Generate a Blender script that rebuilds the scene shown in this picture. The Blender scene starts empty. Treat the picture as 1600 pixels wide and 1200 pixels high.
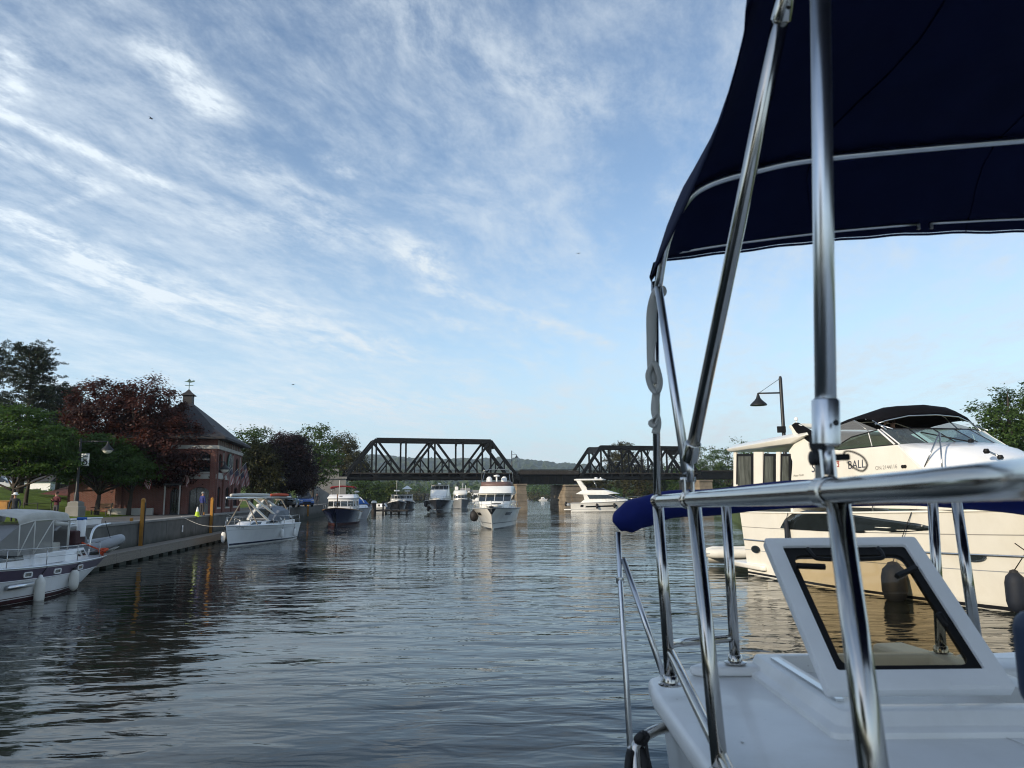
import bpy, bmesh, math, random
import numpy as np
from mathutils import Vector, Matrix
R = math.radians
S = bpy.context.scene
C = S.collection
rnd = random.Random(7)

# ------------------------------------------------------------------ camera
CAM_H = 3.1            # eye height above the water, on the upper deck of a small boat
F = 1164.0             # focal length in photo pixels (1600 wide)
PITCH, ROLL = R(8.45), R(0.5)
cd = bpy.data.cameras.new('camera')
cam = bpy.data.objects.new('camera', cd); C.objects.link(cam)
cd.sensor_width = 36.0; cd.lens = 36.0 * F / 1600.0
cd.clip_start = 0.05; cd.clip_end = 12000
cd.dof.use_dof = True; cd.dof.focus_distance = 30.0; cd.dof.aperture_fstop = 9.0
cam.matrix_world = Matrix.Translation((0, 0, CAM_H)) @ Matrix.Rotation(R(90) + PITCH, 4, 'X') @ Matrix.Rotation(-ROLL, 4, 'Z')
S.camera = cam

# ------------------------------------------------------------------ light
SUN_EL = R(19.0)
SUN_H = Vector((-0.75, -0.66)).normalized()      # where the low sun stands: behind and to the left
SUN_DIR = Vector((SUN_H.x * math.cos(SUN_EL), SUN_H.y * math.cos(SUN_EL), math.sin(SUN_EL)))
sl = bpy.data.lights.new('sun', 'SUN'); so = bpy.data.objects.new('sun', sl); C.objects.link(so)
sl.energy = 3.5; sl.angle = R(0.5); sl.color = (1.0, 0.86, 0.66)
so.rotation_euler = SUN_DIR.to_track_quat('Z', 'Y').to_euler(); so.location = (-40, -40, 60)
VS = S.view_settings
VS.view_transform = 'Standard'; VS.look = 'None'; VS.exposure = 0.36; VS.gamma = 1.0; VS.use_curve_mapping = False
S.cycles.use_denoising = True; S.cycles.denoising_prefilter = 'ACCURATE'; S.cycles.filter_width = 1.1
S.cycles.max_bounces = 8; S.cycles.glossy_bounces = 5; S.cycles.transmission_bounces = 8; S.cycles.transparent_max_bounces = 10
S.cycles.volume_bounces = 0; S.cycles.caustics_reflective = False; S.cycles.caustics_refractive = False
S.cycles.sample_clamp_indirect = 4.0

# ------------------------------------------------------------------ node helpers
class NT:
    def __init__(s, tree): s.t = tree
    def n(s, typ, **kw):
        x = s.t.nodes.new(typ)
        ins = kw.pop('i', {})
        for k, v in kw.items(): setattr(x, k, v)
        for k, v in ins.items():
            sock = x.inputs[k]
            if isinstance(v, bpy.types.NodeSocket): s.t.links.new(v, sock)
            else: sock.default_value = v
        return x
    def m(s, op, a, b=0.0, c=None, clamp=False):
        x = s.n('ShaderNodeMath', operation=op); x.use_clamp = clamp
        for k, v in enumerate((a, b) if c is None else (a, b, c)):
            if isinstance(v, bpy.types.NodeSocket): s.t.links.new(v, x.inputs[k])
            else: x.inputs[k].default_value = v
        return x.outputs[0]
    def mix(s, f, a, b, mode='MIX'):
        x = s.n('ShaderNodeMix', data_type='RGBA', blend_type=mode)
        for k, v in ((0, f), (6, a), (7, b)):
            if isinstance(v, bpy.types.NodeSocket): s.t.links.new(v, x.inputs[k])
            else: x.inputs[k].default_value = (*v, 1) if k > 0 and len(v) == 3 else v
        return x.outputs[2]
    def ss(s, x, e0, e1):
        r = s.n('ShaderNodeMapRange', interpolation_type='SMOOTHSTEP', i={0: x, 1: e0, 2: e1}); return r.outputs[0]
    def noise(s, vec, scale, detail=4, rough=0.55, dist=0.0):
        x = s.n('ShaderNodeTexNoise', i={'Scale': scale, 'Detail': detail, 'Roughness': rough, 'Distortion': dist})
        if vec is not None: s.t.links.new(vec, x.inputs['Vector'])
        return x.outputs[0]
    def mapping(s, vec, loc=(0,0,0), rot=(0,0,0), sc=(1,1,1)):
        return s.n('ShaderNodeMapping', i={'Vector': vec, 'Location': loc, 'Rotation': rot, 'Scale': sc}).outputs[0]

def pix_dir(px, py):
    x = (px - 800) / F; y = (600 - py) / F
    x, y = x * math.cos(ROLL) + y * math.sin(ROLL), -x * math.sin(ROLL) + y * math.cos(ROLL)
    return Vector((x, math.cos(PITCH) - y * math.sin(PITCH), math.sin(PITCH) + y * math.cos(PITCH)))
def at(px, py, Y):
    """the place, Y metres ahead, that the photograph shows at a pixel"""
    d = pix_dir(px, py); return Vector((0, 0, CAM_H)) + d * (Y / d.y)
def on_z(px, py, z=0.0):
    d = pix_dir(px, py); return Vector((0, 0, CAM_H)) + d * ((z - CAM_H) / d.z)

# ------------------------------------------------------------------ sky: physical sky with a sheet of cirrus
W = bpy.data.worlds.new('World'); S.world = W; W.use_nodes = True
wt = NT(W.node_tree); W.node_tree.nodes.clear()
sky = wt.n('ShaderNodeTexSky', sky_type='NISHITA', sun_disc=False, sun_elevation=SUN_EL, altitude=100.0, air_density=1.0, dust_density=0.4, ozone_density=1.5)
sky.sun_rotation = math.atan2(SUN_H.x, SUN_H.y)
dirv = wt.n('ShaderNodeTexCoord').outputs['Generated']
sx = wt.n('ShaderNodeSeparateXYZ', i={0: dirv})
zc = wt.m('MAXIMUM', wt.m('ADD', sx.outputs[2], 0.06), 0.02)
u = wt.m('DIVIDE', sx.outputs[0], zc); v = wt.m('DIVIDE', sx.outputs[1], zc)
plane = wt.n('ShaderNodeCombineXYZ', i={0: u, 1: v}).outputs[0]      # the cirrus sheet, in units of its height
CIR = R(-15)                                                         # drift direction of the streaks
warp = wt.n('ShaderNodeTexNoise', i={'Vector': plane, 'Scale': 1.3, 'Detail': 2})
wsub = wt.n('ShaderNodeVectorMath', operation='SUBTRACT', i={0: warp.outputs['Color'], 1: (0.5, 0.5, 0.5)}).outputs[0]
wpl = wt.n('ShaderNodeVectorMath', operation='MULTIPLY_ADD', i={0: wsub, 1: (0.22, 0.22, 0), 2: plane}).outputs[0]
wv = wt.n('ShaderNodeVectorRotate', rotation_type='Z_AXIS', i={'Vector': wpl, 'Angle': -CIR}).outputs[0]
streak = wt.noise(wt.mapping(wv, loc=(3.1, 0.4, 0), sc=(1.9, 0.55, 1)), 1.0, 10, 0.64)
fibre = wt.noise(wt.mapping(wv, loc=(9.1, 3.4, 0), rot=(0, 0, 0.12), sc=(9.0, 1.1, 1)), 1.0, 6, 0.6)
fine = wt.noise(wt.mapping(wv, loc=(7.7, 2.0, 0), rot=(0, 0, -0.5), sc=(7.5, 4.2, 1)), 1.0, 10, 0.72)
cover = wt.noise(wt.mapping(plane, loc=(1.7, 5.2, 0), rot=(0, 0, 0.3), sc=(0.7, 0.35, 1)), 1.0, 3, 0.5)
den = wt.m('ADD', wt.m('MULTIPLY', streak, 0.52), wt.m('ADD', wt.m('MULTIPLY', fine, 0.38), wt.m('ADD', wt.m('MULTIPLY', fibre, 0.16), wt.m('MULTIPLY', cover, 0.14))))
base_cloud = wt.ss(den, 0.50, 0.80)

def plane_uv(px, py):
    d = pix_dir(px, py).normalized(); z = max(d.z + 0.06, 0.02); return d.x / z, d.y / z
fray = wt.m('ADD', wt.m('MULTIPLY', wt.ss(fine, 0.33, 0.66), 0.70), wt.m('MULTIPLY', wt.ss(fibre, 0.3, 0.7), 0.40))
def streamer(a, b, w, gain):
    """one band of ice cloud lying between two points of the sheet, frayed by noise"""
    (ax, ay), (bx, by) = plane_uv(*a), plane_uv(*b)
    L = math.hypot(bx - ax, by - ay); ang = math.atan2(by - ay, bx - ax)
    q = wt.n('ShaderNodeVectorMath', operation='SUBTRACT', i={0: wpl, 1: (ax, ay, 0)}).outputs[0]
    q = wt.n('ShaderNodeVectorRotate', rotation_type='Z_AXIS', i={'Vector': q, 'Angle': -ang}).outputs[0]
    s = wt.n('ShaderNodeSeparateXYZ', i={0: q})
    along = wt.m('MULTIPLY', wt.ss(s.outputs[0], -0.25 * L, 0.2 * L), wt.m('SUBTRACT', 1.0, wt.ss(s.outputs[0], 0.75 * L, 1.2 * L)))
    across = wt.m('SUBTRACT', 1.0, wt.ss(wt.m('ABSOLUTE', s.outputs[1]), w * 0.1, w * 1.3))
    return wt.m('MULTIPLY', wt.m('MULTIPLY', wt.m('MULTIPLY', along, across), fray), gain)
tot = wt.m('MULTIPLY', base_cloud, 0.66)
for a, b, w, g in [((235, 75), (350, 190), 0.075, 0.95), ((-40, 165), (300, 300), 0.045, 0.75), ((-30, 215), (190, 300), 0.05, 0.55),
                   ((-30, 325), (280, 460), 0.10, 0.6), ((360, 250), (720, 440), 0.12, 0.45), ((640, 395), (715, 465), 0.11, 0.6),
                   ((740, 465), (970, 550), 0.09, 0.5), ((505, 235), (545, 275), 0.05, 0.5), ((600, 20), (1000, 200), 0.14, 0.30),
                   ((80, 330), (170, 300), 0.03, 0.4), ((660, 490), (745, 515), 0.08, 0.4), ((0, 60), (20, 170), 0.06, 0.6), ((0, 400), (640, 560), 0.35, 0.55), ((300, 330), (620, 400), 0.16, 0.4), ((350, 620), (900, 650), 0.5, 0.4)]:
    tot = wt.m('ADD', tot, streamer(a, b, w, g))
veil = wt.m('MULTIPLY', wt.m('SUBTRACT', 1.0, wt.ss(sx.outputs[2], 0.0, 0.50)), wt.m('ADD', 0.12, wt.m('MULTIPLY', wt.ss(cover, 0.25, 0.7), 0.22)))
tot = wt.m('MINIMUM', wt.m('ADD', tot, veil), 0.93)
tot = wt.m('MULTIPLY', tot, wt.ss(sx.outputs[2], -0.04, 0.01))
sunv = wt.n('ShaderNodeVectorMath', operation='DOT_PRODUCT', i={0: dirv, 1: tuple(SUN_DIR)}).outputs['Value']
glow = wt.m('MULTIPLY_ADD', wt.ss(sunv, -1.0, 0.8), 0.40, 0.78)      # thin ice cloud scatters more light on the sun's side
CLOUD = (4.7, 5.2, 5.6)
ccol = wt.n('ShaderNodeVectorMath', operation='SCALE', i={0: CLOUD, 3: glow}).outputs[0]
low = wt.m('MULTIPLY', wt.m('POWER', wt.m('SUBTRACT', 1.0, wt.ss(sx.outputs[2], -0.05, 0.36)), 1.3), 0.78)   # summer haze low in the air
hcol = wt.n('ShaderNodeVectorMath', operation='SCALE', i={0: (2.15, 3.7, 5.3), 3: glow}).outputs[0]
skyc = wt.mix(tot, wt.mix(low, sky.outputs[0], hcol), ccol)
bg = wt.n('ShaderNodeBackground', i={'Color': skyc, 'Strength': 0.15})
wo = wt.n('ShaderNodeOutputWorld', i={'Surface': bg.outputs[0]})
W.cycles.sampling_method = 'MANUAL'; W.cycles.sample_map_resolution = 512

# ------------------------------------------------------------------ materials
MAT = {}
def mat(name, col, rough=0.6, metal=0.0, var=0.0, vscale=3.0, bump=0.0, bscale=30.0, spec=0.5, coat=0.0, alpha=1.0, trans=0.0, ior=1.45, stretch=(1,1,1), grime=None, emis=None, specks=None):
    """a painted, plastic or metal surface with mottled colour, fine relief and optional streaky grime"""
    if name in MAT: return MAT[name]
    m = bpy.data.materials.new(name); m.use_nodes = True; t = NT(m.node_tree)
    b = m.node_tree.nodes['Principled BSDF']
    b.inputs['Roughness'].default_value = rough; b.inputs['Metallic'].default_value = metal
    b.inputs['Specular IOR Level'].default_value = spec; b.inputs['Coat Weight'].default_value = coat
    b.inputs['IOR'].default_value = ior; b.inputs['Alpha'].default_value = alpha; b.inputs['Transmission Weight'].default_value = trans
    oc = t.n('ShaderNodeTexCoord').outputs['Object']
    c = None
    b.inputs['Base Color'].default_value = (*col, 1)
    if var > 0:
        nz = t.noise(t.mapping(oc, sc=stretch), vscale, 6, 0.6)
        c = t.mix(t.ss(nz, 0.3, 0.72), tuple(x * (1 - var) for x in col), tuple(min(1, x * (1 + var * 0.6)) for x in col))
    if grime:
        gcol, gamt, gsc = grime
        g = t.noise(t.mapping(oc, loc=(4, 1, 2), sc=(gsc, gsc, gsc * 0.18)), 1.0, 6, 0.65)
        c = t.mix(t.m('MULTIPLY', t.ss(g, 0.45, 0.75), gamt), c if c is not None else col, gcol)
    if specks:
        scol, ssc, amt = specks
        vo = t.n('ShaderNodeTexVoronoi', i={'Vector': oc, 'Scale': ssc}).outputs[0]
        sel = t.ss(t.noise(oc, ssc * 0.21, 2), 0.55, 0.7)
        c = t.mix(t.m('MULTIPLY', t.m('MULTIPLY', t.m('SUBTRACT', 1.0, t.ss(vo, 0.05, 0.14)), sel), amt), c if c is not None else col, scol)
        sm = t.noise(t.mapping(oc, loc=(3, 8, 1), rot=(0, 0, 0.6), sc=(5, 26, 5)), 1.0, 6, 0.7)
        c = t.mix(t.m('MULTIPLY', t.ss(sm, 0.60, 0.78), 0.30), c, tuple(x * 0.62 for x in col))
    if c is not None: m.node_tree.links.new(c, b.inputs['Base Color'])
    if bump > 0:
        nb = t.noise(t.mapping(oc, sc=stretch), bscale, 5, 0.6)
        bn = t.n('ShaderNodeBump', i={'Strength': 1.0, 'Distance': bump, 'Height': nb})
        m.node_tree.links.new(bn.outputs[0], b.inputs['Normal'])
    MAT[name] = m; return m
def leafmat(name, c0, c1, tl=0.35):
    m = bpy.data.materials.new(name); m.use_nodes = True; t = NT(m.node_tree); nt = m.node_tree; nt.nodes.clear()
    oc = t.n('ShaderNodeTexCoord').outputs['Object']
    nz = t.noise(oc, 0.55, 5, 0.65); nf = t.noise(oc, 6.0, 2, 0.5)
    c = t.mix(t.ss(t.m('ADD', t.m('MULTIPLY', nz, 0.7), t.m('MULTIPLY', nf, 0.35)), 0.35, 0.75), c0, c1)
    d = t.n('ShaderNodeBsdfPrincipled', i={'Base Color': c, 'Roughness': 0.55, 'Specular IOR Level': 0.25})
    tr = t.n('ShaderNodeBsdfTranslucent', i={'Color': t.mix(0.5, c, (c1[0] * 1.3, c1[1] * 1.3, c1[2] * 0.7))})
    mx = t.n('ShaderNodeMixShader', i={0: tl, 1: d.outputs[0], 2: tr.outputs[0]})
    t.n('ShaderNodeOutputMaterial', i={0: mx.outputs[0]}); MAT[name] = m; return m

# ------------------------------------------------------------------ mesh helpers
class MB:
    def __init__(s, M=None): s.v = []; s.f = []; s.M = M
    def add(s, vs, fs):
        o = len(s.v)
        s.v += [tuple(s.M @ Vector(p)) if s.M else tuple(p) for p in vs]
        s.f += [tuple(i + o for i in q) for q in fs]; return s
    def box(s, c, d, rz=0.0, rx=0.0, ry=0.0):
        m = Matrix.Translation(c) @ Matrix.Rotation(rz, 4, 'Z') @ Matrix.Rotation(ry, 4, 'Y') @ Matrix.Rotation(rx, 4, 'X')
        h = [x / 2 for x in d]
        vs = [m @ Vector((a * h[0], b * h[1], e * h[2])) for e in (-1, 1) for a, b in ((-1, -1), (1, -1), (1, 1), (-1, 1))]
        return s.add(vs, [(3, 2, 1, 0), (4, 5, 6, 7), (0, 1, 5, 4), (1, 2, 6, 5), (2, 3, 7, 6), (3, 0, 4, 7)])
    def beam(s, a, b, w, h, up=(0, 0, 1)):
        """a rectangular bar from a to b"""
        a, b = Vector(a), Vector(b); t = (b - a).normalized(); up = Vector(up)
        if abs(t.dot(up)) > 0.98: up = Vector((0, 1, 0))
        x = t.cross(up).normalized(); y = x.cross(t)
        vs = [p + x * i * w / 2 + y * j * h / 2 for p in (a, b) for i, j in ((-1, -1), (1, -1), (1, 1), (-1, 1))]
        return s.add(vs, [(3, 2, 1, 0), (4, 5, 6, 7), (0, 1, 5, 4), (1, 2, 6, 5), (2, 3, 7, 6), (3, 0, 4, 7)])
    def tube(s, pts, r, n=8, caps=True):
        pts = [Vector(p) for p in pts]; k = len(pts); rr = r if isinstance(r, (list, tuple)) else [r] * k
        ref = None; vs = []
        for i, p in enumerate(pts):
            t = (pts[min(i + 1, k - 1)] - pts[max(i - 1, 0)]).normalized()
            if ref is None: ref = Vector((0, 0, 1)) if abs(t.z) < 0.9 else Vector((1, 0, 0))
            x = (ref - t * ref.dot(t)).normalized(); y = t.cross(x); ref = x
            vs += [p + (x * math.cos(a) + y * math.sin(a)) * rr[i] for a in (2 * math.pi * j / n for j in range(n))]
        fs = [(i * n + j, i * n + (j + 1) % n, (i + 1) * n + (j + 1) % n, (i + 1) * n + j) for i in range(k - 1) for j in range(n)]
        if caps: fs += [tuple(reversed(range(n))), tuple((k - 1) * n + j for j in range(n))]
        return s.add(vs, fs)
    def lathe(s, prof, n=16, c=(0, 0, 0), axis=None):
        """prof: (radius, height) from bottom to top, turned about the vertical (or axis) through c"""
        m = Matrix.Translation(c)
        if axis is not None: m = m @ Vector(axis).to_track_quat('Z', 'Y').to_matrix().to_4x4()
        vs = [m @ Vector((r * math.cos(2 * math.pi * j / n), r * math.sin(2 * math.pi * j / n), z)) for r, z in prof for j in range(n)]
        k = len(prof)
        fs = [(i * n + j, i * n + (j + 1) % n, (i + 1) * n + (j + 1) % n, (i + 1) * n + j) for i in range(k - 1) for j in range(n)]
        fs += [tuple(reversed(range(n))), tuple((k - 1) * n + j for j in range(n))]
        return s.add(vs, fs)
    def loft(s, rings, closed=True, caps=(True, True)):
        n = len(rings[0]); k = len(rings); vs = [p for r in rings for p in r]
        fs = [(i * n + j, i * n + (j + 1) % n, (i + 1) * n + (j + 1) % n, (i + 1) * n + j) for i in range(k - 1) for j in range(n if closed else n - 1)]
        if closed and caps[0]: fs.append(tuple(reversed(range(n))))
        if closed and caps[1]: fs.append(tuple((k - 1) * n + j for j in range(n)))
        return s.add(vs, fs)
    def prism(s, poly, vec):
        """a flat outline given thickness"""
        n = len(poly); vec = Vector(vec); vs = [Vector(p) for p in poly] + [Vector(p) + vec for p in poly]
        return s.add(vs, [tuple(reversed(range(n))), tuple(range(n, 2 * n))] + [(j, (j + 1) % n, n + (j + 1) % n, n + j) for j in range(n)])
    def build(s, name, m, parent=None, smooth=None, bevel=0.0, seg=2, thick=0.0, label=None):
        me = bpy.data.meshes.new(name); me.from_pydata(s.v, [], s.f)
        bm = bmesh.new(); bm.from_mesh(me)
        bmesh.ops.recalc_face_normals(bm, faces=bm.faces)
        if bevel > 0:
            bmesh.ops.remove_doubles(bm, verts=bm.verts, dist=1e-5)
            es = [e for e in bm.edges if len(e.link_faces) == 2 and e.calc_face_angle(0) > R(32)]
            try: bmesh.ops.bevel(bm, geom=es, offset=bevel, segments=seg, profile=0.5, affect='EDGES', clamp_overlap=True)
            except Exception: pass
        bm.to_mesh(me); bm.free()
        o = bpy.data.objects.new(name, me); C.objects.link(o); me.materials.append(MAT[m] if isinstance(m, str) else m)
        if smooth is not None:
            me.shade_smooth() if smooth >= 180 else me.set_sharp_from_angle(angle=R(smooth))
            if smooth < 180:
                for p in me.polygons: p.use_smooth = True
        if thick > 0:
            md = o.modifiers.new('thickness', 'SOLIDIFY'); md.thickness = thick; md.offset = 0
        if parent is not None: o.parent = parent
        if label: o['label'] = label
        return o
def tag(o, label, cat, group=None):
    o['label'] = label; o['category'] = cat
    if group: o['group'] = group
    return o
def thing(name, label, cat, loc=(0, 0, 0), rz=0.0, group=None):
    o = bpy.data.objects.new(name, None); C.objects.link(o); o.location = loc; o.rotation_euler = (0, 0, rz); o.empty_display_size = 0.2
    return tag(o, label, cat, group)
def struct(o): o['kind'] = 'structure'; return o
def copy_tree(o, parent=None):
    c = o.copy(); C.objects.link(c); c.parent = parent
    for ch in list(o.children): copy_tree(ch, c)
    return c
def spline(pts, n=6):
    """smooth curve through points (Catmull-Rom)"""
    P = [Vector(p) for p in pts]; P = [P[0] * 2 - P[1]] + P + [P[-1] * 2 - P[-2]]; out = []
    for i in range(1, len(P) - 2):
        for j in range(n):
            t = j / n; a, b, c, d = P[i - 1:i + 3]
            out.append(0.5 * ((2 * b) + (c - a) * t + (2 * a - 5 * b + 4 * c - d) * t * t + (3 * b - a - 3 * c + d) * t ** 3))
    out.append(P[-2]); return out
def lettering(name, txt, m, parent, M, size, shear=0.0, extrude=0.002, align='LEFT'):
    cu = bpy.data.curves.new(name, 'FONT'); cu.body = txt; cu.size = size; cu.shear = shear; cu.extrude = extrude; cu.align_x = align
    tmp = bpy.data.objects.new(name, cu); C.objects.link(tmp)
    me = bpy.data.meshes.new_from_object(tmp.evaluated_get(bpy.context.evaluated_depsgraph_get())); bpy.data.objects.remove(tmp); bpy.data.curves.remove(cu)
    me.materials.clear(); me.materials.append(MAT[m])
    o = bpy.data.objects.new(name, me); C.objects.link(o); o.parent = parent; o.matrix_local = M
    return o
def frame(o, x, y):
    """matrix with local x along x, local y along y, placed at o"""
    x = Vector(x).normalized(); z = x.cross(Vector(y)).normalized(); y = z.cross(x)
    return Matrix(((x.x, y.x, z.x, o[0]), (x.y, y.y, z.y, o[1]), (x.z, y.z, z.z, o[2]), (0, 0, 0, 1)))

# shared surfaces
mat('gelcoat', (0.80, 0.79, 0.75), 0.22, var=0.05, vscale=1.2, coat=0.3, grime=((0.55, 0.50, 0.38), 0.25, 1.4))
mat('gelcoat_cool', (0.78, 0.79, 0.80), 0.25, var=0.05, vscale=1.5, coat=0.2, grime=((0.5, 0.48, 0.42), 0.25, 1.6))
mat('cream_gelcoat', (0.80, 0.775, 0.70), 0.24, var=0.05, vscale=0.7, coat=0.3, grime=((0.52, 0.45, 0.30), 0.22, 0.9))
mat('deck_paint', (0.80, 0.81, 0.81), 0.42, var=0.05, vscale=2.5, bump=0.0006, bscale=160, grime=((0.58, 0.57, 0.53), 0.5, 2.2), coat=0.15, specks=((0.08, 0.07, 0.06), 34, 0.7))
mat('steel', (0.47, 0.46, 0.44), 0.15, 1.0, var=0.06, vscale=14, bump=0.00005, bscale=60)
mat('steel_dull', (0.62, 0.63, 0.64), 0.28, 1.0, var=0.1, vscale=10)
mat('aluminium', (0.66, 0.68, 0.70), 0.30, 1.0, var=0.06, vscale=9)
mat('navy_canvas', (0.006, 0.010, 0.045), 0.85, var=0.15, vscale=5, bump=0.0012, bscale=24, spec=0.2)
mat('blue_canvas', (0.007, 0.015, 0.125), 0.8, var=0.2, vscale=6, bump=0.004, bscale=14, spec=0.25)
mat('black_canvas', (0.006, 0.006, 0.008), 0.9, spec=0.1, var=0.2, bump=0.003, bscale=9)
mat('black_plastic', (0.010, 0.010, 0.011), 0.5, var=0.2, spec=0.25)
mat('window_screen', (0.10, 0.11, 0.10), 0.12, var=0.5, vscale=1.5, spec=0.7, stretch=(4, 4, 0.6))
mat('rubber', (0.018, 0.018, 0.02), 0.65, var=0.3)
mat('grey_strap', (0.50, 0.50, 0.48), 0.85, var=0.1, bump=0.0008, bscale=120)
mat('dark_glass', (0.015, 0.02, 0.022), 0.06, spec=0.8, var=0.3, vscale=1.0)
mat('white_paint', (0.78, 0.78, 0.77), 0.45, var=0.06)
mat('off_white', (0.66, 0.65, 0.60), 0.6, var=0.08)
def glassmat(name, tint, rough=0.02, fac=0.8):
    m = bpy.data.materials.new(name); m.use_nodes = True; t = NT(m.node_tree); m.node_tree.nodes.clear()
    lw = t.n("ShaderNodeLayerWeight", i={"Blend": 0.5}); fr = t.n("ShaderNodeMath", operation="MULTIPLY_ADD", i={0: t.m("POWER", lw.outputs["Facing"], 4.0), 1: 0.7, 2: 0.04})
    tr = t.n('ShaderNodeBsdfTransparent', i={'Color': (*tint, 1)}); gl = t.n('ShaderNodeBsdfGlossy', i={'Color': (0.9, 0.9, 0.9, 1), 'Roughness': rough})
    df = t.n('ShaderNodeBsdfDiffuse', i={'Color': (0.3, 0.3, 0.3, 1)})
    a = t.n('ShaderNodeMixShader', i={0: 1 - fac, 1: tr.outputs[0], 2: df.outputs[0]})
    mx = t.n('ShaderNodeMixShader', i={0: fr.outputs[0], 1: a.outputs[0], 2: gl.outputs[0]})
    t.n('ShaderNodeOutputMaterial', i={0: mx.outputs[0]}); MAT[name] = m
glassmat('smoked_glass', (0.80, 0.73, 0.60), 0.01, 0.995)
glassmat('green_glass', (0.76, 0.87, 0.80), 0.02, 0.93)
glassmat('vinyl', (0.75, 0.74, 0.73), 0.12, 0.62)
glassmat('cloudy_vinyl', (0.6, 0.59, 0.58), 0.15, 0.40)
# ------------------------------------------------------------------ water
def water_material():
    m = bpy.data.materials.new('water'); m.use_nodes = True; t = NT(m.node_tree); nt = m.node_tree
    b = nt.nodes['Principled BSDF']
    p = t.n('ShaderNodeNewGeometry').outputs['Position']
    patch = t.noise(t.mapping(p, sc=(0.045, 0.07, 1)), 1.0, 3, 0.5)
    amp = t.m('MULTIPLY_ADD', t.ss(patch, 0.36, 0.66), 0.95, 0.22)
    rings = t.n('ShaderNodeTexWave', wave_type='RINGS', rings_direction='Z', i={'Vector': t.mapping(p, loc=(1.0, 3.0, 0)), 'Scale': 0.33, 'Distortion': 9.0, 'Detail': 3.0, 'Detail Scale': 0.5}).outputs[1]
    big = t.noise(t.mapping(p, rot=(0, 0, 0.10), sc=(0.36, 0.80, 1)), 1.0, 2, 0.5, 0.3)
    mid = t.noise(t.mapping(p, rot=(0, 0, 0.16), sc=(1.0, 2.5, 1)), 1.0, 2, 0.5, 0.5)
    fin = t.noise(t.mapping(p, rot=(0, 0, -0.2), sc=(2.8, 6.5, 1)), 1.0, 2, 0.5, 0.3)
    h = t.m('ADD', t.m('MULTIPLY', big, 0.085), t.m('MULTIPLY', mid, 0.041))
    h = t.m('ADD', h, t.m('MULTIPLY', fin, 0.005))
    h = t.m('ADD', t.m('MULTIPLY', h, amp), t.m('MULTIPLY', rings, 0.004))
    bp = t.n('ShaderNodeBump', i={'Strength': 1.0, 'Distance': 1.0, 'Height': h})
    nt.links.new(bp.outputs[0], b.inputs['Normal'])
    murk = t.noise(p, 0.05, 3)
    nt.links.new(t.mix(murk, (0.010, 0.016, 0.015), (0.020, 0.024, 0.018)), b.inputs['Base Color'])
    b.inputs['Roughness'].default_value = 0.03; b.inputs['IOR'].default_value = 1.333; b.inputs['Specular IOR Level'].default_value = 0.5
    MAT['water'] = m
water_material()
w = struct(MB().add([(-900, -300, 0), (900, -300, 0), (900, 1600, 0), (-900, 1600, 0)], [(0, 1, 2, 3)]).build('water', 'water'))
w['label'] = 'calm rippled canal water reflecting the sky'
# ------------------------------------------------------------------ the boat we stand on (heading straight ahead)
H = CAM_H
own = thing('motor_boat', 'white boat upper deck with steel rail and open hatch in the near corner', 'boat', (0, 0, 0))
def rr(x0, y0, x1, y1, r, n=4):
    out = []
    for cx, cy, a0 in ((x1 - r, y0 + r, -90), (x1 - r, y1 - r, 0), (x0 + r, y1 - r, 90), (x0 + r, y0 + r, 180)):
        out += [(cx + r * math.cos(R(a0 + 90 * k / n)), cy + r * math.sin(R(a0 + 90 * k / n))) for k in range(n + 1)]
    return out
def A(px, py, Y): return at(px, py, Y)
DZ = H - 0.50            # deck level
mat('concrete_pale_seam', (0.55, 0.55, 0.54), 0.6)
# deck moulding, its lip, the hatch coaming
prof = [(0.352, -0.06), (0.352, 0.0), (0.372, 0.022), (0.43, 0.022), (0.455, 0.0)]
mb = MB()
deck = MB()
X0, X1, Y0, Y1 = 0.353, 3.30, -1.2, 2.24
deck.prism([(X0, Y0, DZ - 0.05), (X1, Y0, DZ - 0.05), (X1, Y1, DZ - 0.05), (X0 + 0.10, Y1, DZ - 0.05), (X0 + 0.012, Y1 - 0.10, DZ - 0.05), (X0, Y1 - 0.24, DZ - 0.05)], (0, 0, 0.05))
deck.build('deck', 'deck_paint', own, 40, bevel=0.016, seg=3)
# side of the upperworks falling from the deck edge
side = MB()
side.loft([[(X0 + 0.020, Y0, DZ - 0.045), (X0 + 0.020, Y1 - 0.25, DZ - 0.045), (X0 + 0.105, Y1 - 0.02, DZ - 0.045), (X1, Y1 - 0.02, DZ - 0.045)],
           [(X0 + 0.045, Y0, DZ - 0.35), (X0 + 0.045, Y1 - 0.27, DZ - 0.35), (X0 + 0.14, Y1 - 0.05, DZ - 0.35), (X1, Y1 - 0.05, DZ - 0.35)],
           [(X0 + 0.09, Y0, DZ - 1.15), (X0 + 0.09, Y1 - 0.36, DZ - 1.15), (X0 + 0.2, Y1 - 0.1, DZ - 1.15), (X1, Y1 - 0.1, DZ - 1.15)]], closed=False)
side.build('cabin_side', 'gelcoat_cool', own, 40)
hull = MB()
hr = []
for z, o in ((DZ - 0.585, 0.06), (DZ - 0.66, 0.05), (DZ - 1.9, 0.10), (-0.4, 0.2)):
    hr.append([(X0 + 0.05 + o, Y0 - 3, z), (X0 + 0.05 + o, 1.2, z), (X0 + 0.35 + o, 2.6 - o, z), (X0 + 0.9 + o, 3.4 - o * 2, z), (1.8, 4.0 - o * 3, z), (3.0 - o, 3.4 - o * 2, z), (3.5 - o, 2.6 - o, z), (3.7 - o, 1.2, z), (3.7 - o, Y0 - 3, z)])
hull.loft(hr, caps=(True, True)); hull.build('hull', 'gelcoat_cool', own, 50)
lip = MB()
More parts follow.
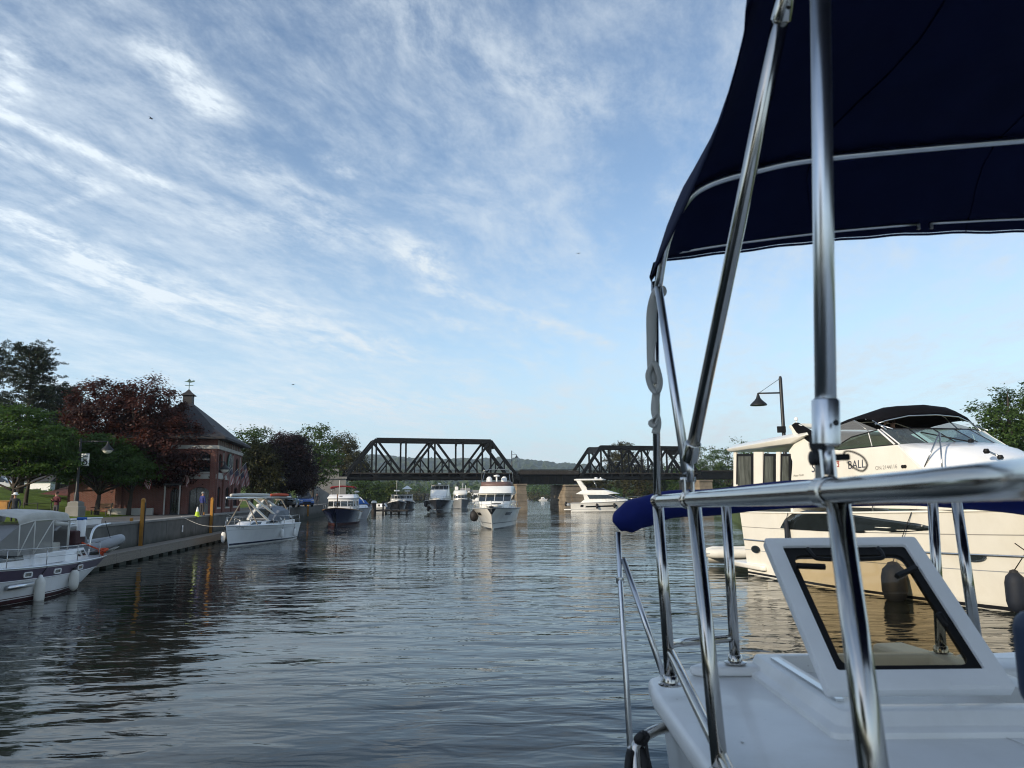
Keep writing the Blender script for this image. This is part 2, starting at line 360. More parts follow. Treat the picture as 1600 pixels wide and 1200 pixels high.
lip.prism([(X0 + 0.13, Y1 - 0.075, DZ), (X0 + 0.16, Y1 - 0.105, DZ), (0.70, Y1 - 0.105, DZ), (0.70, Y1 - 0.02, DZ), (X0 + 0.19, Y1 - 0.02, DZ)], (0, 0, 0.026))
lip.prism([(1.25, Y1 - 0.17, DZ), (3.2, Y1 - 0.17, DZ), (3.2, Y1 - 0.02, DZ), (1.25, Y1 - 0.02, DZ)], (0, 0, 0.03))
lip.build('deck_lip', 'deck_paint', own, 40, bevel=0.010, seg=3)
# coaming of the hatch: four sides with a flange
HX0, HX1, HY0, HY1 = 0.735, 1.185, 1.70, 2.20
hz = DZ + 0.045
co = MB()
o0 = rr(HX0 - 0.085, HY0 - 0.09, HX1 + 0.085, HY1 + 0.035, 0.02); o1 = rr(HX0 - 0.065, HY0 - 0.07, HX1 + 0.065, HY1 + 0.025, 0.02); o2 = rr(HX0 - 0.05, HY0 - 0.055, HX1 + 0.05, HY1 + 0.02, 0.015); i2 = rr(HX0 + 0.012, HY0 - 0.002, HX1 - 0.012, HY1 - 0.012, 0.01)
co.loft([[(x, y, z) for x, y in q] for q, z in ((o0, DZ - 0.001), (o0, DZ + 0.012), (o1, DZ + 0.018), (o2, hz), (i2, hz), (i2, DZ - 0.2))], caps=(False, False))
co = co.build('hatch_coaming', 'deck_paint', own, 35, bevel=0.003, seg=2)
MB().prism([(HX0 - 0.03, HY1 - 0.06, hz), (HX0 - 0.012, HY1 - 0.06, hz), (HX0 - 0.012, HY0 + 0.02, hz), (HX0 - 0.03, HY0 + 0.02, hz)], (0, 0, 0.006)).build('seal_strip', 'aluminium', own)
MB().tube([on_z(1470, 1112, DZ + 0.0005), on_z(1640, 1180, DZ + 0.0005)], 0.0012, 4).build('moulding_seam', 'concrete_pale_seam', own)
# deck scuffs: screws and leaf litter
for px, py in ((1290, 1112), (1312, 1120), (1418, 1113), (1160, 1160)):
    p = on_z(px, py, DZ + 0.001); MB().lathe([(0.0035, 0), (0.0035, 0.002), (0.001, 0.003)], 8, p).build('screw', 'steel_dull', own)
# the raised hatch lid, hinged along its near edge and leaning forward
lid = thing_lid = bpy.data.objects.new('hatch_lid', None)
bl, br, tr_, tl_ = A(1291, 1088, 1.70), A(1584, 1085, 1.70), A(1452, 846, 2.06), A(1213, 851, 2.06)
ux = (br - bl); uy = ((tl_ - bl) + (tr_ - br)) * 0.5
LW, LH = ux.length, uy.length
LM = frame(bl, ux, uy)
def ringframe(mbx, o, i, z0, z1):
    n = len(o)
    mbx.add([(x, y, z0) for x, y in o] + [(x, y, z0) for x, y in i] + [(x, y, z1) for x, y in o] + [(x, y, z1) for x, y in i],
            [q for j in range(n) for q in ((j, (j + 1) % n, n + (j + 1) % n, n + j), (2 * n + j, 3 * n + j, 3 * n + (j + 1) % n, 2 * n + (j + 1) % n),
             (j, 2 * n + j, 2 * n + (j + 1) % n, (j + 1) % n), (n + j, n + (j + 1) % n, 3 * n + (j + 1) % n, 3 * n + j))])
mat('hatch_alloy', (0.80, 0.81, 0.82), 0.45, 0.0, var=0.05, vscale=6, spec=0.6)
lf = MB(LM); ringframe(lf, rr(0, 0, LW, LH, 0.008), rr(0.040, 0.052, LW - 0.040, LH - 0.030, 0.006), -0.004, 0.020)
lidf = lf.build('hatch_lid', 'hatch_alloy', own, 40, bevel=0.0015)
lb = MB(LM); ringframe(lb, rr(0.0405, 0.0525, LW - 0.0405, LH - 0.0305, 0.006), rr(0.060, 0.068, LW - 0.060, LH - 0.058, 0.022), -0.002, 0.012)
lb.build('rubber_gasket', 'black_plastic', lidf, 40)
MB(LM).prism([(x, y, 0.004) for x, y in rr(0.056, 0.064, LW - 0.056, LH - 0.054, 0.02)], (0, 0, 0.004)).build('pane', 'smoked_glass', lidf)
hd = MB(LM); hy = LH - 0.062
hd.tube(spline([(LW * 0.24, hy + 0.01, 0.03), (LW * 0.245, hy - 0.02, 0.035), (LW * 0.28, hy - 0.034, 0.036), (LW * 0.5, hy - 0.036, 0.036), (LW * 0.66, hy - 0.034, 0.036), (LW * 0.69, hy - 0.02, 0.035), (LW * 0.695, hy + 0.01, 0.03)], 4), 0.0055, 8)
hd.build('grab_handle', 'black_plastic', lidf, 180)
for sx_ in (0, 1):
    x = 0.066 if sx_ == 0 else LW - 0.066; s_ = 1 if sx_ == 0 else -1
    MB(LM).beam((x - s_ * 0.015, LH - 0.105 - 0.01 * sx_, 0.022), (x + s_ * 0.055, LH - 0.118 - 0.035 * sx_, 0.03), 0.012, 0.012).build('latch_handle', 'black_plastic', lidf, None, bevel=0.002)
MB(LM).box((LW * 0.79, 0.012, 0.021), (0.10, 0.010, 0.002)).build('hinge_plate', 'hatch_alloy', lidf)
st = MB()
sa = LM @ Vector((LW - 0.075, LH * 0.42, 0.03)); sb = Vector((HX1 - 0.05, HY0 + 0.16, DZ + 0.03))
st.tube([sa, sa.lerp(sb, 0.5)], 0.009, 8).tube([sa.lerp(sb, 0.5), sb], 0.005, 8)
st.build('gas_strut', 'black_plastic', lidf, 180)

# railing: one long rail at eye height, its stanchions and mid rail
T = 0.0155
rail_pts = [A(1760, 740, 0.36), A(1600, 748, 0.55), A(1450, 759, 0.68), A(1292, 768.5, 0.92), A(1150, 777, 1.27), A(1075, 781, 1.58), A(1026, 783.5, 1.93)]
RL = MB().tube(spline(rail_pts, 5), T, 20).build('top_rail', 'steel', own, 180)
# corner turn and far rail (hidden behind the stowed canvas), dropping to the far stanchions
far = [A(1026, 783.5, 1.93), A(1030, 783, 2.02), A(1060, 782, 2.12), A(1137, 781, 2.17), A(1300, 778, 2.2), A(1460, 776, 2.22), A(1800, 770, 2.22)]
MB().tube(spline(far, 5), T * 0.8, 14).build('fore_rail', 'steel', own, 180)
def stan(p, q, r=T * 0.92, foot=True):
    o = MB().tube([p, q], r, 16).build('stanchion', 'steel', own, 180)
    if foot:
        MB().lathe([(0.030, 0.0), (0.030, 0.004), (0.020, 0.007), (0.0185, 0.022), (r + 0.0005, 0.024)], 16, q).build('base_flange', 'steel', o, 60)
    return o
stan(A(1028, 786, 1.93), A(1048, 1070, 1.93))
stan(A(1084, 784, 1.54), A(1127, 1222, 1.36))
stan(A(1308, 775, 0.90), A(1392, 1400, 0.72))
stan(A(1134, 784, 2.17), A(1149, 1036, 2.17))
stan(A(1457, 780, 2.21), A(1471, 1022, 2.21))
stan(A(1494, 780, 2.13), A(1530, 1030, 2.08))
MB().tube(spline([A(1190, 1330, 1.10), A(1130, 1188, 1.36), A(1090, 1106, 1.60), A(1050, 1024, 1.90), A(1041, 1009, 1.97), A(1050, 1006, 2.05), A(1075, 1003, 2.12), A(1146, 997, 2.17)], 5), T * 0.72, 14).build('mid_rail', 'steel', own, 180)
# collars where fittings clamp the rail
for c_, ax, r in ((A(1292, 768.5, 0.92), (0, 1, 0), T + 0.004), (A(1076, 781, 1.575), (0.1, 1, 0), T + 0.004), (A(1028, 783.5, 1.92), (0.1, 1, 0), T + 0.003)):
    MB().lathe([(r - 0.003, -0.012), (r, -0.0105), (r, 0.0105), (r - 0.003, 0.012)], 20, c_, ax).build('rail_collar', 'steel', own, 50)
# low side rail outside the deck with its bend
MB().tube(spline([A(1052, 1134, 1.90), A(1030, 1139, 1.86), A(1008, 1150, 1.82), A(996, 1162, 1.80), A(993, 1180, 1.79), A(1000, 1260, 1.74)], 5), 0.012, 14).build('side_handrail', 'steel', own, 180)
# dark lines wrapped on that rail
rope = thing('mooring_line', 'black rope and bag hitched to the low steel side rail', 'rope')
MB().tube(spline([A(1004, 1147, 1.79), A(996, 1155, 1.79), A(1002, 1162, 1.80), A(1010, 1151, 1.80), A(1002, 1146, 1.80)], 5), 0.009, 8).build('hitch', 'rubber', rope, 180)
MB().tube(spline([A(1009, 1158, 1.80), A(1012, 1180, 1.79), A(1019, 1210, 1.78)], 4), 0.004, 8).build('rope_tail', 'rubber', rope, 180)
MB().tube(spline([A(997, 1166, 1.80), A(1001, 1180, 1.80), A(1006, 1200, 1.79), A(1004, 1230, 1.78)], 4), [0.006, 0.012, 0.014, 0.015, 0.016, 0.017, 0.018, 0.018, 0.018, 0.018, 0.018, 0.017, 0.016], 10).build('rope_bag', 'rubber', rope, 180)
MB().tube(spline([A(985, 1172, 1.78), A(982, 1186, 1.78), A(980, 1215, 1.77)], 4), 0.008, 10).build('rope_coil', 'rubber', rope, 180)
# lower foredeck lockers seen through the hatch glass
fd = MB(); fd.prism([(0.78, 2.2, H - 1.08), (0.86, 2.6, H - 1.08), (1.34, 3.3, H - 1.08), (1.8, 3.78, H - 1.08), (2.84, 3.3, H - 1.08), (3.32, 2.6, H - 1.08), (3.36, 2.2, H - 1.08)], (0, 0, 0.05)); fd.build('foredeck', 'deck_paint', own, None, bevel=0.01)
MB().box((1.46, 2.72, H - 0.80), (0.13, 0.5, 0.46), R(8)).build('foredeck_locker', 'deck_paint', own, None, bevel=0.015)
MB().box((1.80, 2.66, H - 0.81), (0.34, 0.42, 0.44), R(8)).build('foredeck_locker', 'deck_paint', own, None, bevel=0.015)

# ------------------------------------------------------------------ raised bimini over the deck
bim = thing('bimini_top', 'raised dark navy bimini canopy on steel poles over the white deck', 'canopy')
# cross sections from the front edge back over our heads: local outline port side to centre, mirrored about the boat's middle
XM = 1.72
def bow_sec(Y, pts, n=5):
    half = spline([Vector((x, Y + dy, z)) for x, dy, z in pts], n)
    return half + [Vector((2 * XM - p.x, p.y, p.z)) for p in reversed(half[:-1])]
front_pts = [A(1022, 427, 1.93), A(1028, 412, 1.945), A(1040, 404, 1.95), A(1130, 393, 1.96), A(1290, 374, 1.97), A(1435, 363, 1.98), A(1600, 359, 1.99), A(1800, 356, 2.0)]
mid_pts = [A(1023, 424, 1.80), A(1036, 372, 1.76), A(1062, 316, 1.75), A(1100, 284, 1.75), A(1180, 260, 1.75), A(1290, 241, 1.75), A(1600, 213, 1.75), A(1800, 200, 1.75)]
def fill(pts, n=5):
    h = spline(pts, n); c = Vector((XM, h[-1].y, h[-1].z + 0.015))
    h = [p for p in h if p.x < XM - 0.02] + [c]
    return h
def resample(h, k=40):
    L = [0.0]
    for a, b in zip(h, h[1:]): L.append(L[-1] + (b - a).length)
    out = []
    for i in range(k):
        s = L[-1] * i / (k - 1); j = max(1, next((q for q in range(len(L)) if L[q] >= s - 1e-9), len(L) - 1))
        t = (s - L[j - 1]) / max(L[j] - L[j - 1], 1e-9); out.append(h[j - 1].lerp(h[j], min(1, t)))
    return out
back1 = [A(1114, 222, 1.31), A(1124, 190, 1.31), A(1160, 130, 1.33), A(1230, 90, 1.33), A(1400, 60, 1.33), A(1700, 40, 1.33)]
back2 = [A(1160, 72, 1.11), A(1172, 20, 1.08), A(1210, -60, 1.07), A(1300, -120, 1.06), A(1600, -170, 1.06), A(2000, -200, 1.06)]
back3 = [A(1178, -20, 1.02), A(1190, -100, 0.96), A(1240, -180, 0.95), A(1400, -260, 0.94), A(2000, -320, 0.94)]
rings = [resample(fill(p)) for p in (front_pts, mid_pts, back1, back2, back3)]
for y_ in (0.6, 0.1, -0.6):
    rings.append([Vector((p.x + 0.01, y_, p.z + 0.015)) for p in rings[-1]])
# spline along the boat through the rings for a smooth cloth
cloth = []
for j in range(40):
    cloth.append(spline([r[j] for r in rings], 4))
rows = [[cloth[j][i] for j in range(40)] + [Vector((2 * XM - cloth[j][i].x, cloth[j][i].y, cloth[j][i].z)) for j in range(38, -1, -1)] for i in range(len(cloth[0]))]
for i, row in enumerate(rows):       # cloth sags a little between the bows
    for j, p in enumerate(row):
        p.z += 0.004 * math.sin(j * 1.3 + i * 0.7) * (0.4 if i < 2 else 1)
can = MB().loft(rows, closed=False).build('canopy_cloth', 'navy_canvas', bim, 180, thick=0.003)
# hem at the front edge
hem = [p + Vector((0, 0.004, -0.004)) for p in rows[0]]
MB().tube(hem, 0.0035, 6).build('front_hem', 'navy_canvas', bim, 180)
# sewn seams running fore and aft on the underside
for j in (14, 26, 52, 64):
    MB().tube([row[j] + Vector((0, 0, -0.004)) for row in rows], 0.0016, 5).build('seam', 'navy_canvas', bim, 180)
# bows
mb_pts = [A(1029, 447, 1.79), A(1042, 378, 1.745), A(1068, 321, 1.735), A(1104, 290, 1.735), A(1180, 267, 1.735), A(1290, 247, 1.735), A(1600, 219, 1.735), A(1800, 207, 1.735)]
h = fill(mb_pts); MB().tube(h + [Vector((2 * XM - p.x, p.y, p.z)) for p in reversed(h[:-1])], 0.0095, 12).build('frame_bow', 'steel_dull', bim, 180)
fb_ = spline([A(1046, 397, 1.93), A(1130, 383, 1.94), A(1290, 363, 1.95), A(1436, 350, 1.955)], 5)
MB().tube(fb_, 0.0042, 8).build('front_batten', 'steel_dull', bim, 180)
MB().tube(spline([A(1453, 349, 1.955), A(1600, 342, 1.96), A(1800, 339, 1.96)], 5), 0.0042, 8).build('front_batten', 'steel_dull', bim, 180)
for p in (A(1435, 354, 1.955), A(1455, 353, 1.955)):
    MB().box(p, (0.008, 0.006, 0.016)).build('batten_clip', 'steel_dull', bim)
def pole(a, b, r0, r1=None, m='steel', n=18):
    return MB().tube([a, a.lerp(b, 0.5), b], [r0, (r0 + (r1 or r0)) / 2, r1 or r0], n).build('pole', m, bim, 180)
pA0, pA1 = A(1291, 690, 0.92), A(1281, -60, 0.90)
pole(pA0, pA1, 0.0128, m='aluminium')
pB0, pB1 = A(1078, 720, 1.55), A(1232, -30, 1.00)
pole(pB0, pB1, 0.0128)
pole(A(1073, 738, 1.56), A(1029, 450, 1.80), 0.0100, m='aluminium')
pole(A(1027, 782, 1.93), A(1023, 440, 1.86), 0.0095)
MB().lathe([(0.0135, 0), (0.0165, 0.002), (0.0165, 0.055), (0.0135, 0.058)], 20, A(1291, 696, 0.92), (pA1 - pA0)).build('pole_sleeve', 'aluminium', bim, 50)
MB().lathe([(0.0135, 0), (0.0165, 0.002), (0.0165, 0.042), (0.0135, 0.045)], 20, A(1220, 34, 1.035), (pB1 - pB0)).build('pole_sleeve', 'steel', bim, 50)
MB().lathe([(0.0135, 0), (0.0165, 0.002), (0.0165, 0.042), (0.0135, 0.045)], 20, A(1078, 719, 1.55), (pB1 - pB0)).build('pole_sleeve', 'steel', bim, 50)
for px_, py_, Y_ in ((1300, 662, 0.905), (1228, 18, 1.02), (1081, 706, 1.535)):
    MB().lathe([(0.0036, 0), (0.0036, 0.0016), (0.002, 0.002)], 10, A(px_, py_, Y_) + Vector((0, -0.010, 0)), (0.2, -1, 0)).build('set_screw', 'rubber', bim)
# rail hinge under the nearest pole: fork, eye end, pin with its keeper ring
b0 = A(1292, 760, 0.92)
fk = MB()
for dx in (-0.008, 0.008):
    fk.prism([b0 + Vector((dx - 0.002, -0.011, -0.004)), b0 + Vector((dx - 0.002, 0.011, -0.004)), b0 + Vector((dx - 0.002, 0.008, 0.045)), b0 + Vector((dx - 0.002, -0.008, 0.045))], (0.004, 0, 0))
fk.build('rail_fork', 'steel_dull', bim, None, bevel=0.001)
MB().tube([A(1291, 697, 0.92), A(1292, 742, 0.92)], [0.009, 0.0055], 12).build('eye_end', 'steel_dull', bim, 180)
MB().tube([A(1268, 716, 0.92), A(1326, 714, 0.92)], 0.0042, 12).build('hinge_pin', 'black_plastic', bim, 180)
MB().lathe([(0.007, -0.004), (0.009, -0.003), (0.009, 0.003), (0.007, 0.004)], 14, A(1271, 716, 0.92), (1, 0, 0)).build('pin_knob', 'rubber', bim, 60)
MB().lathe([(0.006, -0.003), (0.012, -0.002), (0.012, 0.002), (0.006, 0.003)], 14, A(1276, 693, 0.92), (1, 0.3, 0)).build('pin_knob', 'rubber', bim, 60)
MB().tube(spline([A(1318, 716, 0.92), A(1320, 706, 0.92), A(1332, 706, 0.93), A(1348, 714, 0.93), A(1355, 727, 0.93), A(1348, 736, 0.93), A(1336, 732, 0.93), A(1324, 722, 0.925)], 5), 0.0012, 6).build('keeper_ring', 'black_plastic', bim, 180)
b1 = A(1076, 772, 1.57)
fk = MB()
for dx in (-0.009, 0.009): fk.box(b1 + Vector((dx, 0, 0.014)), (0.004, 0.02, 0.042))
fk.build('rail_fork', 'steel_dull', bim, None, bevel=0.001)
MB().tube([b1 + Vector((-0.016, 0, 0.03)), b1 + Vector((0.016, 0, 0.03))], 0.005, 10).build('hinge_pin', 'steel_dull', bim, 180)
MB().tube([A(1078, 722, 1.55), A(1079, 752, 1.56)], 0.0075, 10).build('eye_end', 'steel_dull', bim, 180)
# loose end of cloth at the corner, its jaw
MB().prism([A(1015, 432, 1.86), A(1021, 410, 1.87), A(1036, 405, 1.86), A(1034, 420, 1.85), A(1026, 428, 1.85), A(1018, 440, 1.85)], (0, 0.006, 0)).build('corner_flap', 'black_canvas', bim)
MB().tube([A(1034, 405, 1.85), A(1028, 448, 1.85)], 0.0105, 12).build('jaw_slide', 'steel', bim, 180)
# grey webbing strap knotted along the corner pole
stp = thing('webbing_strap', 'grey webbing strap knotted round the slim corner pole of the canopy', 'strap')
def ribbon(pts, w, name, up=(1, 0, 0.1)):
    P = spline(pts, 5); rows_ = []
    for i, p in enumerate(P):
        ww = w if not isinstance(w, (list, tuple)) else w[min(len(w) - 1, i * len(w) // len(P))]
        t = (P[min(i + 1, len(P) - 1)] - P[max(i - 1, 0)]).normalized(); x = (Vector(up) - t * Vector(up).dot(t)).normalized()
        rows_.append([p - x * ww / 2, p + Vector((0, -0.002, 0)), p + x * ww / 2])
    return MB().loft(rows_, closed=False).build(name, 'grey_strap', stp, 180, thick=0.003)
ribbon([A(1033, 449, 1.83), A(1024, 462, 1.83), A(1018, 490, 1.85), A(1018, 530, 1.87), A(1019, 570, 1.88), A(1022, 600, 1.88)], 0.026, 'strap_run')
ribbon([A(1022, 566, 1.87), A(1013, 585, 1.87), A(1018, 606, 1.87), A(1027, 612, 1.87), A(1031, 596, 1.87), A(1026, 574, 1.87), A(1021, 566, 1.87)], 0.018, 'strap_loop', (0.9, 0.5, 0.3))
ribbon([A(1026, 608, 1.88), A(1023, 640, 1.88), A(1027, 660, 1.88), A(1024, 678, 1.88)], 0.020, 'strap_run')
ribbon([A(1026, 646, 1.87), A(1017, 660, 1.87), A(1022, 664, 1.87), A(1028, 655, 1.87)], 0.016, 'strap_tail', (0.6, 0.2, 0.8))
MB().tube(spline([A(1028, 452, 1.83), A(1036, 450, 1.82), A(1038, 458, 1.82), A(1030, 463, 1.82), A(1024, 458, 1.83)], 5), 0.006, 8).build('strap_knot', 'grey_strap', stp, 180)

# ------------------------------------------------------------------ folded forward bimini in its bright blue boot
fbm = thing('folded_bimini', 'folded bimini in bright blue canvas sleeve lying across behind the rail', 'canopy')
top_px = [(964, 833, 812), (972, 835, 796), (984, 832, 785), (1004, 824, 776), (1040, 812, 768), (1100, 806, 764), (1180, 799, 757), (1280, 792, 748), (1400, 791, 752), (1500, 794, 758), (1600, 806, 768), (1700, 826, 786)]
cent = []; rad = []
for i, (x, yb, yt) in enumerate(top_px):
    Yd = 2.42 + 0.10 * math.sin(i)
    a, b = A(x, yb, 2.42), A(x, yt, 2.42); cent.append((a + b) / 2); rad.append((a - b).length / 2)
cs = spline(cent, 6); rads = [x.x for x in spline([Vector((r_, 0, 0)) for r_ in rad], 6)]
rg = []
for i, p in enumerate(cs):
    t = (cs[min(i + 1, len(cs) - 1)] - cs[max(0, i - 1)]).normalized(); z = Vector((0, 0, 1)); z = (z - t * z.dot(t)).normalized(); y = t.cross(z)
    rg.append([p + (z * math.cos(a) * (1 + 0.05 * math.sin(3 * a + i * 0.55)) + y * math.sin(a) * 1.1 * (1 + 0.07 * math.sin(2 * a + i * 0.4))) * rads[i] for a in (2 * math.pi * k / 16 for k in range(16))])
MB().loft(rg).build('canvas_sleeve', 'blue_canvas', fbm, 180)
MB().tube([A(966, 832, 2.42), A(969, 905, 2.36), A(985, 1172, 2.05)], 0.0082, 12).build('support_leg', 'aluminium', fbm, 180)
MB().lathe([(0.010, 0), (0.0125, 0.003), (0.0125, 0.018), (0.010, 0.02)], 12, A(969, 912, 2.36), (0, 0.1, 1)).build('leg_joint', 'steel_dull', fbm, 50)
MB().tube([A(974, 874, 2.38), A(1037, 1056, 2.16)], 0.0085, 12).build('brace', 'steel_dull', fbm, 180)
MB().box(A(985, 1176, 2.05), (0.016, 0.02, 0.03)).build('leg_foot', 'steel_dull', fbm, None, bevel=0.003)
# edge of a covered seat at our side
mat('dusk_vinyl', (0.02, 0.04, 0.09), 0.5, var=0.2)
seat = thing('seat_cover', 'dark blue padded seat back at the frame edge beside the open hatch', 'seat', (0, 0, 0))
sc_ = A(1632, 1032, 0.80)
MB().box(sc_ , (0.046, 0.05, 0.10)).build('backrest', 'dusk_vinyl', seat, 180, bevel=0.02, seg=4)
MB().tube([sc_ + Vector((0.0, 0, -0.05)), sc_ + Vector((0, 0, -0.24))], 0.012, 10).build('support_leg', 'steel_dull', seat, 180)
# ------------------------------------------------------------------ the banks
def bank_x(y):            # outer edge of the floating dock / quay line on the west bank
    return -13.8 - 0.127 * max(y, 31.0) + (0.0 if y >= 31 else -0.02 * (31 - y))
def wall_x(y): return bank_x(y) - 1.4
GZ = 1.78
def ground_z(x, y):
    d = wall_x(y) - x
    k = min(1.0, max(0.0, (d - 7.0) / 19.0)); k = k ** 1.3
    far = min(1.0, max(0.0, (100 - y) / 20.0))            # the lawn rises only this side of the visitor centre
    return GZ + 2.6 * k * far
mat('asphalt', (0.085, 0.083, 0.080), 0.9, var=0.25, vscale=0.7, bump=0.004, bscale=60, grime=((0.14, 0.13, 0.12), 0.5, 0.4))
mat('soil', (0.06, 0.075, 0.03), 0.95, var=0.4, vscale=0.4)
mat('lawn', (0.11, 0.16, 0.025), 0.95, var=0.35, vscale=0.9, bump=0.05, bscale=9, spec=0.1)
mat('concrete', (0.115, 0.11, 0.10), 0.9, var=0.3, vscale=0.9, bump=0.006, bscale=14, grime=((0.09, 0.085, 0.075), 0.8, 0.9))
mat('concrete_pale', (0.24, 0.232, 0.215), 0.9, var=0.2, vscale=0.6, bump=0.006, bscale=10, grime=((0.17, 0.16, 0.14), 0.7, 0.5))
mat('mulch', (0.12, 0.03, 0.018), 0.95, var=0.4, vscale=2, bump=0.05, bscale=8)
mat('weathered_wood', (0.22, 0.19, 0.155), 0.85, var=0.3, vscale=3, bump=0.006, bscale=20, stretch=(1, 8, 8))
def waterline(name, z0=0.75):
    """algae and damp creeping up from the water"""
    m = MAT[name]; t = NT(m.node_tree); b = m.node_tree.nodes['Principled BSDF']; sock = b.inputs['Base Color']; src = sock.links[0].from_socket
    p = t.n('ShaderNodeNewGeometry').outputs['Position']; s = t.n('ShaderNodeSeparateXYZ', i={0: p}); nz = t.noise(t.mapping(p, sc=(1.2, 1.2, 0.5)), 1.0, 5, 0.65)
    f = t.m('SUBTRACT', 1.0, t.ss(t.m('ADD', s.outputs[2], t.m('MULTIPLY', nz, -0.8)), z0 - 0.75, z0 - 0.15))
    m.node_tree.links.new(t.mix(t.m('MULTIPLY', f, 0.85), src, (0.020, 0.024, 0.014)), sock)
waterline('concrete'); 
mat('dark_wood', (0.035, 0.030, 0.026), 0.85, var=0.4, vscale=3, bump=0.006, bscale=12)
mat('dark_steel', (0.006, 0.008, 0.009), 0.7, var=0.5, vscale=1.2, spec=0.2, grime=((0.018, 0.014, 0.011), 0.5, 0.5))
mat('stone', (0.25, 0.205, 0.15), 0.9, var=0.35, vscale=0.5, bump=0.03, bscale=3, grime=((0.14, 0.11, 0.08), 0.6, 0.3))
mat('ochre_paint', (0.42, 0.19, 0.02), 0.6, var=0.25, vscale=2.5, grime=((0.12, 0.06, 0.03), 0.6, 1.2))
mat('black_iron', (0.012, 0.013, 0.015), 0.45, var=0.3)
ys = [-90, -60, -40, -25, -10, 0, 8, 14, 20, 25, 28, 31] + [31 + 3 * k for k in range(1, 41)] + [160, 180, 210, 260, 330, 420, 520]
offs = [0.0, 1.2, 6.6, 9, 11.5, 14, 18, 23, 28, 34, 42, 60, 100, 200, 420]
def sheet(name, m, o0, o1, dz=0.0, ylist=ys):
    of = [o for o in offs if o0 <= o <= o1]
    rows_ = [[(wall_x(y) - o, y, ground_z(wall_x(y) - o, y) + dz) for o in of] for y in ylist]
    return struct(MB().loft(rows_, closed=False).build(name, m, None, 180))
sheet('path', 'asphalt', 0.0, 6.6, 0.0)['label'] = 'asphalt promenade along the canal wall'
sheet('lawn', 'lawn', 6.6, 420, 0.0)['label'] = 'grass slope rising behind the promenade'
sheet('quay_face', 'concrete', 0.0, 0.0, 0.0) if False else None
# coping + concrete quay wall in panels
qw = thing('quay_wall', 'long stained concrete quay wall below the promenade', 'wall', (0, 0, 0))
yy = -60.0; seg = 0
while yy < 150:
    y2 = yy + (6.0 if yy >= 28 else 22)
    a, b = Vector((wall_x(yy + 0.012), yy + 0.012, 0)), Vector((wall_x(y2 - 0.012), y2 - 0.012, 0)); n = Vector(((b - a).y, -(b - a).x, 0)).normalized()
    d = 0.012 * ((seg * 7) % 3 - 1)
    MB().prism([a - n * 0.6 + Vector((0, 0, -1.5)), a + n * d + Vector((0, 0, -1.5)), b + n * d + Vector((0, 0, -1.5)), b - n * 0.6 + Vector((0, 0, -1.5))], (0, 0, GZ + 1.5 - 0.06)).build('wall_panel', 'concrete', qw, None, bevel=0.02)
    MB().prism([a - n * 0.9 + Vector((0, 0, GZ - 0.055)), a + n * 0.05 + Vector((0, 0, GZ - 0.055)), b + n * 0.05 + Vector((0, 0, GZ - 0.055)), b - n * 0.9 + Vector((0, 0, GZ - 0.055))], (0, 0, 0.12)).build('coping', 'concrete_pale', qw, None, bevel=0.02)
    yy = y2; seg += 1
# floating timber dock with its piles and dark gaps
dk = thing('floating_dock', 'low timber dock with square piles along the foot of the quay wall', 'dock')
y = 29.0; k = 0
while y < 62:
    y2 = y + 3.0
    a, b = Vector((bank_x(y + 0.01), y + 0.01, 0.36)), Vector((bank_x(y2 - 0.01), y2 - 0.01, 0.36))
    MB().prism([a + Vector((-1.36, 0, 0)), a, b, b + Vector((-1.36, 0, 0))], (0, 0, 0.16)).build('deck_board', 'weathered_wood', dk, None, bevel=0.01)
    MB().prism([a + Vector((-0.16, 0, 0.161)), a + Vector((0.01, 0, 0.161)), b + Vector((0.01, 0, 0.161)), b + Vector((-0.16, 0, 0.161))], (0, 0, 0.07)).build('kerb_timber', 'weathered_wood', dk, None, bevel=0.01)
    MB().prism([a + Vector((-0.02, 0, -0.22)), a + Vector((0.03, 0, -0.22)), b + Vector((0.03, 0, -0.22)), b + Vector((-0.02, 0, -0.22))], (0, 0, 0.30)).build('fascia', 'weathered_wood', dk, None, bevel=0.01)
    for q in (0.25, 0.75):
        p = a.lerp(b, q); MB().box((p.x - 0.14, p.y, -0.35), (0.34, 0.62, 1.02)).build('pile', 'concrete', dk, None, bevel=0.02)
    y = y2; k += 1
MB().prism([(bank_x(29) - 0.9, 29, -0.6), (bank_x(29) - 0.8, 29, -0.6), (bank_x(62) - 0.8, 62, -0.6), (bank_x(62) - 0.9, 62, -0.6)], (0, 0, 0.95)).build('back_board', 'dark_wood', dk)
# small white plates on the wall
for px, py, lab in ((284, 826, 'small white number plate on the quay wall past the ochre post'), (351, 819, 'small white number plate on the quay wall by the lowered-mast sailboat')):
    t = pix_dir(px, py); # meet the wall plane
    D = (-15.2) / (t.x / t.y + 0.127); p = at(px, py, D) + Vector((0.05, -0.02, 0))
    o = thing('wall_plate', lab, 'sign', p, R(7.2) + R(90), 'white plates on the quay wall')
    MB().box((0, -0.008, 0), (0.24, 0.016, 0.42)).build('plate', 'white_paint', o, None, bevel=0.004)
    MB().box((0, -0.019, 0.02), (0.05, 0.004, 0.20)).build('numeral', 'black_plastic', o)
